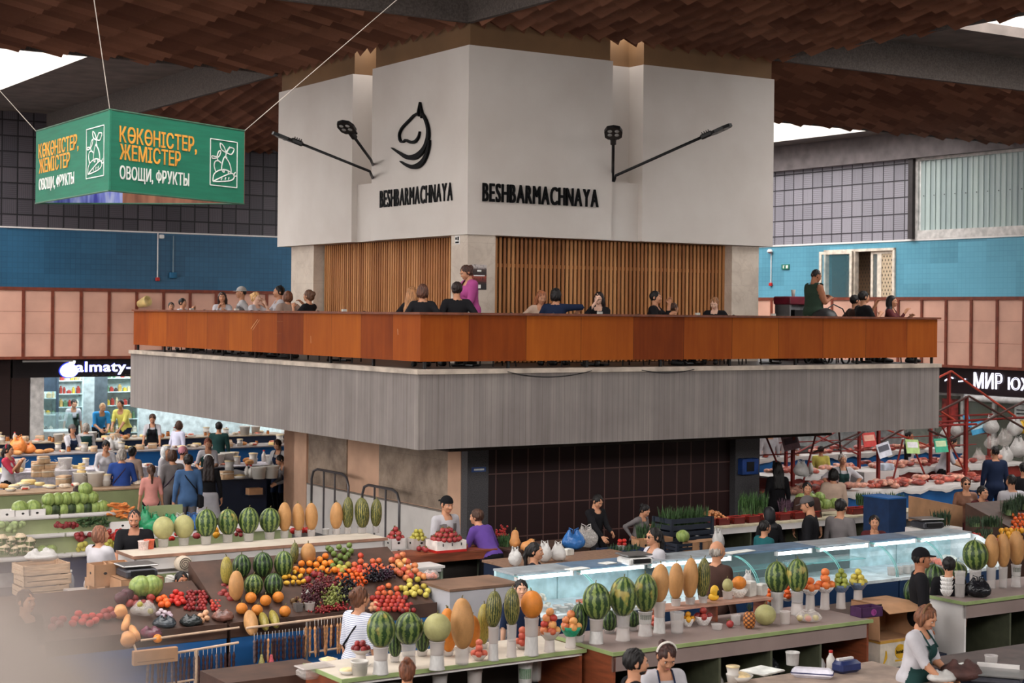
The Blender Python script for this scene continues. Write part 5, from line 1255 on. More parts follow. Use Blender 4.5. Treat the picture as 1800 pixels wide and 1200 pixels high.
rk2 = gthing('hanging_rack', 'cream pipe rack with dark strings of sweets at lower left', 'rack')
m = MB(); m.tube([(-6.15, -5.05, .80), (-5.05, -5.05, .86)], .014, 8); m.tube([(-6.15, -5.05, .80), (-6.15, -4.78, 1.0)], .012, 8); m.build('rail', CREAMP, rk2); m = MB(); m.tube([(-6.1, -4.95, .97), (-5.0, -4.95, 1.0)], .012, 8); m.build('rail', CREAMP, rk2)
m = MB(); m.tube([(-5.53, -5.05, 0), (-5.53, -5.05, .83)], .02, 8); m.build('post', CREAMP, rk2); m = MB(); m.tube([(-6.1, -5.05, .50), (-5.05, -5.05, .54)], .012, 8); m.build('rail', CREAMP, rk2)
counter('work_table', 'cluttered work table with trays and papers at the bottom edge', 'table', -2.3, .1, -10.6, -9.25, .88, pm('pale oilcloth', (158, 138, 124), .5, .12, 6), None, front=BRNW)
counter('work_table', 'dark work table with steel scales in the bottom right corner', 'table', .45, 2.6, -10.6, -9.5, .90, pm('dark table top', (70, 56, 52), .5, .2, 6), None, front=DKBLUE)
def near_post():
    o = thing('railing_post', 'pale ball-topped railing post close to the viewer, blurred at lower left', 'railing', (0, 0, 0))
    m = MB(); d = .22; c = (-.0815, d, HC-.0690); r = .0365
    m.ell(c, (r, r, r), 28, 18); m.lathe([(.012, -.30), (.012, -.02)], 16, 0, None, c); m.lathe([(.02, -.03), (.02, -.022)], 16, 0, None, c)
    m.build('ball_finial', pm('pale painted metal', (146, 134, 126), .6), o, smooth=True)
    return o
near_post()
ORD = ['first', 'second', 'third', 'fourth', 'fifth', 'sixth', 'seventh', 'eighth', 'ninth', 'tenth']
def m_melon(name, c1, c2, n=11, w=.45, wob=.5, blotch=None):
    t = NT(name); v = t.coord(); s = t.sep(v)
    ang = t.math('ARCTAN2', s[1], s[0]); ns = t.noise(v, 9.0, 4.0); ns2 = t.noise(v, 30.0, 3.0)
    f = t.math('FRACT', t.math('ADD', t.math('MULTIPLY', ang, n/(2*math.pi)), t.math('MULTIPLY', t.math('SUBTRACT', ns, .5), wob)))
    d = t.math('ABSOLUTE', t.math('SUBTRACT', f, .5)); k = t.ramp(t.math('ADD', d, t.math('MULTIPLY', t.math('SUBTRACT', ns2, .5), .12)), [(w*.5-.05, (255, 255, 255)), (w*.5+.05, (0, 0, 0))])
    c = t.mix(k, t.ramp(ns2, [(.3, tuple(int(x*.85) for x in c1)), (.7, c1)]), c2)
    if blotch: b = t.ramp(t.noise(v, 3.2, 2.0), [(.56, (0, 0, 0)), (.66, (255, 255, 255))]); c = t.mix(t.math('MULTIPLY', b, .6), c, blotch)
    t.col(c); return t.fin(.38, 0, .35)
WM_A = m_melon('watermelon light stripes', (122, 138, 72), (40, 62, 32), 11, .55, .95); WM_B = m_melon('watermelon dark', (92, 116, 62), (26, 44, 26), 12, .62, .8); WM_C = m_melon('watermelon with ground spot', (118, 134, 70), (42, 66, 34), 11, .5, .95, (186, 160, 80))
NET_A = m_melon('netted green melon', (150, 140, 76), (52, 62, 34), 20, .6, 1.4); NET_B = m_melon('netted yellow melon', (178, 158, 74), (120, 112, 50), 22, .5, 1.4)
def m_speck(name, c, c2, sc=40, rough=.5):
    t = NT(name); v = t.coord(); a = t.noise(v, sc, 3.0); b = t.noise(v, 4.0, 2.0)
    t.col(t.mix(t.math('MULTIPLY', t.math('GREATER_THAN', a, .58), .35), t.ramp(b, [(.3, tuple(int(x*.9) for x in c)), (.7, c)]), c2)); return t.fin(rough, 0, .3)
TAN = m_speck('tan melon skin', (188, 138, 86), (160, 112, 66)); PALE = m_speck('pale green melon skin', (172, 166, 112), (140, 140, 90)); ORM = m_speck('orange melon skin', (212, 128, 48), (182, 100, 38))
STEM = pm('dry stem', (104, 96, 56), .8)
def solid(prof, n=20, m=None, stem=None):
    mb_ = MB(); mb_.lathe(prof, n); return mb_
def eprof(r, h, k=12, bottom_flat=0.0, pw=1.0):
    P = []
    for i in range(k+1):
        t = math.pi*i/k; P.append((max(r*abs(math.sin(t))**pw, 0.0005), -h*math.cos(t)))
    return P
FM = {}
def fmesh(kind):
    if kind in FM: return FM[kind]
    m = MB(); mat = {'wmA': WM_A, 'wmB': WM_B, 'wmC': WM_C, 'tan': TAN, 'netA': NET_A, 'netB': NET_B, 'pale': PALE, 'orm': ORM}[kind]
    n = 28; P = eprof(.5, .5, 16, pw=.92 if kind in ('tan', 'netA', 'netB') else 1.0); vs = []; fs = []
    rib = {'wmA': .012, 'wmB': .010, 'wmC': .012, 'netA': .02, 'netB': .015}.get(kind, .0)
    for r, z in P:
        for j in range(n):
            a = 2*math.pi*j/n; q = r*(1+rib*math.cos(a*11))
            if kind == 'tan': q *= 1-.10*max(0, z)
            vs.append((q*math.cos(a), q*math.sin(a), z))
    for i in range(len(P)-1):
        for j in range(n): fs.append((i*n+j, i*n+(j+1) % n, (i+1)*n+(j+1) % n, (i+1)*n+j))
    m.add(vs, fs); FM[kind] = m.mesh('melon_skin', mat, True); return FM[kind]
stem_me = None
def melon(kind, loc, w, h, label, group=None, rot=None, stem=True):
    global stem_me
    nm = {'w': 'watermelon', 't': 'torpedo_melon', 'n': 'netted_melon', 'p': 'round_melon', 'o': 'orange_melon'}[kind[0]]
    if stem_me is None: s_ = MB(); s_.tube([(0, 0, -.01), (.004, 0, .015), (.012, 0, .03)], [.007, .006, .005], 6); stem_me = s_.mesh('stem', STEM, True)
    o = put(nm, fmesh(kind), None, loc, 0, rot or (R_.uniform(-.06, .06), R_.uniform(-.06, .06), R_.uniform(0, 6.28)), (w, w, h)); tag(o, label, 'melon', group)
    if stem and w > .1: s = put('stem', stem_me, o, (0, 0, .495)); s.scale = (1/w, 1/w, 1/h)
    return o
TUBC = clear('clear tub plastic', (214, 208, 204), .34, .25); TUBW = pm('white tub plastic', (190, 186, 182), .4, .04, 3); TUBP = clear('milky tub plastic', (214, 204, 198), .52, .3)
TM = {}
def tubmesh(kind):
    if kind not in TM:
        m = MB(); m.lathe([(.0, .0), (.86, .0), (.88, .03), (.98, .90), (1.05, .91), (1.06, 1.0), (.99, 1.0), (.96, .92), (.84, .06), (0.0, .06)], 20, cap=False)
        TM[kind] = m.mesh('tub_wall', {'c': TUBC, 'w': TUBW, 'p': TUBP}[kind], True)
    return TM[kind]
LABM = {}
def tub(kind, loc, r, h, label, group=None, flip=False, sticker=None):
    o = put('plastic_tub', tubmesh(kind), None, (loc[0], loc[1], loc[2]+(h if flip else 0)), 0, (math.pi if flip else 0, 0, 0), (r, r, h)); tag(o, label, 'tub', group)
    if sticker:
        if sticker not in LABM:
            m = MB(); vs = [(.915*math.cos(t), .915*math.sin(t), .35) for t in [i*.16-2.6 for i in range(14)]]+[(.965*math.cos(t), .965*math.sin(t), .75) for t in [i*.16-2.6 for i in range(14)]]
            m.add(vs, [(i, i+1, i+15, i+14) for i in range(13)]); LABM[sticker] = m.mesh('label', pm('tub label %d %d %d' % sticker, sticker, .5, .35, 22))
        put('label', LABM[sticker], o)
    return o
def row(desc, z, items, tk='p'):
    cnt = {}; nmk = {'w': 'watermelon', 't': 'tan torpedo melon', 'n': 'netted green melon', 'p': 'round pale melon', 'o': 'round orange melon'}
    tot = {}
    for it in items: tot[it[0][0]] = tot.get(it[0][0], 0)+1
    for it in items:
        kind, u, vb, vt, vf, wpx, nt = it[:7]; zz = it[7] if len(it) > 7 else z
        k = kind[0]; i = cnt.get(k, 0); cnt[k] = i+1
        p = onz(u, vb, zz); px = p.y/F; th = (vb-vt)*px; fh = (vt-vf)*px+.012; w = wpx*px
        who = (ORD[i]+' '+nmk[k]+' from the left ' if tot[k] > 1 else nmk[k]+' ')+desc
        melon(kind, (p.x, p.y, zz+th+fh/2-.014), w, fh, who, 'melons '+desc)
        h1 = th/nt
        for q in range(nt):
            kk = ['p', 'c', 'w'][(i+q+nt) % 3] if nt > 1 else tk
            pos = '' if nt == 1 else (('lower ', 'upper ') if nt == 2 else ('lowest ', 'middle ', 'upper '))[q]
            tub(kk, (p.x, p.y, zz+q*h1), min(.073, w*.32), h1*(.99 if nt > 1 else 1.0), pos+'tub under the '+who, 'tubs '+desc, flip=(q % 2 == 0 and nt > 1), sticker=(110, 112, 104) if kk == 'w' and nt > 1 else None)
row('on the white shelf', 1.26, [('pale', 287, 961, 946, 907, 37, 1), ('pale', 323, 958, 944, 904, 36, 1), ('wmA', 362, 957, 941, 894, 38, 1), ('wmC', 400, 953, 938, 894, 35, 1), ('wmA', 437, 951, 936, 891, 36, 1), ('wmA', 474, 947, 934, 892, 37, 1),
    ('tan', 500, 945, 932, 882, 24, 1), ('tan', 524, 943, 931, 884, 22, 1), ('tan', 547, 942, 930, 883, 23, 1), ('tan', 591, 939, 928, 882, 23, 1), ('netA', 611, 938, 926, 873, 20, 1), ('netA', 636, 937, 926, 874, 26, 1), ('netA', 661, 936, 924, 876, 20, 1)], 'c')
p = onz(572, 939, 1.26); tub('w', p, .05, .08, 'empty tub between the third and fourth torpedo melons on the white shelf')
row('on the near fruit counter', 1.0, [('wmC', 669, 1184, 1135, 1073, 51, 2), ('wmA', 718, 1174, 1130, 1075, 49, 2), ('pale', 768, 1176, 1125, 1077, 49, 2), ('tan', 812, 1167, 1138, 1050, 42, 1), ('netA', 867, 1160, 1100, 1038, 29, 2), ('netA', 899, 1155, 1096, 1033, 28, 2), ('orm', 934, 1151, 1084, 1037, 39, 2)], 'c')
row('behind on the near fruit counter', 1.0, [('wmB', 694, 1163, 1152, 1108, 26, 1), ('wmB', 742, 1152, 1143, 1092, 30, 1), ('orm', 787, 1152, 1143, 1068, 32, 1), ('tan', 787, 1140, 1134, 1069, 26, 1), ('orm', 830, 1146, 1136, 1080, 28, 1), ('netB', 850, 1139, 1130, 1060, 24, 1)], 'c')
row('on the mauve-fronted counter', 1.04, [('wmA', 1048, 1130, 1086, 1024, 50, 2), ('wmC', 1095, 1125, 1080, 1013, 49, 2), ('wmC', 1134, 1117, 1073, 1007, 43, 2), ('tan', 1159, 1112, 1056, 990, 33, 2), ('tan', 1188, 1064, 1051, 988, 27, 1, 1.25), ('tan', 1213, 1061, 1049, 980, 28, 1, 1.25), ('netA', 1236, 1059, 1047, 980, 24, 1, 1.25), ('wmA', 1366, 1076, 1039, 986, 44, 1), ('wmC', 1401, 1080, 1038, 981, 38, 2)], 'w')
row('behind the mauve counter row', 1.04, [('wmB', 1017, 1128, 1116, 1060, 32, 1), ('wmB', 1071, 1112, 1106, 1072, 30, 1), ('wmB', 1112, 1108, 1100, 1072, 26, 1)], 'c')
row('at the far right counter', 1.05, [('wmA', 1714, 1034, 1000, 948, 45, 1), ('tan', 1742, 1034, 996, 938, 26, 1), ('tan', 1763, 1033, 995, 937, 24, 1), ('tan', 1786, 1031, 991, 932, 27, 2), ('tan', 1809, 1029, 990, 938, 26, 1)], 'c')
BM = {}
def bowlmesh(c):
    if c not in BM:
        m = MB(); m.lathe([(.0, .0), (.5, .0), (.55, .06), (.85, .55), (1.0, 1.0), (.95, 1.0), (.8, .58), (.48, .1), (0, .1)], 22, cap=False); BM[c] = m.mesh('bowl_wall', clear('bowl plastic', (210, 200, 190), .5, .2) if c == 'clear' else pm('bowl %d %d %d' % c, c, .4), True)
    return BM[c]
def bowl(c, loc, r, h, label, group=None): return tag(put('bowl', bowlmesh(c), None, loc, 0, None, (r, r, h)), label, 'bowl', group)
def m_fruit(name, c1, c2, sc=7.0, rough=.4):
    t = NT(name); v = t.coord(); oi = t.add('ShaderNodeObjectInfo'); n = t.noise(v, sc, 2.0)
    f = t.math('ADD', t.math('MULTIPLY', oi.outputs['Random'], .5), t.math('MULTIPLY', n, .5)); t.col(t.ramp(f, [(.3, c1), (.7, c2)])); return t.fin(rough, 0, .4)
FR = {'orange': (.040, .96, ((232, 140, 40), (214, 112, 28))), 'tangerine': (.031, .88, ((226, 104, 34), (206, 80, 26))), 'lemon': (.030, 1.25, ((228, 178, 58), (214, 156, 44))), 'lime': (.036, 1.0, ((104, 122, 54), (82, 100, 42))), 'green apple': (.038, .92, ((152, 158, 70), (128, 138, 56))),
      'red apple': (.038, .92, ((186, 54, 40), (206, 104, 62))), 'blush apple': (.043, .92, ((176, 58, 48), (222, 160, 92))), 'yellow apple': (.038, .92, ((200, 184, 84), (180, 160, 64))), 'peach': (.036, .96, ((184, 70, 44), (206, 110, 60))), 'plum': (.030, 1.0, ((110, 26, 30), (150, 40, 36))), 'nectarine': (.033, .98, ((150, 36, 34), (180, 62, 42))),
      'tomato': (.036, .86, ((190, 40, 28), (168, 30, 24))), 'pomegranate': (.046, .95, ((136, 40, 44), (164, 62, 58))), 'dark tomato': (.042, .86, ((120, 36, 36), (150, 52, 44))), 'grapefruit': (.055, .95, ((226, 128, 66), (212, 108, 52))), 'onion': (.034, .95, ((206, 160, 124), (186, 132, 96))), 'kiwi': (.028, 1.2, ((122, 94, 60), (104, 78, 48))),
      'quince': (.038, 1.0, ((176, 166, 70), (150, 140, 58))), 'garlic': (.026, .9, ((206, 190, 196), (176, 150, 164))), 'yellow pepper': (.045, 1.1, ((222, 160, 40), (206, 140, 32))), 'red pepper': (.042, 1.1, ((172, 34, 28), (150, 26, 24))), 'pink peach': (.040, .95, ((206, 110, 84), (186, 76, 60)))}
FMS = {}
def fruitmesh(kind):
    if kind not in FMS:
        r, asp, cs = FR[kind]; m = MB(); n, k = 14, 10; vs = []; fs = []; cup = .14 if 'apple' in kind or 'tomato' in kind or kind in ('orange', 'peach') else 0
        P = []
        for i in range(k+1):
            t = math.pi*i/k; rr = math.sin(t); z = -math.cos(t)
            if cup and i in (0, k): z *= 1-cup
            if kind == 'lemon': rr *= .88;
            if 'pepper' in kind: rr *= 1-.15*(-z)
            P.append((max(rr*r, .0003), z*r*asp))
        lob = .08 if 'pepper' in kind else .03 if 'tomato' in kind else 0
        for rr, z in P:
            for j in range(n): a = 2*math.pi*j/n; q = rr*(1+lob*math.cos(a*4)); vs.append((q*math.cos(a), q*math.sin(a), z))
        for i in range(k):
            for j in range(n): fs.append((i*n+j, i*n+(j+1) % n, (i+1)*n+(j+1) % n, (i+1)*n+j))
        m.add(vs, fs)
        if 'apple' in kind: m.tube([(0, 0, r*asp*.75), (.003, 0, r*asp*1.1)], .0025, 5, 1)
        if kind == 'pomegranate': m.lathe([(.012, r*.85), (.015, r*1.05), (.02, r*1.25), (.012, r*1.0)], 8, 1)
        if kind in ('orange', 'tangerine', 'tomato'): m.ell((0, 0, r*asp*(1-cup*.8)), (.006, .006, .003), 6, 4, 1)
        FMS[kind] = m.mesh('fruit_skin', [m_fruit(kind+' skin', *cs), STEM if 'tom' not in kind else pm('green calyx', (70, 90, 40), .7)], True)
    return FMS[kind]
def fruit(kind, loc, label, group, s=1.0, tilt=True):
    nm = kind.replace('dark ', '').replace(' ', '_'); rot = (R_.uniform(-.5, .5), R_.uniform(-.5, .5), R_.uniform(0, 6.28)) if tilt else (0, 0, R_.uniform(0, 6))
    if kind in ('lemon', 'kiwi'): rot = (R_.uniform(.9, 1.6), R_.uniform(-.5, .5), R_.uniform(0, 6.28))
    return tag(put(nm, fruitmesh(kind), None, loc, 0, rot, s), label, kind.split()[-1], group)
def pile_slope(kind, pts, sl, lab, s=1.0, lift=1.0):
    r = FR[kind][0]*s
    for u, v in pts: fruit(kind, onslope(u, v, sl, r*lift), lab, lab+' group' if False else 'pile: '+lab, s)
def region(u0, v0, u1, v1, sh, step, seed):
    r = random.Random(seed); out = []; v = v0; i = 0
    while v <= v1:
        t = (v1-v)/max(v1-v0, 1); off = sh*t; u = u0+off+(step/2 if i % 2 else 0)
        while u <= u1+off: out.append((u+r.uniform(-1, 1), v+r.uniform(-.8, .8))); u += step
        v += step*.72; i += 1
    return out
def heap(kind, loc, base_r, n_layers, lab, s=1.0, seed=1):
    r = FR[kind][0]*s; rr = random.Random(seed); z = loc[2]
    for L in range(n_layers):
        R0 = base_r*(1-L/n_layers)
        k = max(1, int(2*math.pi*R0/(2*r*1.0))) if R0 > r*.8 else 1
        for j in range(k):
            a = 2*math.pi*(j+.5*L)/k; q = R0 if k > 1 else 0
            fruit(kind, (loc[0]+q*math.cos(a), loc[1]+q*math.sin(a), z+r), lab, 'pile: '+lab, s)
        if R0 > 2.4*r: fruit(kind, (loc[0], loc[1], z+r), lab, 'pile: '+lab, s)
        z += r*1.45
def bowl_heap(kind, u, vb, vt, z, r, h, c, lab, layers=3, s=1.0, cups=0, blab='bowl'):
    p = onz(u, vb, z); px = p.y/F; th = (vb-vt)*px
    zt = z
    if cups:
        ch = th-h
        tub('p', (p.x, p.y, z), .055, ch, 'milky tub carrying the %s of %s' % (blab, lab.split(' in ')[0]+'s'), None, flip=True); zt = z+ch
    bowl(c, (p.x, p.y, zt), r, h, '%s holding %s' % (blab, lab.replace(' in the pile', 's piled')), None)
    heap(kind, (p.x, p.y, zt+h*.55), r*.66, layers, lab, s, int(u))
bowl_heap('blush apple', 966, 1145, 1108, 1.0, .105, .09, 'clear', 'blush apple in the clear bowl beside the round orange melon', 4, 1, 1, 'clear bowl')
bowl_heap('blush apple', 1003, 1138, 1100, 1.0, .11, .10, (30, 140, 104), 'blush apple in the green bowl left of the mauve counter', 3, 1, 1, 'green bowl')
bowl_heap('pink peach', 918, 1140, 1122, 1.0, .08, .06, 'clear', 'pink peach in the low clear bowl between the melons', 3, 1, 0, 'low clear bowl')
bowl_heap('pink peach', 842, 1160, 1145, 1.0, .075, .06, 'clear', 'pink peach in the clear bowl behind the tall tan melon', 3, .9, 0, 'small clear bowl')
bowl_heap('grapefruit', 1424, 1073, 1034, 1.04, .10, .07, (206, 200, 196), 'grapefruit in the left white bowl on the mauve counter', 2, .85, 1, 'left white bowl')
bowl_heap('grapefruit', 1450, 1070, 1030, 1.04, .105, .07, (206, 200, 198), 'grapefruit in the right white bowl on the mauve counter', 3, .9, 1, 'right white bowl')
bowl_heap('green apple', 1478, 1069, 1027, 1.04, .10, .085, (96, 112, 136), 'green apple in the left grey-blue bowl', 4, .95, 1, 'left grey-blue bowl')
bowl_heap('yellow apple', 1508, 1066, 1022, 1.04, .11, .09, (92, 108, 132), 'yellow apple in the right grey-blue bowl', 3, 1.05, 1, 'right grey-blue bowl')
bowl_heap('yellow pepper', 1209, 1100, 1080, 1.04, .07, .085, (222, 218, 214), 'yellow pepper in the white bowl under the raised shelf', 2, .7, 0, 'small white bowl')
bowl_heap('dark tomato', 1236, 1098, 1076, 1.04, .10, .10, (216, 210, 206), 'dark tomato in the wide white bowl under the raised shelf', 2, 1, 0, 'wide white bowl')
bowl_heap('pink peach', 1150, 1105, 1095, 1.04, .07, .05, 'clear', 'pink peach in the bowl behind the third watermelon', 2, .9, 0, 'tiny clear bowl')
bowl_heap('tangerine', 1352, 1062, 1050, 1.04, .07, .05, 'clear', 'tangerine in the bowl behind the pale melon', 3, 1.1, 0, 'clear bowl')
bowl_heap('tangerine', 1384, 1056, 1046, 1.04, .07, .05, 'clear', 'tangerine in the bowl between two watermelons', 3, 1.1, 0, 'clear bowl')
bowl_heap('plum', 634, 1168, 1140, 1.0, .10, .05, 'clear', 'plum in the clear bowl left of the first watermelon', 2, 1, 1, 'clear plum bowl')
def at(u, v, z): return onz(u, v, z)
tub('c', at(1293, 1098, 1.04), .055, .11, 'clear cup left of the pineapple'); tub('p', at(1380, 1096, 1.04), .058, .14, 'milky cup right of the pale round melon'); tub('c', at(1260, 1106, 1.04), .06, .06, 'low clear cup below the raised shelf'); tub('c', at(1190, 1112, 1.04), .075, .22, 'tall clear jar under the raised shelf', None)
fruit('pomegranate', Vector(at(1283, 1103, 1.04))+Vector((0, 0, .042)), 'single pomegranate lying left of the pineapple', None, .9)
p = at(1345, 1098, 1.04); melon('pale', (p.x, p.y, 1.04+.11), .235, .225, 'round pale melon sitting directly on the mauve counter beside the pineapple')
p = at(1317, 1104, 1.04); pin = thing('pineapple', 'whole pineapple with a dark leafy crown on the mauve counter', 'pineapple', p)
def m_pine():
    t = NT('pineapple skin'); v = t.coord(); s = t.sep(v); a = t.math('MULTIPLY', t.math('ARCTAN2', s[1], s[0]), 2.2); b = t.math('MULTIPLY', s[2], 42.0)
    f = t.math('MULTIPLY', t.math('PINGPONG', t.math('ADD', a, b), 1.0), t.math('PINGPONG', t.math('SUBTRACT', b, a), 1.0)); t.col(t.ramp(f, [(.05, (66, 40, 20)), (.3, (176, 98, 40)), (.8, (206, 140, 62))])); return t.fin(.6)
m = MB(); m.lathe([(.03, 0), (.055, .02), (.066, .06), (.068, .11), (.06, .15), (.042, .175), (.02, .18)], 20); m.build('body', m_pine(), pin, smooth=True)
m = MB(); r = random.Random(3)
for k in range(26):
    a = r.uniform(0, 6.28); q = r.uniform(.2, 1); L = r.uniform(.06, .12); d = Vector((math.cos(a)*q*.6, math.sin(a)*q*.6, 1)).normalized(); s_ = Vector((-math.sin(a), math.cos(a), 0))*.009; b_ = Vector((0, 0, .172)); e_ = b_+d*L
    m.add([b_-s_, b_+s_, b_+d*L*.6+s_*.8, e_, b_+d*L*.6-s_*.8], [(0, 1, 2, 3, 4)])
m.build('crown', pm('pineapple leaves', (48, 62, 46), .6), pin)
p = at(1256, 1055, 1.25); pk = thing('squash', 'yellow ringed squash at the end of the raised shelf', 'squash', p); m = MB(); m.ell((0, 0, .10), (.05, .05, .07), 16, 10); m.ell((-.01, 0, .04), (.06, .05, .042), 16, 8); m.build('body', pm('yellow squash', (226, 176, 44), .4), pk, smooth=True); m = MB(); m.ell((.035, -.03, .09), (.02, .02, .03), 10, 6); m.build('patch', BLKM, pk)
p = at(1279, 1052, 1.25); tub('p', p, .06, .09, 'milky cup holding a wrapped pale melon'); melon('pale', (p.x, p.y, 1.25+.15), .12, .15, 'small pale melon in film standing in a milky cup')
p = at(1299, 1049, 1.25); bowl((214, 208, 200), p, .10, .09, 'grey-white bowl under the wrapped orange melon'); melon('orm', (p.x, p.y, 1.25+.16), .16, .15, 'orange melon wrapped in film beside the white paper')
def papers(u, v, z, w, dd, h, lab, nm='paper_stack', cat='paper'):
    o = thing(nm, lab, cat, at(u, v, z), TH+.2); m = MB(); m.rbox(-w/2, w/2, -dd/2, dd/2, 0, h*.9, .006); m.build('stack', PAPER, o); m = MB(); m.box(-w/2+.01, w/2-.02, -dd/2, dd/2-.02, h*.9, h); m.build('top_sheet', WHT, o); return o
papers(1318, 1047, 1.25, .12, .1, .17, 'tall pile of white paper bags on the raised shelf'); papers(1338, 1045, 1.25, .11, .1, .13, 'shorter pile of white paper bags on the raised shelf')
def bagmesh(seed, w=.14, h=.2, handles=True):
    r = random.Random(seed); S = Sdf(); S.ell((0, 0, h*.36), (w, w*.75, h*.36), 0, .02)
    for k in range(4): S.ell((r.uniform(-w*.6, w*.6), r.uniform(-w*.4, w*.4), r.uniform(.2, .5)*h), (w*.5, w*.4, h*.25), 0, .03)
    S.cone((-w*.4, 0, h*.6), (-w*.35, 0, h*.88), w*.4, w*.16, 0, .03); S.cone((w*.4, 0, h*.6), (w*.3, 0, h*.86), w*.42, w*.18, 0, .03)
    V, Q, vr = S.mesh(.013); V = V.copy(); V += np.array([[r.uniform(-.004, .004) for _ in range(3)] for _ in range(len(V))]); V[:, 2] -= V[:, 2].min(); m = MB(); m.addnp(V, Q); return m
def bag(mat, loc, seed, label, group=None, w=.14, h=.2, rz=0.0, handles=True):
    o = tag(bagmesh(seed, w, h).build('carrier_bag', mat, None, loc, rz, smooth=True), label, 'bag', group)
    if handles:
        for s in (-1, 1): m = MB(); m.tube([(s*w*.12, 0, h*.72), (s*w*.45, 0, h*.92), (s*w*.4, 0, h*1.08), (s*w*.08, 0, h*1.0), (s*w*.05, 0, h*.75)], .008, 6); m.build('handle', mat, o, smooth=True)
    return o
BGW = clear('white carrier plastic', (200, 196, 192), .85, .3); BGC = clear('clear bag film', (214, 206, 200), .35, .12); BGB = pm('blue carrier plastic', (44, 96, 156), .3); BGG = pm('green carrier plastic', (44, 138, 92), .3, .15, 12); BGK = pm('black carrier plastic', (26, 26, 30), .25, .2, 10); BGO = pm('orange carrier plastic', (222, 130, 60), .4)
bag(BGW, at(1315, 1040, 1.25), 5, 'tied white plastic bag standing upright behind the paper piles', None, .06, .24)
p = at(1420, 1093, 1.04); bag(BGC, p, 8, 'knotted clear bag of apples lying on the mauve counter', None, .14, .13)
for k, (dx, dy) in enumerate(((-.09, 0), (0, -.03), (.09, .02), (0, .06))): fruit('yellow apple' if k != 1 else 'red apple', (p.x+dx, p.y+dy, 1.04+.045), 'apple inside the knotted clear bag', 'apples in the clear bag', .95)
p = at(1523, 1082, 1.04); pb = thing('berry_box', 'open purple fruit box with round emblem at the end of the mauve counter', 'box', p, TH-.1)
m = MB(); PUR = pm('purple printed card', (66, 34, 72), .5); m.box(-.15, .15, -.10, -.09, 0, .11); m.box(-.15, .15, .09, .10, 0, .11); m.box(-.15, -.14, -.1, .1, 0, .11); m.box(.14, .15, -.1, .1, 0, .11); m.box(-.15, .15, -.1, .1, 0, .01); m.build('carton', PUR, pb)
m = MB(); m.lathe([(.036, 0), (.036, .004), (.028, .004), (.028, 0)], 18, 0, Matrix.Translation((.02, -.1, .055)) @ Matrix.Rotation(math.pi/2, 4, 'X')); m.build('emblem', pm('pink print', (160, 70, 140), .5), pb)
p = at(1545, 1079, 1.04); o = thing('tag_card', 'small black card with a white arch at the end of the mauve counter', 'card', p, TH); m = MB(); m.box(-.04, .04, -.005, .005, 0, .11); m.build('card', BLKM, o); m = MB(); m.tube([(-.025, -.008, .02), (-.025, -.008, .06), (0, -.008, .085), (.025, -.008, .06), (.025, -.008, .02)], .004, 5); m.build('print', WHT, o)
for k in range(4): bowl((224, 220, 216), Vector(at(1664, 1047, 1.05))+Vector((0, 0, .05*k)), .082, .085, ['lowest', 'second', 'third', 'topmost'][k]+' bowl of the white stack on the far right counter', 'white bowl stack')
for k in range(2): tub('c', Vector(at(1687, 1049, 1.05))+Vector((0, 0, .155*k)), .065, .155, ['lower', 'upper'][k]+' clear tub of the pair by the white bowls')
bag(BGK, at(1719, 1049, 1.05), 11, 'black shiny plastic bag tied at the top on the far right counter', None, .155, .24)
for u, v, vt, w, c, wh in ((1609, 1074, 1015, 42, (72, 86, 112), 'grey-blue'), (1643, 1046, 991, 40, (34, 78, 160), 'bright blue'), (1681, 1030, 986, 37, (60, 70, 90), 'dark')):
    p = at(u, v, .92); px = p.y/F; bowl(c, (p.x, p.y, .92), .115, .11, wh+' bowl carrying a watermelon on the low stand'); fh = (v-vt)*px-.06; melon('wmA' if wh == 'dark' else 'wmB', (p.x, p.y, .98+fh/2), w*px, fh, 'watermelon in the %s bowl on the low stand' % wh)
def sm(kind, u, v0, v1, w, lab, lean=0.35, sl=FS, group='melons on the fruit stand'):
    p = onslope(u, v1, sl, .0); px = p.y/F; h = (v1-v0)*px*1.02; wd = w*px
    return melon(kind, (p.x, p.y+.10*h, p.z+h/2*.98), wd, h, lab, group)
fs = ' on the fruit stand'
sm('netB', 397, 979, 1027, 21, 'netted yellow melon at the top left corner'+fs)
for u, v0, v1, w, k, o_ in ((424, 975, 1015, 33, 'wmB', 'left'), (461, 971, 1014, 36, 'wmB', 'middle'), (498, 969, 1013, 35, 'wmA', 'right')): sm(k, u, v0, v1, w, '%s watermelon of the upper three' % o_+fs)
sm('netA', 517, 954, 990, 15, 'slim netted melon behind the oranges'+fs); sm('tan', 541, 955, 990, 27, 'tan melon behind the oranges'+fs)
for u, v0, v1, w, k, o_ in ((445, 1010, 1046, 34, 'wmA', 'left'), (480, 1008, 1046, 34, 'wmB', 'right')): sm(k, u, v0, v1, w, '%s watermelon of the lower pair' % o_+fs)
sm('tan', 414, 1004, 1056, 27, 'tan torpedo melon standing left of the lower watermelons'+fs)
for k, (u, v) in enumerate(((441, 1050), (467, 1055), (489, 1049), (425, 1069), (452, 1072), (501, 1074))):
    p = onslope(u, v, FS, .062); melon('orm', p, .128, .125, ['uppermost left', 'upper middle', 'uppermost right', 'lower left', 'lower middle', 'lower right'][k]+' round orange melon below the watermelons', 'round orange melons on the stand')
def lean_melon(kind, u, v, w, L, roll, lab):
    p = onslope(u, v, FS, w*.5); melon(kind, p, w, L, lab, 'melons on the fruit stand', (math.radians(-62), math.radians(roll), TH*.4))
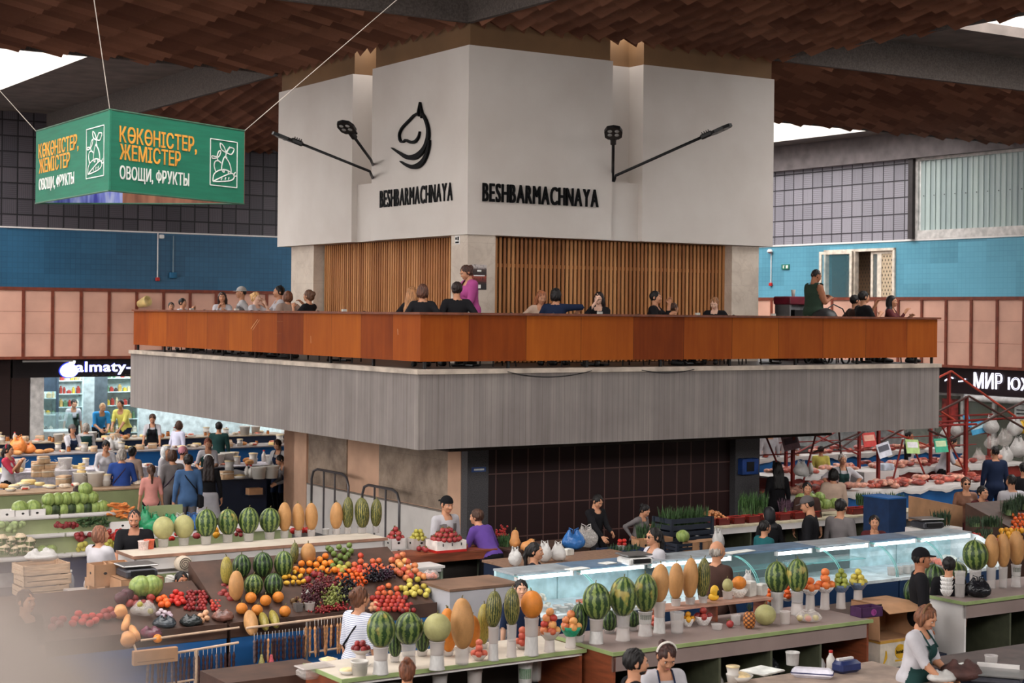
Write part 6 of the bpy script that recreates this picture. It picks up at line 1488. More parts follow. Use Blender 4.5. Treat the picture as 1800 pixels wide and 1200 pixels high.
lean_melon('tan', 441, 1094, .155, .40, -6, 'big tan melon leaning at the front edge'+fs); lean_melon('netB', 464, 1092, .105, .30, -12, 'left netted yellow melon leaning at the front'+fs); lean_melon('netB', 482, 1088, .105, .30, -16, 'right netted yellow melon leaning at the front'+fs)
pile_slope('orange', [(536,978),(549,980),(572,977),(530,990),(544,990),(556,992),(571,990),(581,989),(520,1000),(531,1003),(544,1003),(556,1003),(577,1003),(588,1001),(566,999),(562,983)], FS, 'orange in the heap right of the upper watermelons')
pile_slope('lemon', [(501,1014),(508,1012),(518,1005),(517,1015),(528,1012),(504,1024),(515,1023),(525,1023),(534,1021)], FS, 'lemon in the yellow heap below the oranges')
pile_slope('pomegranate', [(541,1018),(553,1008),(563,1010),(560,1020),(574,1017),(545,1031),(576,1029),(587,1027)], FS, 'pomegranate in the heap below the oranges', .95)
pile_slope('lime', [(577,963),(596,961),(614,958),(587,973),(605,967),(617,968),(598,977),(590,985),(607,980),(585,994),(598,990),(582,966),(612,975)], FS, 'green fruit in the heap under the end of the white shelf')
pile_slope('quince', [(596,997),(605,998),(612,992),(601,1003)], FS, 'small yellow-green quince below the green heap')
pile_slope('tangerine', region(588, 1003, 640, 1034, 8, 9.2, 4), FS, 'tangerine in the bright orange heap at the middle')
pile_slope('red apple', [(634,976),(634,986),(623,992),(632,997),(643,994),(622,1001),(631,1003),(640,1005),(648,1000),(656,995),(663,1001),(652,1006)], FS, 'red apple in the pile left of the blush apples')
pile_slope('peach', [(655,986),(666,985),(660,994),(671,995),(662,1003),(676,1001),(668,1007)], FS, 'peach in the pile at the upper middle')
pile_slope('blush apple', [(689,984),(699,978),(708,975),(700,988),(712,986),(716,987),(690,996),(704,993),(718,997),(729,994),(684,999),(697,1003),(703,1007),(718,1007),(730,1003),(710,1001),(722,1012),(714,1015),(738,1010),(745,1013)], FS, 'large blush apple in the heap at the right end')
pile_slope('yellow apple', [(720,1021),(734,1018),(720,1028),(728,1035),(712,1034),(723,1041),(732,1032),(745,1030),(752,1038),(738,1040),(714,1043),(728,1044),(749,1045),(705,1033)], FS, 'yellow apple in the heap at the right end')
pile_slope('peach', [(683,1029),(672,1033),(667,1035),(697,1034),(686,1042),(675,1042),(664,1043),(699,1044)], FS, 'peach in the pile below the dark grapes')
pile_slope('nectarine', region(660, 1050, 722, 1072, -6, 9.6, 6), FS, 'dark red nectarine in the heap at the front right')
pile_slope('plum', [(711,1052),(702,1052),(722,1062),(717,1071),(708,1073),(727,1072),(700,1062)], FS, 'dark plum at the front right corner')
pile_slope('onion', [(655,1063),(659,1069),(652,1070),(660,1061)], FS, 'small yellow apricot beside the striped shirt')
pile_slope('kiwi', [(515,1055),(522,1052),(528,1056),(518,1062),(526,1062),(532,1060)], FS, 'kiwi in the grey punnet')
p = onslope(524, 1074, FS, 0); o = thing('punnet', 'grey plastic punnet of kiwis below the lemons', 'punnet', p, TH); m = MB(); m.lathe([(.05, 0), (.065, .09), (.06, .09), (.045, .01), (0, .01)], 4, 0, Matrix.Rotation(math.pi/4, 4, 'Z'), cap=False); m.build('wall', clear('grey punnet plastic', (120, 114, 112), .7, .3), o)
p = onslope(544, 1072, FS, 0); tub('p', p, .06, .09, 'small white tub with pale petals beside the kiwis')
p = onslope(541, 1046, FS, .02); o = thing('price_card', 'white price card with a dark picture stuck between the fruit', 'card', p, TH); o.rotation_euler = (math.radians(-40), math.radians(-25), TH); m = MB(); m.box(-.05, .05, -.003, .003, -.06, .06); m.build('card', PAPER, o); m = MB(); m.box(-.035, .03, -.005, -.003, -.03, .03); m.build('print', pm('dark print', (70, 66, 70), .6), o)
def grapes(name, c, loc, n, sp, lab, seed, r=.011):
    rr = random.Random(seed); m = MB(); n = int(n*1.7); sp = [x*1.3 for x in sp]; sp[2] *= 1.25; r *= 1.1
    for k in range(n):
        m.ell((rr.gauss(0, sp[0]), rr.gauss(0, sp[1]), abs(rr.gauss(0, sp[2]))+r), (r, r, r*1.15), 7, 5)
    o = thing('grape_bunch', lab, 'grapes', loc, TH); g = m.build('berries', pm('grape %d %d %d' % c, c, .35, .25, 40), o, smooth=True); g['kind'] = 'stuff'
    s = MB(); s.tube([(0, 0, 0), (.01, 0, sp[2]*1.5), (.03, 0, sp[2]*2.2)], .004, 5); s.build('stem', STEM, o); return o
for u, v, c, n, sp, lab in ((556, 1048, (84, 34, 40), 130, (.05, .05, .05), 'dark red grapes heaped left of the green grapes'), (588, 1056, (132, 136, 72), 130, (.055, .05, .05), 'green grapes heaped beside the striped woman'), (611, 1040, (26, 22, 28), 110, (.045, .05, .045), 'black grapes behind the bun-haired woman'), (657, 1020, (24, 20, 28), 140, (.055, .045, .035), 'black grapes in the middle of the stand'), (679, 1018, (58, 34, 50), 90, (.04, .04, .035), 'purple grapes next to the black grapes'), (546, 1064, (70, 30, 38), 90, (.05, .04, .05), 'dark grapes spilling over the front tubs'), (574, 1034, (96, 40, 44), 90, (.05, .04, .04), 'reddish grapes below the pomegranates'), (604, 1058, (24, 20, 26), 90, (.04, .04, .05), 'black grapes right of the green grapes'), (578, 1066, (120, 126, 66), 70, (.05, .04, .04), 'loose green grapes at the front tubs'), (568, 1076, (120, 34, 34), 60, (.05, .03, .02), 'red berries at the front below the dark grapes'), (592, 1072, (140, 40, 40), 60, (.05, .03, .02), 'bright red berries at the front below the green grapes')):
    grapes('g', c, onslope(u, v, FS, .0), n, sp, lab, int(u))
p = onslope(757, 1014, FS, .03); bag(BGC, (p.x, p.y, p.z-.03), 21, 'clear bag of tangerines at the right end of the fruit stand', None, .10, .12, 0, False)
for k in range(6): fruit('tangerine', (p.x+.05*math.cos(k), p.y+.04*math.sin(k), p.z+.01+.015*(k % 2)), 'tangerine inside the clear bag at the stand end', 'tangerines in the bag', 1.05)
ls = ' on the lower left stand'
pile_slope('dark tomato', [(236,1051),(228,1060),(252,1060),(262,1060),(265,1050),(240,1062)], LS, 'dark tomato in the tray below the cabbages', 1.15)
pile_slope('tangerine', [(288,1050),(292,1056),(284,1062),(294,1062),(280,1053)], LS, 'orange fruit between dark and red tomatoes', 1.3)
pile_slope('tomato', [(309,1040),(318,1044),(303,1048),(311,1050),(300,1056),(309,1056),(319,1052),(322,1057),(313,1060)], LS, 'red tomato heaped in a clear tub'+ls)
pile_slope('plum', region(326, 1040, 342, 1072, 4, 6.6, 2)+region(347, 1040, 362, 1070, 4, 6.6, 3), LS, 'cherry tomato heaped in the two tall clear tubs', .78)
pile_slope('nectarine', region(372, 1056, 386, 1072, 0, 6.6, 5), LS, 'small red fruit in the square punnet', .7)
pile_slope('dark tomato', [(393,1030),(403,1034),(394,1040),(388,1044),(411,1046),(400,1046),(405,1052)], LS, 'dark tomato heaped on the stand edge beside the tan melon', 1.0)
pile_slope('onion', [(342,1086),(352,1082),(360,1080),(364,1086),(355,1090),(346,1092),(362,1076)], LS, 'pale onion on the black film', .95)
pile_slope('tomato', [(138,1078),(150,1084),(162,1082),(168,1090),(158,1095),(145,1092),(132,1088),(175,1083),(128,1095)], LS, 'red tomato in the blurred heap at the left', 1.2)
pile_slope('dark tomato', [(96,1090),(105,1096),(92,1102),(110,1088),(184,1075),(194,1072),(188,1083),(200,1080)], LS, 'dark tomato in the blurred heap at the left edge', 1.1)
CABM = m_melon('cabbage leaves', (150, 168, 92), (116, 136, 72), 9, .3, 1.6)
def cabbage(loc, r, lab, group=None, mat=None):
    m = MB(); rr = random.Random(int(loc[0]*100)); m.ell((0, 0, r*.92), (r, r, r*.92), 18, 12, wob=.02, rnd=rr); o = m.build('cabbage', mat or CABM, None, loc, rr.uniform(0, 6), smooth=True); tag(o, lab, 'cabbage', group)
    l = MB()
    for k in range(5):
        a = k*1.26; l.sheet(lambda u, v: (r*1.03*math.cos(a+(u-.5)*1.3)*math.sin(.5+v*1.6), r*1.03*math.sin(a+(u-.5)*1.3)*math.sin(.5+v*1.6), r*.92-r*.95*math.cos(.5+v*1.6)+.01*math.sin(u*9)), 6, 6)
    l.build('outer_leaves', mat or CABM, o, smooth=True); return o
for k, (u, v) in enumerate(((247, 1048), (266, 1047))): p = onslope(u, v, LS, 0); cabbage((p.x, p.y, p.z), .125, ['left', 'right'][k]+' green cabbage in front of the scale'+ls)
for k, (u, v) in enumerate(((214, 1062), (223, 1056))): p = onslope(u, v, LS, 0.02); cabbage((p.x, p.y, p.z), .075, ['left', 'right'][k]+' dark beet bunch beside the cardboard boxes', None, pm('beet skin', (72, 38, 44), .5, .3, 8))
for k, (u, v, w, L, rl) in enumerate(((212, 1074, .15, .14, 0), (222, 1094, .09, .26, 25), (236, 1112, .10, .24, -25), (225, 1122, .16, .15, 0))):
    p = onslope(u, v, LS, w*.5); m = MB(); m.lathe([(.001, -L/2), (w*.42, -L*.42), (w*.5, -L*.2), (w*.4, .05), (w*.38, L*.3), (w*.25, L*.46), (.001, L/2)], 16); o = m.build('squash', pm('butternut squash', (206, 142, 84), .45), None, p, 0, smooth=True); o.rotation_euler = (math.radians(-60), math.radians(rl), .3); tag(o, ['round butternut squash at the top of the lower left group', 'long butternut squash leaning left', 'long butternut squash leaning right', 'round butternut squash at the bottom of the lower left group'][k], 'squash', 'butternut squashes'); s = MB(); s.tube([(0, 0, L/2-.01), (.01, 0, L/2+.03)], .009, 6); s.build('stem', STEM, o)
p = onslope(253, 1082, LS, .01); o = bag(BGC, p, 31, 'clear bag of green tomatoes'+ls, None, .13, .16, 0, False)
for k in range(8): fruit('quince', (p.x+.07*math.cos(k*2.1), p.y+.05*math.sin(k*2.1), p.z+.05+.04*(k % 3)), 'green tomato inside the clear bag', 'green tomatoes in the bag', .85)
pile_slope('garlic', [(283,1073),(290,1076),(297,1078),(300,1082),(286,1082),(278,1078)], LS, 'garlic head piled over the black film', 1.1)
for k, (u, v, c, lab) in enumerate(((265, 1120, (98, 50, 66), 'clear bag of purple onions'), (335, 1098, (40, 44, 44), 'black film bag of greens'), (290, 1100, (44, 50, 56), 'black film bag of dried herbs'), (392, 1090, (112, 76, 66), 'clear bag of brown nuts'))):
    p = onslope(u, v, LS, .0); bag(pm('bag film %d' % k, c, .25, .3, 12), (p.x, p.y, p.z-.02), 40+k, lab+ls, None, .12, .13, 0, False)
p = onslope(280, 1128, LS, .0); o = thing('carton', 'flattened brown carton below the purple onions at lower left', 'box', (p.x, p.y-.2, p.z-.22), TH); m = MB(); m.rbox(-.24, .24, -.03, .03, .04, .19, .005); m.build('panel', CARD, o); m = MB(); m.box(-.2, .2, -.032, -.03, .07, .08); m.build('fold', pm('fold line', (140, 104, 76), .8), o)
fruit('orange', onslope(277, 1122, LS, .045), 'single big orange beside the bag of purple onions', None, 1.2)
def scale(loc, rz, lab, s=1.0, col=None):
    o = thing('shop_scale', lab, 'scale', loc, rz); o.scale = (s, s, s); m = MB(); m.rbox(-.17, .17, -.17, .15, 0, .09, .02); m.build('body', col or pm('pale scale body', (196, 194, 190), .4), o); m = MB(); m.rbox(-.19, .19, -.14, .17, .11, .13, .01); m.tube([(0, 0, .08), (0, 0, .12)], .03, 8); m.build('pan', pm('brushed steel', (140, 138, 136), .3, .1, 3, metal=.7), o)
    m = MB(); m.box(-.12, .12, -.20, -.16, .03, .08); m.build('display', BLKM, o); return o
scale(onz(240, 1012, 1.36)-Vector((0, 0, .0)), TH, 'grey shop scale with a steel pan in front of the man in black', 1.1, pm('dark scale body', (60, 60, 66), .4))
def carton(nm, lab, a, b, z, w, dd, h, mat=CARD, rz=0.0, opened=False, group=None):
    o = thing(nm, lab, 'box', g2w(a, b, z), TH+rz, group); m = MB(); t = .008
    m.box(-w/2, w/2, -dd/2, -dd/2+t, 0, h); m.box(-w/2, w/2, dd/2-t, dd/2, 0, h); m.box(-w/2, -w/2+t, -dd/2, dd/2, 0, h); m.box(w/2-t, w/2, -dd/2, dd/2, 0, h); m.box(-w/2, w/2, -dd/2, dd/2, 0, t)
    if not opened: m.box(-w/2, w/2, -dd/2, dd/2, h-t, h)
    m.build('carton', mat, o); q = MB(); q.ell((-w*.0, -dd/2-.001, h*.6), (.022, .004, .016), 10, 6); q.ell((-w/2-.001, 0, h*.6), (.004, .022, .016), 10, 6); q.build('hand_hole', BLKM, o); return o
p = w2g(onz(240, 1012, 1.36)); carton('carton', 'brown box carrying the grey shop scale', p[0], p[1], .96, .5, .4, .40)
o = gthing('box_stand', 'low dark stand under the scale box and cardboard cartons', 'stand'); m = MB(); m.box(-6.55, -5.05, -3.7, -2.45, 0, .96); m.build('body', DARKW, o)
for k, (u, v, z, lab) in enumerate(((172, 1052, .96, 'lower left'), (195, 1056, .96, 'lower right'), (178, 1028, 1.24, 'upper left'), (203, 1025, 1.24, 'upper right'))):
    q = w2g(onz(u, v, z)); carton('carton', 'open brown carton with a hand hole, %s of four beside the scale' % lab, q[0], q[1], z, .26, .24, .25, opened=True, rz=(-.1, .1, .05, -.15)[k], group='brown cartons')
q = w2g(onz(352, 1036, 1.05)); o = thing('white_carton', 'white notched carton standing behind the seller', 'box', g2w(-4.98, -2.9, 0), TH); m = MB(); m.box(-.02, .32, -.12, .12, 0, 1.24); m.build('carton', pm('white card', (206, 202, 204), .6), o); m = MB(); [m.box(.0+.1*k, .06+.1*k, -.13, .13, 1.24, 1.26) for k in range(3)]; m.build('flap', PAPER, o)
o = thing('rolled_sack', 'rolled cream sack under the white melon shelf', 'sack', g2w(-4.15, -1.0, 1.13), TH); m = MB(); m.tube([(-.0, -.28, 0), (0, .2, 0)], [.10, .105], 16); m.build('roll', pm('cream sackcloth', (200, 184, 164), .8, .1, 12), o, smooth=True)
sp = MB(); t_ = [(.085*(1-i/40)*math.cos(i*.5), -.285, .085*(1-i/40)*math.sin(i*.5)) for i in range(36)]; sp.tube(t_, .006, 5); sp.build('fold', pm('dark fold', (96, 84, 72), .8), o)
o = bpy.data.objects['melon_shelf']; m = MB(); m.box(-4.7, -3.4, -1.1, -.6, 1.0, 1.02); m.build('shelf', WPAN, o)
SW = [pm('dark sweet skin', (62, 36, 36), .5, .3, 30), pm('tan sweet skin', (192, 138, 94), .5, .2, 30), pm('grey sweet skin', (92, 78, 80), .5, .3, 30)]
SWM = []
for k in range(3):
    for L in (.26, .34):
        m = MB(); rr = random.Random(k*7+int(L*100)); n = 12; m.tube([(rr.uniform(-.002, .002), 0, -.05-L*i/n) for i in range(n+1)], [.003]+[.0145+.0035*math.sin(i*2.3+k) for i in range(n-1)]+[.006], 8); m.tube([(0, 0, .02), (0, 0, -.05)], .003, 5, 1)
        SWM.append(m.mesh('sweet_skin', [SW[k], pm('white string', (214, 204, 194), .7)], True))
def sweet(loc, k, lab, group): return tag(put('nut_sweet_string', SWM[k], None, loc, R_.uniform(0, 6), (R_.uniform(-.05, .05), R_.uniform(-.05, .05), R_.uniform(0, 6))), lab, 'sweet', group)
a = -4.86; i = 0
while a < -3.52:
    k = R_.choice([0, 0, 4, 2] if a < -4.25 else [2, 3, 3, 0, 5, 2]); drop = .08 if a < -4.25 else .0
    sweet(g2w(a, -5.02+R_.uniform(-.02, .02), 1.0-drop), k, '%s churchkhela string on the %s part of the right rack' % (('dark', 'dark', 'tan', 'tan', 'grey', 'grey')[k], 'left' if a < -4.25 else 'right'), 'nut sweets, %s part of the right rack, %s' % ('left' if a < -4.25 else 'right', ('dark', 'dark', 'tan', 'tan', 'grey', 'grey')[k])); a += .042
a = -6.05
while a < -5.1: sweet(g2w(a, -5.05, .82), 1 if i % 5 else 4, ('dark' if i % 5 else 'grey')+' sweet string on the upper rail of the lower left rack', 'upper left rack strings, '+('dark' if i % 5 else 'grey')); a += .05; i += 1
a = -6.05
while a < -5.1: sweet(g2w(a, -5.05, .50), 1, 'dark sweet string on the lower rail of the lower left rack', 'lower left rack strings'); a += .05
for k, (u, v, c, lab) in enumerate(((460, 1150, (150, 142, 84), 'yellow'), (477, 1150, (186, 82, 90), 'pink'))):
    p = onb(u, v, -5.06); o = thing('net_bag', lab+' net bag of sweets hanging below the rack', 'bag', p); m = MB(); m.lathe([(.012, .0), (.02, -.04), (.05, -.14), (.055, -.22), (.03, -.28), (.001, -.29)], 12); m.build('net', pm('net '+lab, c, .6, .2, 50), o, smooth=True); m = MB(); m.tube([(0, 0, 0), (0, 0, .12)], .004, 5); m.build('string', STEM, o)
protos = {}
def proto(k):
    if k in protos: return protos[k]
    o = bpy.data.objects.new(k, None); kids = []
    def part(nm, m, mat, sm=True): kids.append((nm, m.mesh(nm, mat, sm)))
    W_ = pm('white dairy plastic', (198, 192, 184), .4, .04, 3)
    if k == 'bucket': m = MB(); m.lathe([(0, 0), (.11, 0), (.135, .20), (.145, .205), (.145, .225), (.13, .225), (.12, .03), (0, .03)], 18, cap=False); part('wall', m, W_); m = MB(); m.tube([(.145*math.cos(t), .145*math.sin(t)*.3-.14, .20-.06*math.sin(t)) for t in [i*math.pi/8 for i in range(9)]], .005, 5); part('handle', m, W_)
    elif k == 'tub_pair': m = MB(); m.lathe([(.0, 0), (.075, 0), (.09, .10), (.095, .11), (.075, .115), (.09, .20), (.095, .21), (0, .21)], 16, cap=False); part('wall', m, W_); m = MB(); m.lathe([(.096, .205), (.096, .222), (0, .222)], 16); part('lid', m, pm('cream lid', (228, 206, 160), .4))
    elif k == 'cheese': m = MB(); m.lathe([(0, 0), (.11, 0), (.12, .015), (.12, .06), (.11, .075), (0, .078)], 20, cap=False); part('wheel', m, pm('cheese rind', (226, 196, 132), .5, .08, 9))
    elif k == 'loaf': m = MB(); m.ell((0, 0, .05), (.14, .075, .055), 14, 8); part('crust', m, pm('bread crust', (196, 136, 80), .7, .15, 9))
    elif k == 'jar': m = MB(); m.lathe([(0, 0), (.042, 0), (.045, .01), (.045, .085), (.036, .10), (0, .10)], 14, cap=False); part('body', m, pm('amber preserve', (156, 92, 42), .2, .3, 20)); m = MB(); m.lathe([(.038, .098), (.038, .118), (0, .118)], 14); part('lid', m, pm('dark lid', (70, 46, 40), .4))
    elif k == 'packet': m = MB(); m.rbox(-.09, .09, -.06, .06, 0, .07, .02); part('wrap', m, pm('pale packet', (212, 190, 170), .4, .25, 12)); m = MB(); m.box(-.06, .06, -.062, -.058, .015, .055); part('label', m, pm('red packet label', (176, 66, 50), .5))
    elif k == 'carton_pack': m = MB(); m.rbox(-.11, .11, -.08, .08, 0, .14, .006); part('carton', m, pm('buff carton', (190, 156, 122), .7, .15, 8)); m = MB(); m.box(-.112, .112, -.082, .082, .09, .11); part('tape', m, pm('pale tape', (214, 200, 180), .4))
    elif k == 'milk_bottle': m = MB(); m.lathe([(0, 0), (.045, 0), (.047, .14), (.02, .19), (.02, .215), (0, .215)], 14, cap=False); part('body', m, W_); m = MB(); m.lathe([(.023, .21), (.023, .235), (0, .235)], 10); part('cap', m, RED)
    elif k == 'dish': m = MB(); m.lathe([(0, 0), (.08, 0), (.12, .05), (.115, .05), (.07, .01), (0, .01)], 18, cap=False); part('rim', m, W_); m = MB(); m.ell((0, 0, .04), (.10, .10, .035), 14, 6, wob=.12, rnd=random.Random(2)); part('food', m, pm('soft curd', (222, 196, 148), .6, .12, 14))
    elif k == 'meat_tray': m = MB(); m.rbox(-.13, .13, -.09, .09, 0, .03, .01); part('tray', m, W_); m = MB(); m.ell((0, 0, .04), (.11, .07, .035), 12, 6, wob=.15, rnd=random.Random(5)); part('slices', m, pm('pink sausage', (206, 120, 98), .4, .25, 14))
    for nm, me in kids:
        c = bpy.data.objects.new(nm, me); c.parent = o
    protos[k] = (o, kids); return protos[k]
def item(k, loc, label, cat=None, group=None, s=1.0, rz=None):
    o, kids = proto(k); r = bpy.data.objects.new(k, None); COL.objects.link(r); r.location = loc; r.rotation_euler = (0, 0, R_.uniform(0, 6.28) if rz is None else rz); r.scale = (s, s, s) if not isinstance(s, tuple) else s
    for nm, me in kids: put(nm, me, r)
    return tag(r, label, cat or k.replace('_', ' '), group)
NMS = {'bucket': 'white plastic bucket', 'tub_pair': 'pair of white tubs with a cream lid', 'cheese': 'yellow cheese wheel', 'loaf': 'golden loaf', 'jar': 'amber jar with a dark lid', 'packet': 'pale packet with a red label', 'carton_pack': 'buff carton', 'milk_bottle': 'white bottle with a red cap', 'dish': 'white dish of curd', 'meat_tray': 'white tray of pink sausage'}
def scatter(where, z, a0, a1, b0, b1, n, kinds, seed, rad=.13, smin=.8, smax=1.15):
    r = random.Random(seed); pts = []; tr = 0
    while len(pts) < n and tr < n*40:
        tr += 1; a, b = r.uniform(a0, a1), r.uniform(b0, b1)
        if all((a-p[0])**2+(b-p[1])**2 > (rad*1.7)**2 for p in pts): pts.append((a, b))
    for a, b in pts:
        k = r.choice(kinds); s = r.uniform(smin, smax)
        item(k, g2w(a, b, z), NMS[k]+' '+where, None, NMS[k]+'s '+where, s)
DA = ['bucket', 'tub_pair', 'cheese', 'loaf', 'jar', 'packet', 'carton_pack', 'dish', 'meat_tray']
scatter('on the far blue-fronted deli counter', 1.0, -2.2, 6.4, 17.0, 17.7, 58, ['packet', 'meat_tray', 'loaf', 'tub_pair', 'jar', 'dish', 'carton_pack', 'cheese'], 5)
scatter('on the farthest deli counter', 1.0, -1.6, 7.2, 20.45, 21.15, 62, DA+['jar', 'jar', 'milk_bottle', 'carton_pack'], 6)
scatter('on the patterned dairy counter', 1.0, -2.6, .8, 13.0, 13.65, 18, ['dish', 'cheese', 'tub_pair', 'packet', 'carton_pack', 'bucket'], 7)
scatter('at the back of the olive dairy counter', 1.0, -4.8, -.8, 9.45, 9.65, 11, ['tub_pair', 'dish', 'packet'], 8)
counter('dairy_counter', 'short dairy counter with stacked tubs behind the navy-fronted one', 'counter', 1.7, 3.6, 12.2, 13.0, 1.0, CLOTHW, None, front=DKBLUE)
scatter('on the short dairy counter', 1.0, 1.8, 3.5, 12.3, 12.9, 16, ['bucket', 'meat_tray', 'tub_pair', 'milk_bottle', 'loaf'], 9)
for u, v, k, s, lab in ((143, 853, 'bucket', 1.15, 'white bucket of stacked curd near the middle of the olive counter'), (168, 854, 'bucket', 1.2, 'white bucket of brown cheese beside the blue hooded customer'), (112, 852, 'carton_pack', 1.3, 'white box beside the curd bucket on the olive counter'), (84, 857, 'dish', .9, 'dark rimmed dish left of the boxes on the olive counter'), (70, 853, 'cheese', .8, 'cheese under film at the left of the olive counter'), (25, 858, 'dish', 1.1, 'flat dish of sliced cheese at far left of the olive counter'), (40, 855, 'dish', 1.2, 'flat dish of white cheese at the left of the olive counter'), (50, 851, 'cheese', 1.2, 'big cheese wheel at the left of the olive counter'), (6, 858, 'loaf', .9, 'orange braided cheese at the left edge of the olive counter')): item(k, onz(u, v, 1.0), lab, None, None, s)
for k in range(3): item('cheese', Vector(onz(143, 853, 1.0))+Vector((0, 0, .24+.075*k)), ['lowest', 'middle', 'topmost'][k]+' curd round stacked in the bucket on the olive counter', None, None, .72-.1*k)
for u, v, k, s, lab in ((397, 842, 'carton_pack', 1.2, 'white box at the left of the navy-fronted counter'), (420, 841, 'dish', 1.3, 'dark bowl on the navy-fronted counter'), (434, 838, 'milk_bottle', 1.1, 'left white carton bottle on the navy-fronted counter'), (441, 839, 'milk_bottle', 1.1, 'right white carton bottle on the navy-fronted counter'), (455, 841, 'bucket', 1.1, 'white bucket in the middle of the navy-fronted counter'), (477, 840, 'bucket', 1.15, 'white bucket beside the bending person in black'), (449, 820, 'tub_pair', 1.1, 'white tubs with honey on the navy-fronted counter')): item(k, onz(u, v, 1.0) if v > 830 else g2w(1.75, 11.0, 1.0), lab, None, None, s)
o = gthing('carton', 'small brown carton on the lower front of the navy-fronted counter', 'box'); m = MB(); q = w2g(onb(445, 862, 9.8)); zq = onb(445, 868, 9.8).z; m.box(q[0]-.15, q[0]+.15, 9.66, 9.84, zq, zq+.13); m.build('carton', CARD, o); m = MB(); m.box(q[0]-.16, q[0]+.16, 9.64, 9.85, zq-.02, zq); m.build('ledge', DKBLUE, o)
for k, (u, v, z, s) in enumerate(((66, 838, 1.0, 1.0), (84, 838, 1.0, 1.1), (66, 828, 1.14, 1.0), (86, 827, 1.15, 1.0), (76, 818, 1.28, 1.0))): item('carton_pack', onz(u, 838 if z < 1.1 else v+ (838-828 if z < 1.2 else 20), 1.0)+Vector((0, 0, z-1.0)), ['lower left', 'lower right', 'middle left', 'middle right', 'topmost'][k]+' egg carton of the stack on the patterned counter', 'carton', None, s, TH)
for u, v, mt, w, h, lab in ((32, 776, BGO, .2, .42, 'orange carrier bag standing at the left of the far deli counter'), (50, 785, BGO, .18, .26, 'crumpled orange bag on the far deli counter'), (192, 776, BGW, .12, .34, 'left white carrier bag on the far deli counter'), (206, 778, BGW, .13, .32, 'right white carrier bag on the far deli counter'), (108, 828, BGC, .15, .3, 'tied clear bag of rolls on the patterned counter')):
    p = onz(u, v+10, 1.0) if v > 800 else onb(u, v, 17.3); bag(mt, (p.x, p.y, 1.0), int(u), lab, None, w, h)
r = random.Random(12)
CABD = m_melon('dark pumpkin skin', (62, 78, 44), (40, 54, 32), 9, .4, .8)
for k, (u, v, z) in enumerate([(82+14*i, 897-1.0*i, 1.32) for i in range(8)]+[(86+15*i, 886-1.1*i, 1.47) for i in range(6)]+[(150, 872, 1.60)]):
    q = onb(u, v, 2.95); cabbage((q.x, q.y, z), .10 if v > 890 else .105, 'dark green pumpkin in the front of the top tray' if (v > 890 and k % 2) else 'pale cabbage heaped on the top tray of the rack', 'rack pumpkins' if (v > 890 and k % 2) else 'rack cabbages', CABD if (v > 890 and k % 2) else None)
for k, u in enumerate((8, 36, 61)): q = onb(u, 905, 2.9); carton('white_carton', ['leftmost', 'middle', 'rightmost'][k]+' white carton on the top tray of the rack', w2g(q)[0], 2.9, 1.32, .25, .25, .13, WPAN, opened=True)
for k, u in enumerate((35, 58)): q = onb(u, 900, 2.9); cabbage((q.x, q.y, 1.36), .12, ['left', 'right'][k]+' cabbage in film standing in a white carton on the rack')
def vegheap(where, kind_lab, pts, b, z, mat, size, seed, nm, cat, shape='ell'):
    rr = random.Random(seed); m = MB()
    if shape == 'ell': m.ell((0, 0, 0), size, 10, 7, wob=.06, rnd=rr)
    else: m.lathe([(.002, -size[2]), (size[0]*.5, -size[2]*.6), (size[0], size[2]*.7), (size[0]*.6, size[2]*.95), (.002, size[2])], 8)
    me = m.mesh(nm, mat, True)
    for u, v in pts:
        q = onb(u, v, b+rr.uniform(-.06, .06)); tag(put(nm, me, None, (q.x, q.y, max(q.z, z+size[2]*.4)), 0, (rr.uniform(-.6, .6) if shape == 'ell' else rr.uniform(1.1, 1.9), rr.uniform(-.4, .4), rr.uniform(0, 6))), kind_lab+' '+where, cat, kind_lab+' '+where)
def jit(u0, v0, u1, v1, n, seed): rr = random.Random(seed); return [(rr.uniform(u0, u1), rr.uniform(v0, v1)) for _ in range(n)]
CARM = pm('carrot skin', (206, 124, 62), .6, .12, 8); CUKE = pm('cucumber skin', (52, 74, 40), .5, .15, 10); RADM = pm('radish skin', (122, 36, 38), .45, .2, 10); CAUL = pm('cauliflower curd', (206, 186, 156), .8, .12, 30, bump=.6); LEAFM = pm('leafy green', (86, 104, 56), .7, .25, 16)
carton('white_carton', 'white carton full of carrots at the right end of the rack', w2g(onb(209, 915, 2.75))[0], 2.75, 1.06, .40, .34, .16, WPAN, opened=True)
vegheap('in the white carton on the rack', 'carrot', jit(193, 884, 227, 908, 34, 3), 2.72, 1.1, CARM, (.022, .02, .10), 2, 'carrot', 'carrot', 'cone')
vegheap('on the middle tray of the rack', 'cucumber', jit(142, 910, 190, 923, 26, 5), 2.6, 1.09, CUKE, (.024, .024, .085), 3, 'cucumber', 'cucumber', 'cone')
vegheap('on the middle tray of the rack', 'red radish', jit(98, 918, 137, 926, 22, 6), 2.6, 1.09, RADM, (.032, .03, .036), 4, 'radish', 'radish'); vegheap('at the left of the middle tray', 'green kohlrabi', jit(-2, 920, 40, 932, 16, 7), 2.6, 1.09, pm('kohlrabi', (142, 156, 104), .6, .2, 8), (.055, .05, .05), 5, 'kohlrabi', 'kohlrabi')
vegheap('on the bottom tray beside the woman in white', 'red beet', jit(134, 937, 158, 948, 14, 8), 2.45, .95, RADM, (.04, .04, .04), 6, 'beet', 'beet'); vegheap('on the bottom tray behind the man in black', 'red pepper', jit(186, 932, 214, 946, 14, 9), 2.45, .95, pm('red pepper skin', (160, 40, 36), .35, .2, 8), (.04, .04, .045), 7, 'pepper', 'pepper')
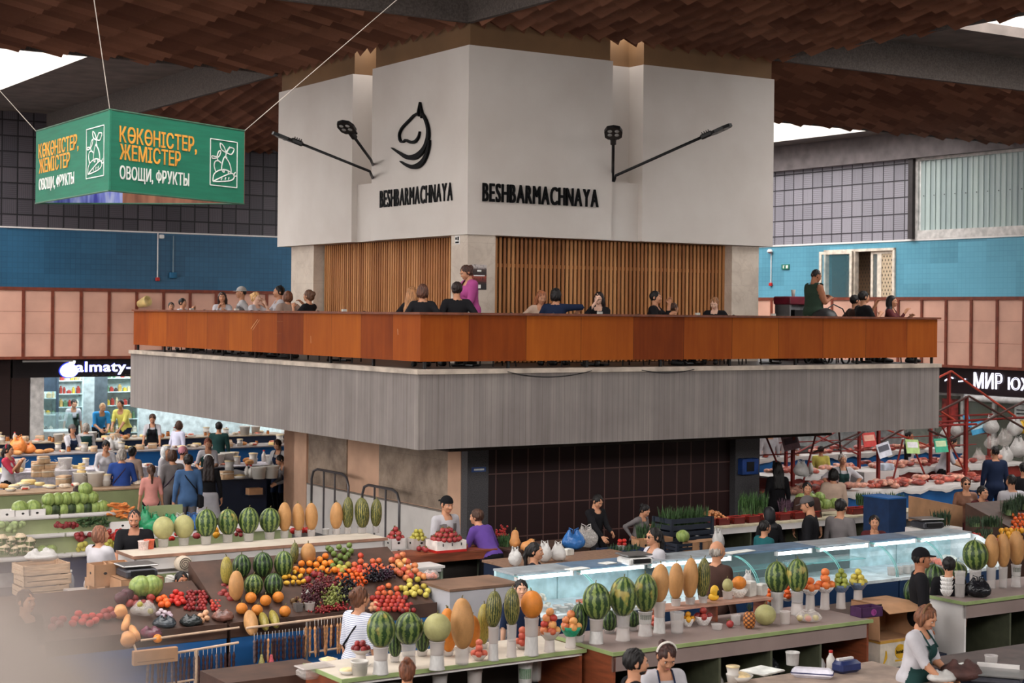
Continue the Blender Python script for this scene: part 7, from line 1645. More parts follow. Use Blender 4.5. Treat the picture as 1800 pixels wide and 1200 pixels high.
vegheap('on the bottom tray of the rack', 'yellow-green quince', jit(134, 955, 150, 966, 10, 10)+jit(176, 951, 202, 962, 12, 11), 2.35, .84, pm('quince skin', (170, 160, 70), .5, .15, 8), (.04, .04, .04), 8, 'quince', 'quince')
for k, (u, v) in enumerate([(4, 950), (18, 953), (36, 948), (8, 966), (24, 968), (50, 966), (38, 965), (52, 955)]):
    q = onb(u, v, 2.3); o = thing('cauliflower', 'cream cauliflower heaped at the left of the bottom tray', 'cauliflower', (q.x, q.y, max(q.z-.08, .82)), 0, 'cauliflowers'); m = MB(); rr = random.Random(k); m.ell((0, 0, .10), (.085, .085, .075), 14, 9, wob=.10, rnd=rr); m.build('curd', CAUL, o, smooth=True); m = MB()
    for j in range(7): a = j*.9; m.sheet(lambda x, y: ((.05+.05*y)*math.cos(a+(x-.5)*.8), (.05+.05*y)*math.sin(a+(x-.5)*.8), .01+.11*y), 3, 3)
    m.build('leaves', LEAFM, o, smooth=True)
for k, (u, v) in enumerate(((74, 968), (90, 966))): q = onb(u, v, 2.35); cabbage((q.x, q.y, .82), .085, ['left', 'right'][k]+' small pale cabbage on the bottom tray of the rack')
counter('bag_counter', 'low counter of bagged greens behind the white melon shelf', 'counter', -3.2, -.9, 2.3, 3.1, 1.0, WPAN, None, front=OLIVE)
for u, v, mt, w, h, lab in ((255, 912, BGG, .10, .40, 'tall green plastic bag behind the white shelf'), (266, 920, BGG, .20, .3, 'wide green bag of herbs behind the white shelf'), (299, 914, BGG, .16, .26, 'green and clear bag behind the second pale melon'), (317, 902, BGW, .13, .26, 'white tied bag in front of the man in denim'), (336, 913, BGB, .15, .26, 'left shiny blue bag behind the watermelons'), (350, 912, BGB, .15, .24, 'right shiny blue bag behind the watermelons')): p = onb(u, v, 2.7); bag(mt, (p.x, p.y, 1.0), int(u), lab, None, w, h)
m = MB(); q = w2g(onb(290, 900, 2.95)); m.box(q[0]-.32, q[0]+.28, 2.93, 2.96, 1.0, 1.38); o = gthing('board', 'olive board propped up behind the green bags', 'board'); m.build('sheet', OLIVE, o)
for u, v, mt, lab in ((252, 966, pm('pink wrap', (214, 190, 184), .5), 'pink wrapped tub at the left end of the white shelf'), (262, 964, pm('orange wrap', (206, 96, 66), .5), 'orange wrapped tub at the left end of the white shelf')): p = onz(u, v, 1.26); o = tub('p', p, .07, .12, lab); o.data = o.data.copy(); o.data.materials[0] = mt
for u, kind, lab, n in ((305, 'tomato', 'tomato between the two pale melons', 3), (342, 'pomegranate', 'pomegranate left of the first watermelon on the shelf', 2), (382, 'yellow pepper', 'yellow pepper between the first two watermelons', 3), (418, 'plum', 'dark plum between watermelons on the shelf', 5), (513, 'red pepper', 'red fruit between the first torpedo melons', 2), (536, 'red pepper', 'red fruit between the later torpedo melons', 2)):
    p = onz(u, 951-(u-300)*.058, 1.26); [fruit(kind, (p.x+R_.uniform(-.05, .05), p.y+R_.uniform(.0, .10), 1.26+FR[kind][0]+(.06 if j > 1 else 0)), lab, 'shelf: '+lab) for j in range(n)]
MT = [pm('red meat', (168, 84, 70), .45, .35, 14), pm('pink meat with fat', (206, 142, 122), .45, .3, 16), pm('dark meat', (134, 58, 50), .45, .3, 14)]; MM = []
for k in range(6):
    S = Sdf(); rr = random.Random(k); [S.ell((rr.uniform(-.10, .10), rr.uniform(-.05, .05), rr.uniform(.02, .05)), (rr.uniform(.05, .10), rr.uniform(.04, .07), rr.uniform(.03, .05)), 0, .03) for _ in range(4)]; V, Q, vr = S.mesh(.012); V[:, 2] -= V[:, 2].min(); m = MB(); m.addnp(V, Q); MM.append(m.mesh('cut', MT[k % 3], True))
def meat(where, a0, a1, b0, b1, n, seed):
    rr = random.Random(seed)
    for _ in range(n): k = rr.randrange(6); tag(put('meat_cut', MM[k], None, g2w(rr.uniform(a0, a1), rr.uniform(b0, b1), .99+rr.choice([0, 0, .05])), rr.uniform(0, 6), None, rr.uniform(.8, 1.25)), '%s cut of meat on the %s' % (('red', 'fatty pink', 'dark')[k % 3], where), 'meat', '%s cuts, %s' % (('red', 'fatty pink', 'dark')[k % 3], where))
meat('nearest meat counter, left half', 9.0, 11.3, 2.1, 2.8, 34, 1); meat('nearest meat counter, right half', 11.6, 15.4, 2.1, 2.8, 56, 2); meat('second meat counter', 12.0, 19.2, 5.1, 5.8, 60, 3); meat('far meat counter', 13.2, 21.3, 8.7, 9.3, 50, 4)
for u, v, b, c1, c2, lab, wd in ((1390, 778, 2.62, (150, 116, 124), (90, 70, 80), 'mauve sign card hanging left of the red post', .42), (1528, 773, 2.62, (196, 66, 62), (226, 170, 150), 'red and white sign card hanging over the meat', .36), (1554, 791, 2.55, (206, 206, 216), (90, 90, 100), 'white printed sign card hanging over the meat', .36), (1604, 785, 2.55, (170, 200, 130), (226, 222, 226), 'green and white sign card hanging over the meat', .38), (1654, 783, 2.55, (62, 160, 128), (196, 214, 170), 'teal green sign card hanging over the meat', .38), (1719, 752, 5.4, (70, 150, 190), (180, 210, 220), 'blue sign card among the hanging bags', .5), (1700, 740, 5.4, (40, 150, 200), (40, 120, 170), 'bright blue cone hanging below the red beam', .2)):
    p = onb(u, v, b); o = thing('sign_card', lab, 'card', p, TH); o.rotation_euler = (math.radians(-14), math.radians(R_.uniform(-14, 6)), TH); m = MB(); m.box(-wd/2, wd/2, -.006, .006, -.14, .15); m.build('card', pm('card %d %d %d' % c1, c1, .5), o); m = MB(); m.box(-wd*.4, wd*.4, -.009, -.006, -.02, .10); m.build('print', pm('card print %d %d %d' % c2, c2, .5), o); m = MB(); m.tube([(0, 0, .15), (0, .02, .3)], .004, 5); m.build('string', BLKM, o)
for k, (u, v, mt, w, h) in enumerate(((1680, 752, BGW, .14, .34), (1742, 748, BGW, .22, .42), (1765, 770, BGC, .2, .40), (1784, 752, BGW, .22, .46), (1742, 775, BGC, .18, .34), (1660, 762, BGW, .15, .3), (1790, 790, BGW, .24, .5), (1768, 800, BGW, .2, .4), (1720, 800, BGC, .16, .34), (1798, 748, pm('yellow carrier plastic', (222, 180, 50), .4), .18, .32))):
    p = onb(u, v+14, 5.3); bag(mt, p, 60+k, ['white bag hanging left of the blue sign card', 'large white bag right of the blue sign card', 'clear bag below the large white bag', 'large white bag near the green column', 'clear bag under the red rail', 'small white bag behind the teal card', 'big white bag low beside the green column', 'white bag behind the man in the navy suit', 'clear bag near the white-shirted vendor', 'yellow bag beside the green column'][k], None, w, h, TH)
for k, (u, v, lab) in enumerate(((1425, 825, 'clear water bottle standing on the meat counter by the red post'),)): p = onz(u, v+8, 1.0); item('milk_bottle', p, lab, 'bottle', None, 1.2)
o = gthing('white_cabinet', 'white boxy scale cabinet among the cuts on the nearest meat counter', 'cabinet'); q = w2g(onb(1545, 830, 3.1)); m = MB(); m.box(q[0]-.5, q[0]+.5, 3.02, 3.5, 0, 1.22); m.build('body', WPAN, o); m = MB(); m.rbox(q[0]+.1, q[0]+.4, 3.05, 3.3, 1.22, 1.36, .02); m.build('scale', pm('white and blue scale', (190, 200, 214), .4), o)
BASK = m_lattice('red basket weave', (150, 40, 32), (96, 26, 22), 14.0)
def basket(loc, lab, group=None, s=1.0, mat=None):
    o = thing('basket', lab, 'basket', loc, TH, group); m = MB(); a, h, t = .115*s, .11*s, .008
    m.box(-a, a, -a*.8, -a*.8+t, 0, h); m.box(-a, a, a*.8-t, a*.8, 0, h); m.box(-a, -a+t, -a*.8, a*.8, 0, h); m.box(a-t, a, -a*.8, a*.8, 0, h); m.box(-a, a, -a*.8, a*.8, 0, t); m.build('wall', mat or BASK, o); m = MB(); m.tube([(-a, -a*.8, h), (a, -a*.8, h), (a, a*.8, h), (-a, a*.8, h)], .008, 6, closed=True); m.build('rim', mat or pm('red plastic rim', (160, 44, 36), .4), o); return o
for k, a in enumerate((5.0, 5.3, 5.62, 5.94, 6.3, 6.62, 6.95, 7.3, 8.3, 8.6, 8.95)): basket(g2w(a, -.72, 1.0), 'red woven basket, %s from the left on the greens counter' % (ORD+['eleventh'])[k], 'red baskets')
def mound(lab, mat, loc, sx, sy, h, seed, n=60, r=.02, nm='heap', cat='vegetables'):
    rr = random.Random(seed); m = MB()
    for _ in range(n):
        x, y = rr.gauss(0, .45), rr.gauss(0, .45); m.ell((x*sx, y*sy, max(0, h*(1-x*x-y*y))*rr.uniform(.6, 1)), (r, r, r*.9), 7, 5)
    return tag(m.build(nm, mat, None, loc, TH, smooth=True), lab, cat, None, 'stuff')
mound('mound of tan onions filling the left red baskets', pm('onion tan', (186, 124, 78), .5, .25, 12), g2w(5.15, -.66, 1.1), .26, .12, .12, 3, 90, .028)
def herbs(lab, loc, h, rx, n, seed, c=(56, 84, 42), nm='herb_bunch'):
    rr = random.Random(seed); m = MB()
    for _ in range(n):
        a = rr.uniform(0, 6.28); q = rr.uniform(0, 1)**.5*rx; x, y = q*math.cos(a), q*math.sin(a); L = h*rr.uniform(.6, 1); dx, dy = rr.uniform(-.5, .5)*L*.5, rr.uniform(-.5, .5)*L*.5; w = rr.uniform(.006, .014); d = Vector((-dy, dx, 0)); d = d.normalized()*w if d.length > 1e-6 else Vector((w, 0, 0))
        b = Vector((x, y, 0)); e = Vector((x+dx, y+dy, L)); k = b.lerp(e, .6)+Vector((0, 0, .02)); m.add([b-d*.5, b+d*.5, k+d, e, k-d], [(0, 1, 2, 3, 4)])
    o = thing(nm, lab, 'herbs', loc, 0); g = m.build('leaves', pm('herb green %d %d %d' % c, c, .6, .35, 30), o); g['kind'] = 'stuff'; m = MB(); m.tube([(0, 0, 0), (0, 0, h*.3)], rx*.5, 8); m.build('stalks', pm('pale stalks', (112, 132, 84), .6), o); return o
for k, (a, b, z, h, rx, lab) in enumerate(((6.05, -.5, 1.08, .42, .15, 'tall bunch of spring onions left of the granite pillar base'), (6.4, -.42, 1.08, .40, .15, 'tall bunch of spring onions right of the first one'), (7.0, -.45, 1.08, .24, .14, 'purple-tipped herb bunch behind the cabbages'), (8.75, -.5, 1.1, .25, .14, 'pale leek bunch in the red baskets'), (9.3, -.5, 1.0, .2, .3, 'wide bed of dark dill at the right of the greens counter'), (9.75, -.1, 1.05, .2, .3, 'far bed of dark dill at the counter end'))): herbs(lab, g2w(a, b, z), h, rx, 90, k, (56, 84, 42) if k != 2 else (92, 66, 80))
for k in range(7): cabbage(g2w(7.3+.21*(k % 4), -.62+.16*(k//4), 1.10+.10*(k//4)), .10, 'pale cabbage in the row on the greens counter', 'cabbages on the greens counter')
CRD = pm('dark plastic crate', (30, 36, 48), .5); CRB = pm('blue grey crate', (40, 54, 84), .5)
def crate(loc, lab, w, d, h, mat, rz=0.0):
    o = thing('crate', lab, 'crate', loc, TH+rz); m = MB(); t = .015
    for z in (0, h*.36, h*.72): m.box(-w/2, w/2, -d/2, -d/2+t, z, z+h*.26); m.box(-w/2, w/2, d/2-t, d/2, z, z+h*.26); m.box(-w/2, -w/2+t, -d/2, d/2, z, z+h*.26); m.box(w/2-t, w/2, -d/2, d/2, z, z+h*.26)
    m.box(-w/2, w/2, -d/2, d/2, 0, t); m.build('slats', mat, o); m = MB(); [m.box(sx*w/2-.02, sx*w/2+.02, sy*d/2-.02, sy*d/2+.02, 0, h) for sx in (-1, 1) for sy in (-1, 1)]; m.build('corner_post', mat, o); return o
crate(g2w(2.35, -2.0, .82), 'blue-grey crate of dill behind the wooden table', .62, .4, .16, CRB); herbs('low bed of dill filling the blue-grey crate', g2w(2.35, -2.0, .86), .2, .26, 130, 21, (44, 66, 40))
crate(g2w(4.0, -1.35, 1.0), 'dark crate stacked high with herbs under the red tiles', .8, .45, .28, CRD); crate(g2w(4.0, -1.35, .82), 'lower dark crate under the herb crate', .8, .45, .17, CRD)
for k in range(3): herbs(['left', 'middle', 'right'][k]+' bunch of leafy greens in the high dark crate', g2w(3.75+.26*k, -1.35, 1.1), .36, .16, 100, 30+k, (50, 74, 38))
herbs('loose greens beside the grey-haired woman', g2w(3.25, -1.45, .95), .34, .18, 80, 40, (44, 66, 36))
for k, (u, v, lab) in enumerate(((1222, 965, 'left orange-brown carton below the herb crates'), (1245, 962, 'right orange-brown carton below the herb crates'))): q = w2g(onz(u, v, .86)); carton('carton', lab, q[0], q[1], .82, .30, .24, .16)
for k, (u, v, z, lab) in enumerate(((1128, 952, .98, 'small brown carton beside the woman in sunglasses'), (1165, 948, .98, 'small open carton right of the woman in sunglasses'))): q = w2g(onz(u, v, z)); carton('carton', lab, q[0], q[1], .82, .24, .2, .2, opened=True)
q = onz(1092, 962, .98); tub('c', (q.x, q.y, .82), .06, .2, 'clear cup holding tomatoes behind the wooden table'); [fruit('tomato', (q.x+.045*math.cos(k*2.1), q.y+.03*math.sin(k*2.1), 1.03+.05*(k//2)), 'tomato heaped in the cup behind the wooden table', 'tomatoes in the cup') for k in range(4)]
q = w2g(onz(1200, 950, 1.0)); cabbage(g2w(q[0], q[1], .98), .1, 'half cabbage on the dark box beside the cartons'); crate(g2w(q[0], q[1], .82), 'dark crate under the half cabbage', .45, .3, .16, CRD)
for u, v, mt, w, h, lab in ((957, 988, BGW, .10, .28, 'left white carrier bag on the brown table'), (981, 986, BGW, .10, .26, 'right white carrier bag holding bread on the brown table'), (1008, 967, BGB, .17, .30, 'blue carrier bag on the brown table'), (1030, 962, BGC, .16, .32, 'clear carrier bag beside the blue one'), (905, 995, BGW, .09, .25, 'white bag hanging at the counter beside the plaid shirt'), (1262, 968, BGW, .10, .34, 'white bag above the bald man'), (1408, 838, BGW, .14, .3, 'white bag held beside the hooded coat')): p = onz(u, v, .82 if u == 1262 else 1.0) if v > 900 else onb(u, v, 1.6); bag(mt, (p.x, p.y, p.z), int(u), lab, None, w, h)
papers(998, 975, 1.0, .14, .12, .09, 'small white box between the bags on the brown table', 'white_box', 'box')
scale(onz(1115, 990, 1.275), TH-.1, 'black and white shop scale on top of the glass cases', 1.0)
for u, v, w, lab in ((1068, 990, .2, 'white papers beside the scale on the glass cases'), (1300, 970, .5, 'pink and grey newspaper on the glass cases'), (1015, 1000, .3, 'red printed sheet on the first glass case')): papers(u, v, 1.275, w, .16, .012, lab)
o = gthing('pomegranate_box', 'white and red fruit box piled with pomegranates', 'box'); q = w2g(onz(784, 968, 1.03)); m = MB(); m.box(q[0]-.24, q[0]+.24, q[1]-.16, q[1]+.16, 1.06, 1.19); m.build('carton', pm('white fruit box', (222, 212, 204), .6), o); m = MB(); m.box(q[0]-.245, q[0]+.245, q[1]-.165, q[1]+.165, 1.03, 1.065); m.build('red_band', RED, o); m = MB(); [m.box(q[0]-.15+.15*k, q[0]-.14+.15*k, q[1]-.17, q[1]-.16, 1.12, 1.16) for k in range(3)]; m.build('slots', BLKM, o)
heap('pomegranate', g2w(q[0], q[1], 1.17), .19, 3, 'pomegranate piled in the white and red box', .85, 5)
[fruit('pomegranate', g2w(q[0]+dx, q[1]+dy, 1.03+.04), 'pomegranate lying beside the white and red box', 'loose pomegranates', .85) for dx, dy in ((-.33, .0), (-.3, .1), (.31, -.02), (.36, .06), (-.36, .14))]
for k, (u, v, lab) in enumerate(((695, 962, 'white fruit carton at the right end of the white shelf'), (735, 962, 'milky crate of fruit left of the pomegranate box'))): q = w2g(onz(u, v, 1.05)); carton('white_carton', lab, q[0], q[1], 1.03, .24 if k == 0 else .26, .2, .16, WPAN if k == 0 else TUBP, opened=True); heap(('pomegranate', 'quince')[k], g2w(q[0], q[1], 1.15), .09, 3, ('dark red fruit heaped at the end of the white shelf', 'greenish fruit heaped left of the pomegranates')[k], .9, 7+k)
counter('side_counter', 'low grey-green shelf unit at the right end of the white melon shelf', 'counter', -1.12, -.62, -1.9, -1.48, .93, WPAN, None, side=pm('grey green board', (120, 130, 112), .6), front=WPAN, open_from=1, nshelf=1, apron=.05)
for k, (u, v, s) in enumerate(((905, 962, 1.0), (920, 966, .8))):
    p = onz(u, v, 1.0); o = thing('squash', ['upright', 'fallen'][k]+' butternut squash on the dark table by the red tiles', 'squash', p, k*.9); m = MB(); m.lathe([(.001, 0), (.07, .02), (.085, .08), (.06, .14), (.05, .22), (.03, .25), (.001, .26)], 16, 0, Matrix.Rotation(k*1.1, 4, 'Y')); m.build('body', pm('butternut squash', (206, 142, 84), .45), o, smooth=True); m = MB(); m.tube([(0, 0, .25), (.01, 0, .29)], .01, 6, 0, Matrix.Rotation(k*1.1, 4, 'Y')); m.build('stem', STEM, o)
herbs('bunch of greens with red berries on the dark table by the tiles', onz(888, 960, 1.0), .2, .08, 60, 55, (54, 84, 46)); grapes('g', (150, 36, 34), onz(884, 955, 1.0)+Vector((0, 0, .1)), 30, (.04, .03, .04), 'red berries on the greens by the red tiles', 9, .014)
VS = (-4.5, .98, -3.1, 1.42); slope_stand('fruit_stand', 'sloping stand of peppers and tomatoes behind the last glass case', 8.4, 11.0, VS, DARKW, DKBLUE)
pile_slope('tomato', region(1700, 940, 1724, 968, 4, 8.5, 4), VS, 'tomato in the red heap behind the last glass case', 1.1); pile_slope('red pepper', region(1735, 950, 1775, 985, 6, 9, 5), VS, 'red pepper in the heap behind the far melons', 1.0); pile_slope('yellow pepper', region(1755, 932, 1795, 950, 5, 9, 6), VS, 'yellow pepper in the heap behind the far melons', .9); pile_slope('tangerine', region(1780, 905, 1800, 930, 2, 8, 7), VS, 'orange fruit at the top of the pepper stand', 1.1)
for k, (u, v, h) in enumerate(((1730, 945, .16), (1745, 925, .2), (1715, 925, .18), (1775, 905, .3), (1795, 895, .3))): herbs(['dark greens between tomatoes and peppers', 'film-wrapped greens at the top of the pepper stand', 'herb bag behind the tomatoes', 'tall leek leaves beside the white-shirted man', 'feathery leaves at the far right edge'][k], onslope(u, v, VS, 0), h, .14, 80, 70+k, (48, 66, 44))
q = w2g(W(1641, 900, 27.5)); o = gthing('cardboard_sheet', 'large brown cardboard sheet propped behind the glass cases', 'cardboard'); z0, z1 = W(1641, 925, 27.5).z, W(1641, 878, 27.5).z; o.rotation_euler = (0, 0, TH); m = MB(); A0 = w2g(W(1597, 890, 27.0)); A1 = w2g(W(1692, 905, 28.0)); m.add([(A0[0], A0[1], W(1597, 915, 27.0).z), (A1[0], A1[1], W(1690, 934, 28.0).z), (A1[0], A1[1], W(1692, 890, 28.0).z), (A0[0], A0[1], W(1597, 871, 27.0).z)]+[(A0[0]+.02, A0[1]+.02, W(1597, 915, 27.0).z), (A1[0]+.02, A1[1]+.02, W(1690, 934, 28.0).z), (A1[0]+.02, A1[1]+.02, W(1692, 890, 28.0).z), (A0[0]+.02, A0[1]+.02, W(1597, 871, 27.0).z)], [(0,1,2,3),(7,6,5,4),(0,4,5,1),(1,5,6,2),(2,6,7,3),(3,7,4,0)]); m.build('sheet', CARD, o)
o2 = gthing('blue_cabinet', 'tall dark blue cabinet behind the cardboard sheet', 'cabinet'); m = MB(); m.box(A0[0]-.42, A0[0]-.02, A0[1]+.03, A0[1]+.6, 0, W(1585, 872, 27.3).z); m.build('body', pm('deep blue panel', (22, 48, 84), .5), o2); m = MB(); m.box(A0[0]-.44, A0[0]-.02, A0[1]+.01, A0[1]+.62, W(1585, 872, 27.3).z, W(1585, 872, 27.3).z+.02); m.build('top_edge', BLUEP, o2)
o = gthing('scale_stand', 'white box stand under the right shop scale', 'stand'); m = MB(); m.box(6.35, 7.1, -4.2, -3.75, 0, 1.24); m.build('body', WPAN, o); scale(g2w(6.6, -3.95, 1.24), TH-.2, 'shop scale with glass pan on the white stand behind the last case', 1.1, pm('dark scale body', (60, 60, 66), .4)); herbs('potted dark herbs on the white scale stand', g2w(6.95, -3.9, 1.24), .26, .13, 90, 81, (40, 60, 40))
for k, (x, y) in enumerate(((-1.2, -4.7), (-1.08, -4.62), (-1.15, -4.55), (-.95, -4.75))):
    mound(['left', 'back', 'rear', 'front'][k]+' pack of white mushrooms in the leftmost case', pm('mushroom white', (214, 206, 190), .7, .1, 20), g2w(x, y, .86), .09, .07, .22-.03*k, 90+k, 40, .022, 'mushroom_pack', 'mushrooms')
for k in range(8): tub('w', g2w(-1.1+.17*(k % 4), -5.2+.14*(k//4), .84), .055, .06, 'white salad tub with a green lid in the leftmost case', 'salad tubs in the case')
for k in range(3): carton('fish_pack', ['left', 'middle', 'right'][k]+' orange fish pack under the tube lamp of the leftmost cases', -.45+.28*k, -5.05, .84, .25, .2, .08, pm('orange pack', (222, 110, 70), .4))
for k, (a, b, c, lab) in enumerate(((.25, -4.7, (222, 150, 110), 'pink salmon piece at the back of the second case'), (5.75, -4.7, (226, 120, 90), 'left pink fish fillet in the glowing end case'), (6.0, -4.62, (230, 134, 100), 'middle pink fish fillet in the glowing end case'), (5.9, -4.85, (216, 110, 84), 'front pink fish fillet in the glowing end case'), (6.3, -4.65, (226, 222, 212), 'white fish in the glowing end case'), (6.45, -4.9, (206, 204, 196), 'grey-white fish in the glowing end case'))): m = MB(); m.ell((0, 0, .05), (.15, .08, .05), 14, 8, wob=.06, rnd=random.Random(k)); tag(m.build('fish_fillet', pm('fish %d %d %d' % c, c, .35, .15, 20), None, g2w(a, b, .84), TH+.4*k, smooth=True), lab, 'fish')
for k in range(5): tub('p', g2w(4.62+.15*k, -5.15, .84), .06, .11, ORD[k]+' pale green cup from the left in the second case from the right end')
papers(1583, 985, .84, .16, .02, .22, 'white card standing in the second case from the right end', 'card', 'card')
for k in range(3):
    z = .96+.13*k; q = w2g(onz(76, 1046, .96)); o = thing('wooden_crate', ['lowest', 'middle', 'topmost'][k]+' slatted wooden crate of the stack at the left', 'crate', g2w(q[0]+.02*(k % 2), q[1]+.1, z), TH+.04*k, 'slatted wooden crates'); m = MB()
    for zz in (.0, .065): m.box(-.29, .29, -.19, -.178, zz, zz+.055); m.box(-.29, .29, .178, .19, zz, zz+.055); m.box(-.29, -.278, -.19, .19, zz, zz+.055); m.box(.278, .29, -.19, .19, zz, zz+.055)
    m.box(-.29, .29, -.19, .19, 0, .008); m.build('slats', pm('pale crate wood', (196, 164, 134), .7, .12, 6, stretch=(1, 8, 8)), o); m = MB(); [m.box(sx*.27-.02, sx*.27+.02, sy*.17-.015, sy*.17+.015, 0, .125) for sx in (-1, 1) for sy in (-1, 1)]; m.build('corner_post', pm('pale crate wood', (196, 164, 134)), o)
o = gthing('box_stand', 'low blue-grey stand below the wooden crates at the left', 'stand'); m = MB(); m.box(-8.9, -6.6, -3.7, -2.3, 0, .96); m.build('body', BLUEP, o)
q = w2g(onz(76, 1046, .96)); bag(BGW, g2w(q[0], q[1]+.1, 1.35), 77, 'crumpled white wrapping on the topmost wooden crate', None, .2, .14, TH, False)
q = onz(124, 1040, .96); o = thing('water_bottle', 'clear water bottle beside the wooden crates', 'bottle', q); m = MB(); m.lathe([(0, 0), (.042, 0), (.044, .15), (.035, .19), (.014, .23), (.014, .25), (0, .25)], 14, cap=False); m.build('body', clear('bottle plastic', (200, 206, 212), .35, .1), o, smooth=True); m = MB(); m.lathe([(.017, .245), (.017, .268), (0, .268)], 10); m.build('cap', WHT, o)
for k, (u, v, w, lab) in enumerate(((134, 1054, .25, 'milky tub box with a dark dot near the crates'), (160, 1046, .12, 'small milky cup near the brown cartons'))): q = w2g(onz(u, v, .96)); carton('tub_box', lab, q[0], q[1], .96, w, .2, .13, TUBP)
for k, (a, b, z, kind, h, lab) in enumerate(((-5.0, -7.5, .63, 'p', .2, 'milky tub on the shelf below the first watermelon'), (-4.5, -7.5, .63, 'w', .2, 'white printed tub on the shelf below the tall tan melon'), (-4.0, -7.5, .63, 'c', .24, 'clear tub on the shelf below the netted melons'), (-3.6, -7.5, .63, 'p', .24, 'milky tub on the shelf below the orange melon'), (-3.0, -7.5, .63, 'w', .26, 'white printed tub on the shelf near the brown side panel'), (-2.75, -7.3, .63, 'c', .22, 'clear tub at the end of the lower shelf'))): tub(kind, g2w(a, b, z), .075, h, lab, None, sticker=(96, 120, 96) if kind == 'w' else None)
for u, v, c, w, h, lab in ((1250, 1180, BGC, .13, .2, 'clear bag in the left open compartment below the mauve front'), (1350, 1175, BGK, .14, .26, 'dark bag in the second compartment below the mauve front'), (1430, 1150, BGW, .13, .24, 'white sack in the third compartment below the mauve front'), (1495, 1140, pm('magenta basin', (122, 44, 92), .4), .15, .2, 'magenta basin in the last compartment below the mauve front')): p = onb(u, v, -7.75); bag(c, (p.x, p.y, .40), int(u), lab, None, w, h, 0, False)
q = onb(1575, 1168, -7.95); BX = gthing('banana_box', 'white and yellow banana box beside the fruit counter', 'box'); qa = w2g(q); a0, a1 = w2g(onb(1547, 1170, -7.95))[0], w2g(onb(1612, 1165, -7.95))[0]; zt = onb(1575, 1128, -7.95).z; z0 = onb(1575, 1172, -7.95).z
m = MB(); m.box(a0, a1, -7.95, -7.6, z0, zt); m.build('carton', pm('white box card', (206, 194, 176), .6), BX); m = MB(); m.box(a0-.005, a1+.005, -7.955, -7.6, zt, zt+.03); m.build('lid_band', pm('mustard card', (196, 148, 62), .6), BX)
ac = (a0+a1)/2; zc = (z0+zt)/2; m = MB(); m.lathe([(.085, 0), (.085, .006), (.0, .006)], 22, 0, Matrix.Translation((ac+.02, -7.95, zc+.03)) @ Matrix.Rotation(math.pi/2, 4, 'X')); m.build('logo', pm('yellow print', (214, 166, 40), .5), BX); put('lettering', set_mat(text_fit('bonita', ac-.05, ac+.09, zc+.01, zc+.055, .004, .01), INK), BX, (0, -7.957, 0))
m = MB(); stroke(m, [(a0+.05, zc-.09), (a0+.09, zc-.02), (a0+.09, zc+.06)], [.012, .04, .012], .004); stroke(m, [(ac-.06, zc-.07), (ac+.07, zc-.07)], .02, .004, sub=1); m.build('print', pm('yellow print', (214, 166, 40)), BX, (0, -7.951, 0))
st = gthing('blue_shelf', 'dark blue shelf frame under the banana box', 'shelf'); m = MB(); m.box(a0-.2, a1+.3, -8.0, -7.2, 0, z0); m.build('body', DKBLUE, st)
o = gthing('open_carton', 'big brown carton lying open on its side above the banana box', 'box'); z2 = zt+.03; z3 = onb(1575, 1058, -7.9).z; m = MB(); t = .01
m.box(a0-.02, a1-.05, -7.95, -7.5, z2, z2+t); m.box(a0-.02, a1-.05, -7.95, -7.5, z3-t, z3); m.box(a0-.02, a0-.02+t, -7.95, -7.5, z2, z3); m.box(a1-.05-t, a1-.05, -7.95, -7.5, z2, z3); m.box(a0-.02, a1-.05, -7.5-t, -7.5, z2, z3); m.build('carton', CARD, o); m = MB(); m.add([(a0-.02, -7.95, z3), (a1-.05, -7.95, z3), (a1+.0, -8.2, z3-.05), (a0-.12, -8.2, z3-.05), (a0-.02, -7.95, z3-.006), (a1-.05, -7.95, z3-.006), (a1, -8.2, z3-.056), (a0-.12, -8.2, z3-.056)], [(0,1,2,3),(7,6,5,4),(2,6,7,3),(1,5,6,2),(3,7,4,0)]); m.build('flap', CARD, o)
q = onb(1616, 1120, -7.6); S = Sdf(); S.ell((0, 0, .2), (.17, .15, .2), 0, .05); S.ell((.02, 0, .38), (.12, .1, .08), 0, .05); V, Q, vr = S.mesh(.02); m = MB(); m.addnp(V, Q); tag(m.build('sack', pm('pale sackcloth', (172, 150, 132), .8, .1, 10), None, (q.x, q.y, .42), 0, smooth=True), 'pale full sack between the open carton and the white counter', 'sack')
o = gthing('dark_stand', 'low dark stand under the pale sack', 'stand'); qa = w2g(q); m = MB(); m.box(qa[0]-.2, qa[0]+.25, qa[1]-.2, qa[1]+.2, 0, .42); m.build('body', DKBLUE, o)
wt = lambda u, v: onz(u, v, .88)
tub('w', wt(1393, 1168), .07, .13, 'square white tub at the back of the cluttered work table'); o = thing('lunch_box', 'white lunch box with blue clips on the work table', 'box', wt(1428, 1190), -.25); m = MB(); m.rbox(-.2, .2, -.08, .08, 0, .09, .03); m.build('body', pm('white glossy plastic', (214, 210, 220), .3), o, smooth=True, sharp=30); m = MB(); m.box(-.205, .205, -.085, .085, .045, .055); m.build('seal', pm('navy seal', (40, 44, 90), .4), o)
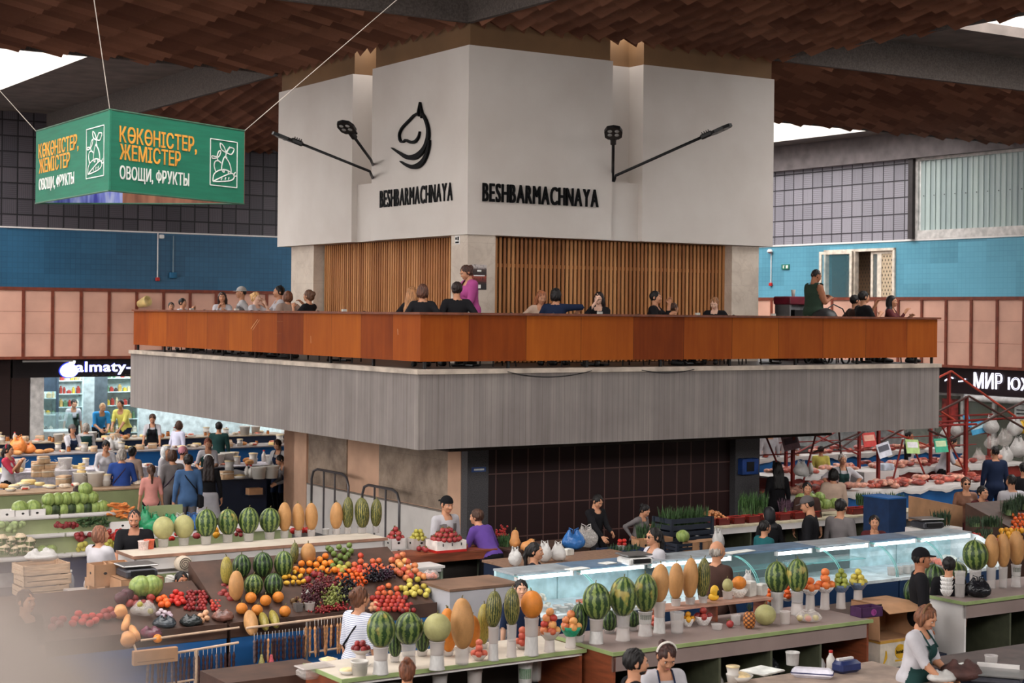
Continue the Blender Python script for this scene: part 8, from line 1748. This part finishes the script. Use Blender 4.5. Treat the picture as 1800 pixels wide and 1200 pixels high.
item('milk_bottle', wt(1460, 1180), 'white spray bottle behind the lunch box', 'bottle', None, .9); papers(1340, 1180, .88, .35, .3, .02, 'clear plastic tray of papers on the work table'); item('dish', wt(1300, 1196), 'white dish at the bottom edge of the work table', 'dish', None, 1.1); item('tub_pair', wt(1288, 1198), 'white bowls stacked at the bottom edge of the work table', 'bowls', None, .7); o = thing('blue_case', 'dark blue case at the right end of the work table', 'case', wt(1485, 1180), TH); m = MB(); m.rbox(-.14, .14, -.1, .1, 0, .12, .03); m.build('body', pm('navy case', (34, 46, 92), .4), o, smooth=True, sharp=30); m = MB(); m.box(-.1, .1, -.02, .02, .12, .14); m.build('handle', WPAN, o)
wr = lambda u, v: onz(u, v, .90)
tub('c', wr(1742, 1172), .065, .12, 'clear cup on the dark table at the bottom right'); o = thing('steel_scale', 'wide steel platform scale on the bottom right table', 'scale', wr(1752, 1196), -.35); m = MB(); m.rbox(-.24, .24, -.2, .2, 0, .06, .02); m.build('body', pm('dark scale body', (60, 60, 66), .4), o); m = MB(); m.rbox(-.26, .26, -.2, .2, .07, .085, .01); m.build('plate', pm('brushed steel', (140, 138, 136), .3), o); m = MB(); m.box(-.2, .2, .2, .24, .06, .12); m.build('rim', WPAN, o)
papers(1692, 1178, .90, .3, .2, .05, 'pile of pale papers on the bottom right table'); bag(pm('dark brown sack', (74, 48, 44), .7, .2, 8), wr(1690, 1196), 91, 'dark brown bag in front of the woman in white', None, .2, .2, 0, False); bag(BGW, wr(1655, 1200), 92, 'white bundle under the hands of the woman in white', None, .14, .12, 0, False)
o = thing('clear_tray', 'clear plastic tray in front of the striped shirt', 'tray', onz(553, 1190, .9), TH); m = MB(); m.rbox(-.16, .16, -.1, .1, 0, .10, .03); m.build('body', BGC, o); m = MB(); m.rbox(-.17, .17, -.11, .11, .10, .115, .01); m.build('lid', TUBP, o)
st = gthing('small_table', 'dark side table of bowls at the left end of the near fruit counter', 'table'); m = MB(); m.box(-6.0, -4.9, -6.95, -6.3, .0, .9); m.build('body', DARKW, st)
for u, v, k, s, lab in ((577, 1165, 'dish', .8, 'white dish of olives left of the near fruit counter'), (632, 1186, 'bucket', .6, 'white and blue bucket at the end of the near fruit counter'), (612, 1184, 'dish', .8, 'dish of mixed fruit at the end of the near fruit counter')): item(k, onz(u, v, 1.0 if u > 600 else .9), lab, None, None, s)
CL = {'w': (184, 180, 184), 'k': (26, 25, 28), 'n': (28, 38, 62), 'g': (34, 62, 60), 'gy': (112, 106, 106), 'lg': (176, 172, 172), 'bl': (44, 70, 136), 'dn': (70, 98, 136), 'be': (186, 160, 142), 'pk': (206, 140, 130), 'rd': (190, 62, 82), 'pu': (94, 66, 140), 'mg': (166, 74, 132), 'ye': (216, 206, 106), 'cy': (52, 136, 196), 'br': (66, 46, 40), 'ma': (84, 38, 40), 'te': (32, 88, 92), 'dg': (46, 62, 50), 'lv': (200, 200, 220), 'tp': (150, 128, 116)}
C_ = lambda k: cloth(k, CL[k])
BR, BK, GR, BD, AU = (70, 46, 34), (26, 22, 21), (150, 142, 134), (176, 136, 92), (120, 62, 40)
WORK = dict(L=(.17, -.36, .98), R=(-.16, -.38, 1.0))
def pp(label, u, v, H, face, top, bot='k', **k):
    for a in ('apron', 'vest'):
        if a in k: k[a] = C_(k[a])
    k.setdefault('h', .024)
    return person(label, None, face, H, (u, v), top=C_(top) if isinstance(top, str) else top, bottom=C_(bot) if bot else None, **k)
pp('woman in a red blouse and white vest with a red headband, hands at her chin', 15, 781, 1.62, 80, 'rd', female=True, hair='pony', hc=BK, hat='band', hatc=(190, 50, 70), vest='w', L=(.06, -.26, 1.32), R=(-.04, -.28, 1.34))
pp('woman vendor in a peaked cap, white sleeves and navy apron at the deli counter', 127, 746, 1.6, 35, 'w', female=True, hair='bob', hat='cap', hatc=(96, 90, 88), apron='n', fat=1.15, **WORK)
pp('grey-haired vendor in a green vest seen from behind', 151, 743, 1.6, 200, 'lg', female=True, hair='bob', hc=GR, vest='g', fat=1.15)
pp('woman in a white blouse with dark hair looking down at her counter', 187, 776, 1.64, 20, 'w', female=True, hair='bun', hc=BK, lean=12, hp=30, sleeve='long', **WORK)
pp('customer in a bright blue hooded top with grey hair, seen from behind', 214, 788, 1.7, 195, 'bl', hair='bob', hc=GR, sleeve='long', lean=8, fat=1.15, extra=[bag_strap(cloth('strap', (60, 44, 60)), None)], L=(.2, -.3, 1.0), R=(-.2, -.3, 1.0))
pp('dark-haired woman in a beige top standing behind the blue hooded customer', 233, 784, 1.6, 170, 'tp', female=True, hair='bun', hc=BK)
pp('tall vendor in a green vest and black apron leaning over the deli goods', 268, 728, 1.72, 10, 'w', female=True, vest='g', apron='k', hc=BR, hp=25, L=(.2, -.36, .96), R=(-.22, -.36, .95))
pp('woman in a pale lilac coat with dark hair turned away', 315, 739, 1.66, 150, 'lv', female=True, sleeve='long', hair='bob', hc=BR, lean=12)
pp('vendor in a white headscarf and green vest facing the grey hooded shopper', 291, 783, 1.6, 70, 'w', female=True, hair='scarf', hc=(222, 220, 216), vest='g')
pp('shopper in a grey hooded top and grey trousers with a sling strap', 303, 790, 1.68, 215, 'gy', 'gy', sleeve='long', hc=BR, hair='bob', extra=[bag_strap(cloth('strap', (60, 44, 60)), None)])
pp('man in a denim jacket with a black bag on his back', 331, 798, 1.74, 205, 'dn', 'gy', sleeve='long', hc=BK, extra=[bag_strap(C_('k'), C_('k'), -1)], hem=-.16)
pp('young woman with long dark hair, black jacket and white skirt', 367, 799, 1.66, 190, 'k', 'w', female=True, skirt=True, sleeve='long', hair='long', hc=(40, 30, 28), hat='band', hatc=(220, 216, 212))
pp('red-haired vendor in a green vest reaching towards the long-haired woman', 366, 770, 1.66, 15, 'w', female=True, hc=AU, vest='g', hp=12, lean=10, L=(.1, -.42, 1.1), R=(-.2, -.4, 1.06))
pp('girl in a pink top with a long ponytail at the olive counter', 266, 816, 1.5, 200, 'pk', female=True, hair='pony', hc=BR, Hr=(1, 2))
pp('woman in white with a pink spotted kerchief behind the denim jacket', 322, 784, 1.62, 140, 'w', female=True, hat='kerchief', hatc=(206, 140, 150), sleeve='long')
pp('person in a dark green top cut off by the concrete edge', 385, 741, 1.7, 180, 'g', sleeve='long')
pp('brown-haired vendor in a grey shirt and navy apron by the beige column', 486, 773, 1.64, -20, 'lg', female=True, hair='short', hc=BR, apron='n', hp=30, lean=8, sleeve='long', L=(.12, -.34, 1.05), R=(-.14, -.36, 1.02))
pp('person in dark grey bending forward beside the beige column', 489, 800, 1.62, -60, 'gy', 'tp', sleeve='long', lean=30, hp=25, hc=BK, L=(.1, -.45, .95), R=(-.1, -.45, .95), d=34.2)
pp('dark head of a seller sitting behind the pumpkins on the vegetable rack', 137, 853, 1.5, 180, 'k', hair='short', hc=(44, 30, 26), female=True)
pp('woman in a white coat with short auburn hair seen from behind by the melon shelf', 176, 923, 1.64, 150, 'w', 'w', female=True, hair='bob', hc=(128, 84, 64), sleeve='elbow', fat=1.25, hem=-.42, hy=-30, L=(.22, -.38, 1.02), R=(-.1, -.3, .98), h=.017, topoff=.02)
pp('bearded man in a black t-shirt looking down behind the melon shelf', 236, 896, 1.72, 8, 'k', beard=True, hair='crop', hc=(40, 36, 36), fat=1.25, hp=18, h=.018, sk=(190, 132, 104), L=(.3, -.2, .9), R=(-.22, -.36, .95))
pp('dark-haired seller peering over the tomatoes with a hand at his mouth', 319, 1004, 1.42, 35, 'gy', hc=BK, sleeve='long', h=.018, sk=SK3, L=(.02, -.26, 1.42), R=(-.2, -.3, 1.0), Hr=(1.2, 1.9))
pp('woman in a blue-striped white shirt with hair in a bun, shoulder strap across', 633, 1030, 1.62, 140, striped('striped shirt', (214, 214, 222), (120, 130, 160), 55), 'n', female=True, hair='bun', hc=(96, 60, 42), fat=1.2, sleeve='elbow', h=.016, hem=-.2, extra=[bag_strap(C_('k'), None)])
pp('blurred dark-haired person in the pale haze at lower left', 45, 1036, 1.6, 60, 'br', hc=BR)
pp('young man in a backward black cap, grey jacket and white t-shirt', 786, 872, 1.71, 40, 'w', hair='crop', hc=BK, hat='capback', vest='gy', hp=8, h=.018, sk=SK2)
pp('woman in a purple t-shirt bending over the pomegranate counter', 838, 894, 1.64, 215, 'pu', female=True, lean=32, twist=10, hp=5, hy=30, hair='short', hc=BR, fat=1.15, h=.018, hem=-.02, L=(.2, -.5, 1.05), R=(-.22, -.5, 1.02))
pp('dark-haired woman in a dark plaid shirt sitting behind the first glass case', 940, 953, 1.6, 75, plaid('dark plaid', (26, 28, 36), (62, 66, 80)), female=True, hair='pony', hc=BK, sleeve='long', sit=True, seat=.6, h=.02, d=21.4)
pp('young man with black hair, eyes showing above the orange melon', 916, 1018, 1.72, 10, 'n', hc=BK, h=.017, sk=SK1, d=18.3, Hr=(1.3, 1.9))
pp('man in black sitting by the red tiles looking at his phone', 1054, 871, 1.7, 40, 'k', sleeve='long', hp=28, hc=BK, sit=True, seat=.9, d=26.2, L=(.1, -.34, 1.1), R=(-.12, -.36, 1.0), Hr=(1.2, 1.9))
pp('hunched woman in a grey cardigan beside the herb crates', 1138, 888, 1.55, 50, 'gy', female=True, lean=15, hp=30, hc=BK, sleeve='long', hair='bun', sit=True, seat=.9, d=26.4, L=(.1, -.3, 1.3))
pp('woman in sunglasses with a black jacket and white top facing left', 1150, 927, 1.64, -62, 'w', female=True, hair='pony', hc=BK, vest='k', glasses=True, h=.018)
pp('bald grey-haired man in a dark brown jacket at the glass cases', 1260, 951, 1.72, 130, 'br', hair='bald', hc=GR, sleeve='long', fat=1.1, h=.018)
pp('woman in a black headscarf and robe leaning at the greens counter', 1352, 890, 1.6, 200, 'k', female=True, hair='scarf', hc=(24, 24, 28), sleeve='long', hem=-.42)
pp('child in a teal top with dark hair behind the glass cases', 1344, 914, 1.45, 120, 'te', hc=BK, Hr=(1, 2))
pp('figure with long black hair in black standing at the nearest meat counter', 1367, 812, 1.66, 190, 'k', female=True, hair='long', hc=BK, sleeve='long', hem=-.42, fat=1.1)
pp('man in a grey flat cap and black coat looking down to the left', 1416, 872, 1.74, -110, 'k', hat='cap', hatc=(92, 86, 86), hair='crop', hc=BK, sleeve='long', hp=18, h=.02, hem=-.3, fat=1.1)
pp('dark-haired seller smiling behind the man in the grey cap', 1419, 847, 1.58, 0, 'br', hc=BK)
pp('young man in a grey hooded top with black hair turned right', 1478, 876, 1.7, 140, 'gy', 'k', hc=BK, sleeve='long', h=.02)
pp('shopper with black hair in a pale hooded coat, seen from behind', 1465, 823, 1.64, 180, 'be', female=True, hair='bob', hc=BK, sleeve='long', fat=1.2, hem=-.3, topoff=.03)
pp('grey-haired butcher in a white t-shirt and green apron, hands on hips', 1481, 797, 1.66, 5, 'w', female=True, hair='short', hc=(186, 178, 170), apron='g', fat=1.25, L=(.24, -.02, 1.02), R=(-.24, -.02, 1.02), Lp=(1, .2, 0), Rp=(-1, .2, 0))
pp('woman in dark maroon resting her cheek on her hand behind the glass cases', 1537, 905, 1.5, -5, 'ma', female=True, hc=BK, hair='short', sleeve='elbow', lean=14, h=.018, L=(.04, -.25, 1.34), R=(-.02, -.42, 1.1), Hr=(1, 2))
pp('young man in a black baseball cap seen in profile', 1618, 963, 1.72, 85, 'k', hat='cap', hatc=(22, 21, 24), hair='crop', hc=BK, h=.017, sk=SK3)
pp('dark head of a boy behind the low melon stand', 1668, 978, 1.5, 180, 'k', hc=BK, hair='short', Hr=(1, 2))
pp('woman in sunglasses and a patterned brown top', 1698, 838, 1.62, 0, plaid('brown print', (92, 68, 62), (50, 40, 40), 34), female=True, hair='bun', hc=BR, glasses=True)
pp('vendor in dark red reaching right with a blue glove', 1727, 854, 1.6, 30, 'ma', female=True, hair='short', hc=BK, lean=22, sleeve='long', L=(.5, -.4, 1.0), fat=1.1)
pp('man in a white shirt seen from behind at the pepper stand', 1778, 833, 1.74, 190, 'w', sleeve='long', hc=BK, hair='crop')
pp('man in a navy suit standing with his back to us at right', 1749, 783, 1.8, 185, 'n', 'n', sleeve='long', hc=BK, hem=-.25, hair='crop', fat=1.1)
pp('person in black at the far right edge of the hall', 1800, 812, 1.7, 180, 'k', sleeve='long', hc=BK)
pp('child in a yellow top near the red post', 1443, 783, 1.45, 170, 'ye', hc=BK, Hr=(1, 2), d=38)
pp('butcher in white with black trousers, left of two under the balcony edge', 1352, 746, 1.7, 15, 'w', hc=BK, sleeve='long', d=40)
pp('butcher in white with black trousers, right of two under the balcony edge', 1385, 744, 1.7, -10, 'w', hc=BK, sleeve='elbow', d=40.5)
pp('dark-clad man with a white apron among the sign cards', 1598, 758, 1.72, 60, 'k', sleeve='long', hc=BK, apron='w', d=40)
pp('vendor in white with black hair bending over the second meat counter', 1678, 768, 1.7, 75, 'w', lean=20, hp=25, hc=BK, sleeve='elbow', L=(.15, -.5, 1.0), R=(-.15, -.5, 1.0), d=37.5)
pp('brown-haired woman in a white t-shirt and green apron working at bottom right', 1637, 1066, 1.62, 50, 'w', 'k', female=True, hair='bob', hc=(110, 70, 48), apron='g', fat=1.25, lean=8, hp=28, h=.015, L=(.14, -.36, .98), R=(-.1, -.38, .96), hat='band', hatc=(120, 92, 66))
pp('woman with a white headband and white top looking down at the bottom edge', 1175, 1134, 1.6, 15, 'w', 'k', female=True, hair='bun', hc=(62, 38, 32), hat='band', hatc=(222, 214, 204), apron='n', hp=30, lean=8, h=.015, **WORK)
pp('dark-haired bearded man beside the woman with the white headband', 1116, 1139, 1.64, 100, 'k', hc=BK, beard=True, h=.016)
pp('brown hair knot of a woman at the bottom edge in front of the melons', 716, 1158, 1.6, 180, 'k', female=True, hair='topbun', hc=(108, 66, 46), h=.016, d=14.2)
pp('man in a bright blue t-shirt stooping inside the almaty shop', 181, 708, 1.7, 30, 'cy', lean=35, hp=20, hc=BD, hair='crop', d=47.3, L=(.1, -.5, .9), R=(-.1, -.5, .9))
pp('man in a pale yellow t-shirt leaning inside the almaty shop', 212, 697, 1.75, -15, 'ye', 'n', lean=25, hc=BK, d=46.8, L=(.1, -.5, .9), R=(-.1, -.5, .95))
pp('shop assistant in white and green behind the small chiller', 131, 702, 1.66, 30, 'w', female=True, hc=BK, vest='dg', lean=15, hp=20, d=48.2)
def bal(label, u, v, d, face, top, seatd=True, **k):
    d = (ona(u, 540, 1.0+(d > 100)*.55) if u < 735 else onb(u, 540, 1.0+(d > 100)*.55)).y if not 0 < d < 99 or True and k.pop('auto', True) else d
    return pp(label, u, v, 1.65, face, top, sit=seatd, zb=ZS, d=d, Hr=(1.15, 2.0), **k)
EAT = dict(L=(.12, -.36, .92), R=(-.05, -.30, 1.0))
bal('child with black hair at the far left end of the balcony', 301, 531, 33.4, 20, 'k', hc=BK)
bal('small child in a white top clapping at the left end of the balcony', 321, 524, 33.2, 70, 'w', hc=BK, L=(.08, -.3, 1.05), R=(-.04, -.3, 1.05))
bal('girl in a white blouse with long dark hair facing the viewer', 391, 513, 31.8, 5, 'w', female=True, hair='long', hc=(50, 34, 30), sleeve='long', **EAT)
bal('man in a grey baseball cap and grey vest turned left', 425, 504, 101, -75, 'lg', hat='cap', hatc=(160, 156, 152), hair='crop', hc=BK, vest='gy')
bal('blonde woman in white resting her chin on her hand', 450, 513, 29.8, 60, 'w', female=True, hair='bun', hc=(206, 160, 104), sk=SK4, L=(.02, -.24, 1.10), R=(-.1, -.3, .9), Lp=(.4, -.6, -.8))
bal('man in white with sunglasses pushed up on his dark hair', 491, 502, 101, -70, 'w', hc=BK, hat='band', hatc=(20, 20, 24), **EAT)
bal('brown-haired person in a beige hooded top seen from behind', 506, 511, 28.9, 215, 'tp', hair='bob', hc=(104, 64, 44), sleeve='long', fat=1.25, topoff=.03)
bal('woman in a dark top with tied brown hair looking left', 543, 509, 28.3, -120, 'k', female=True, hair='bun', hc=(96, 66, 48), sleeve='elbow', L=(.1, -.3, 1.0), R=(-.16, -.28, 1.08))
bal('blonde woman in black leaning close to her neighbour', 725, 504, 101, 150, 'k', female=True, hair='long', hc=(170, 120, 80), sleeve='long')
bal('woman with wavy brown hair and a black sweater, seen from behind', 743, 499, 25.8, 185, 'k', female=True, hair='bob', hc=(84, 54, 42), sleeve='long', fat=1.2)
bal('man in a black sweater with short dark hair, seen from behind', 803, 495, 25.9, 195, 'k', hc=(44, 32, 30), sleeve='long', fat=1.15)
bal('woman in a loose magenta shirt standing by the corner pillar', 815, 467, 101, -60, 'mg', False, female=True, hair='bun', hc=(74, 48, 40), sleeve='long', hp=25, lean=5, hem=-.3, topoff=.03, fat=1.1, L=(.15, -.25, .9), R=(-.1, -.28, .9))
bal('fair-haired woman hidden behind the person in the navy t-shirt', 953, 511, 101, 20, 'be', female=True, hair='long', hc=(150, 92, 62), lean=10, hp=20)
bal('person with dark hair in a navy t-shirt, elbow raised', 977, 506, 26.9, 170, 'n', hc=BK, hair='bob', fat=1.15, R=(-.28, -.25, .85), Rp=(-1, .1, .6), L=(.2, -.3, .9))
bal('young woman in black with straight dark hair, hand at her mouth', 1053, 513, 27.4, -20, 'k', female=True, hair='long', hc=(36, 26, 26), sleeve='long', sk=SK4, R=(-.02, -.2, 1.13), L=(.1, -.3, .85), Rp=(-.5, -.5, -.8))
bal('man in a black hooded top holding his chin, turned right', 1152, 511, 28.0, 70, 'k', hc=BK, sleeve='long', fat=1.2, L=(.03, -.26, 1.1), R=(-.1, -.3, .9))
bal('child with brown hair barely showing over the railing', 1184, 532, 28.4, 120, 'k', hc=BR)
bal('fair-haired boy in a dark tracksuit looking down', 1255, 523, 29.0, -20, 'k', hc=(150, 104, 70), sleeve='long', sk=SK4, hp=25)
bal('standing man with a dark green shirt slipped off one shoulder', 1437, 474, 30.6, 120, 'dg', False, hair='crop', hc=BK, sk=SK3, hp=20, sleeve='none', fat=1.2, topoff=.03, L=(.12, -.3, 1.2), R=(-.1, -.3, 1.18))
bal('man in a dark t-shirt with a hand raised to his mouth', 1518, 511, 30.6, 110, 'k', hc=BK, fat=1.2, L=(.06, -.3, 1.08), R=(-.1, -.3, .9))
bal('companion in dark clothes half hidden behind the dark t-shirt', 1503, 518, 101, 110, 'br', hc=BK)
bal('woman in a black hood and maroon jacket looking right', 1567, 519, 30.9, 60, 'ma', female=True, hair='scarf', hc=(26, 24, 28), sleeve='long', fat=1.1, **EAT)
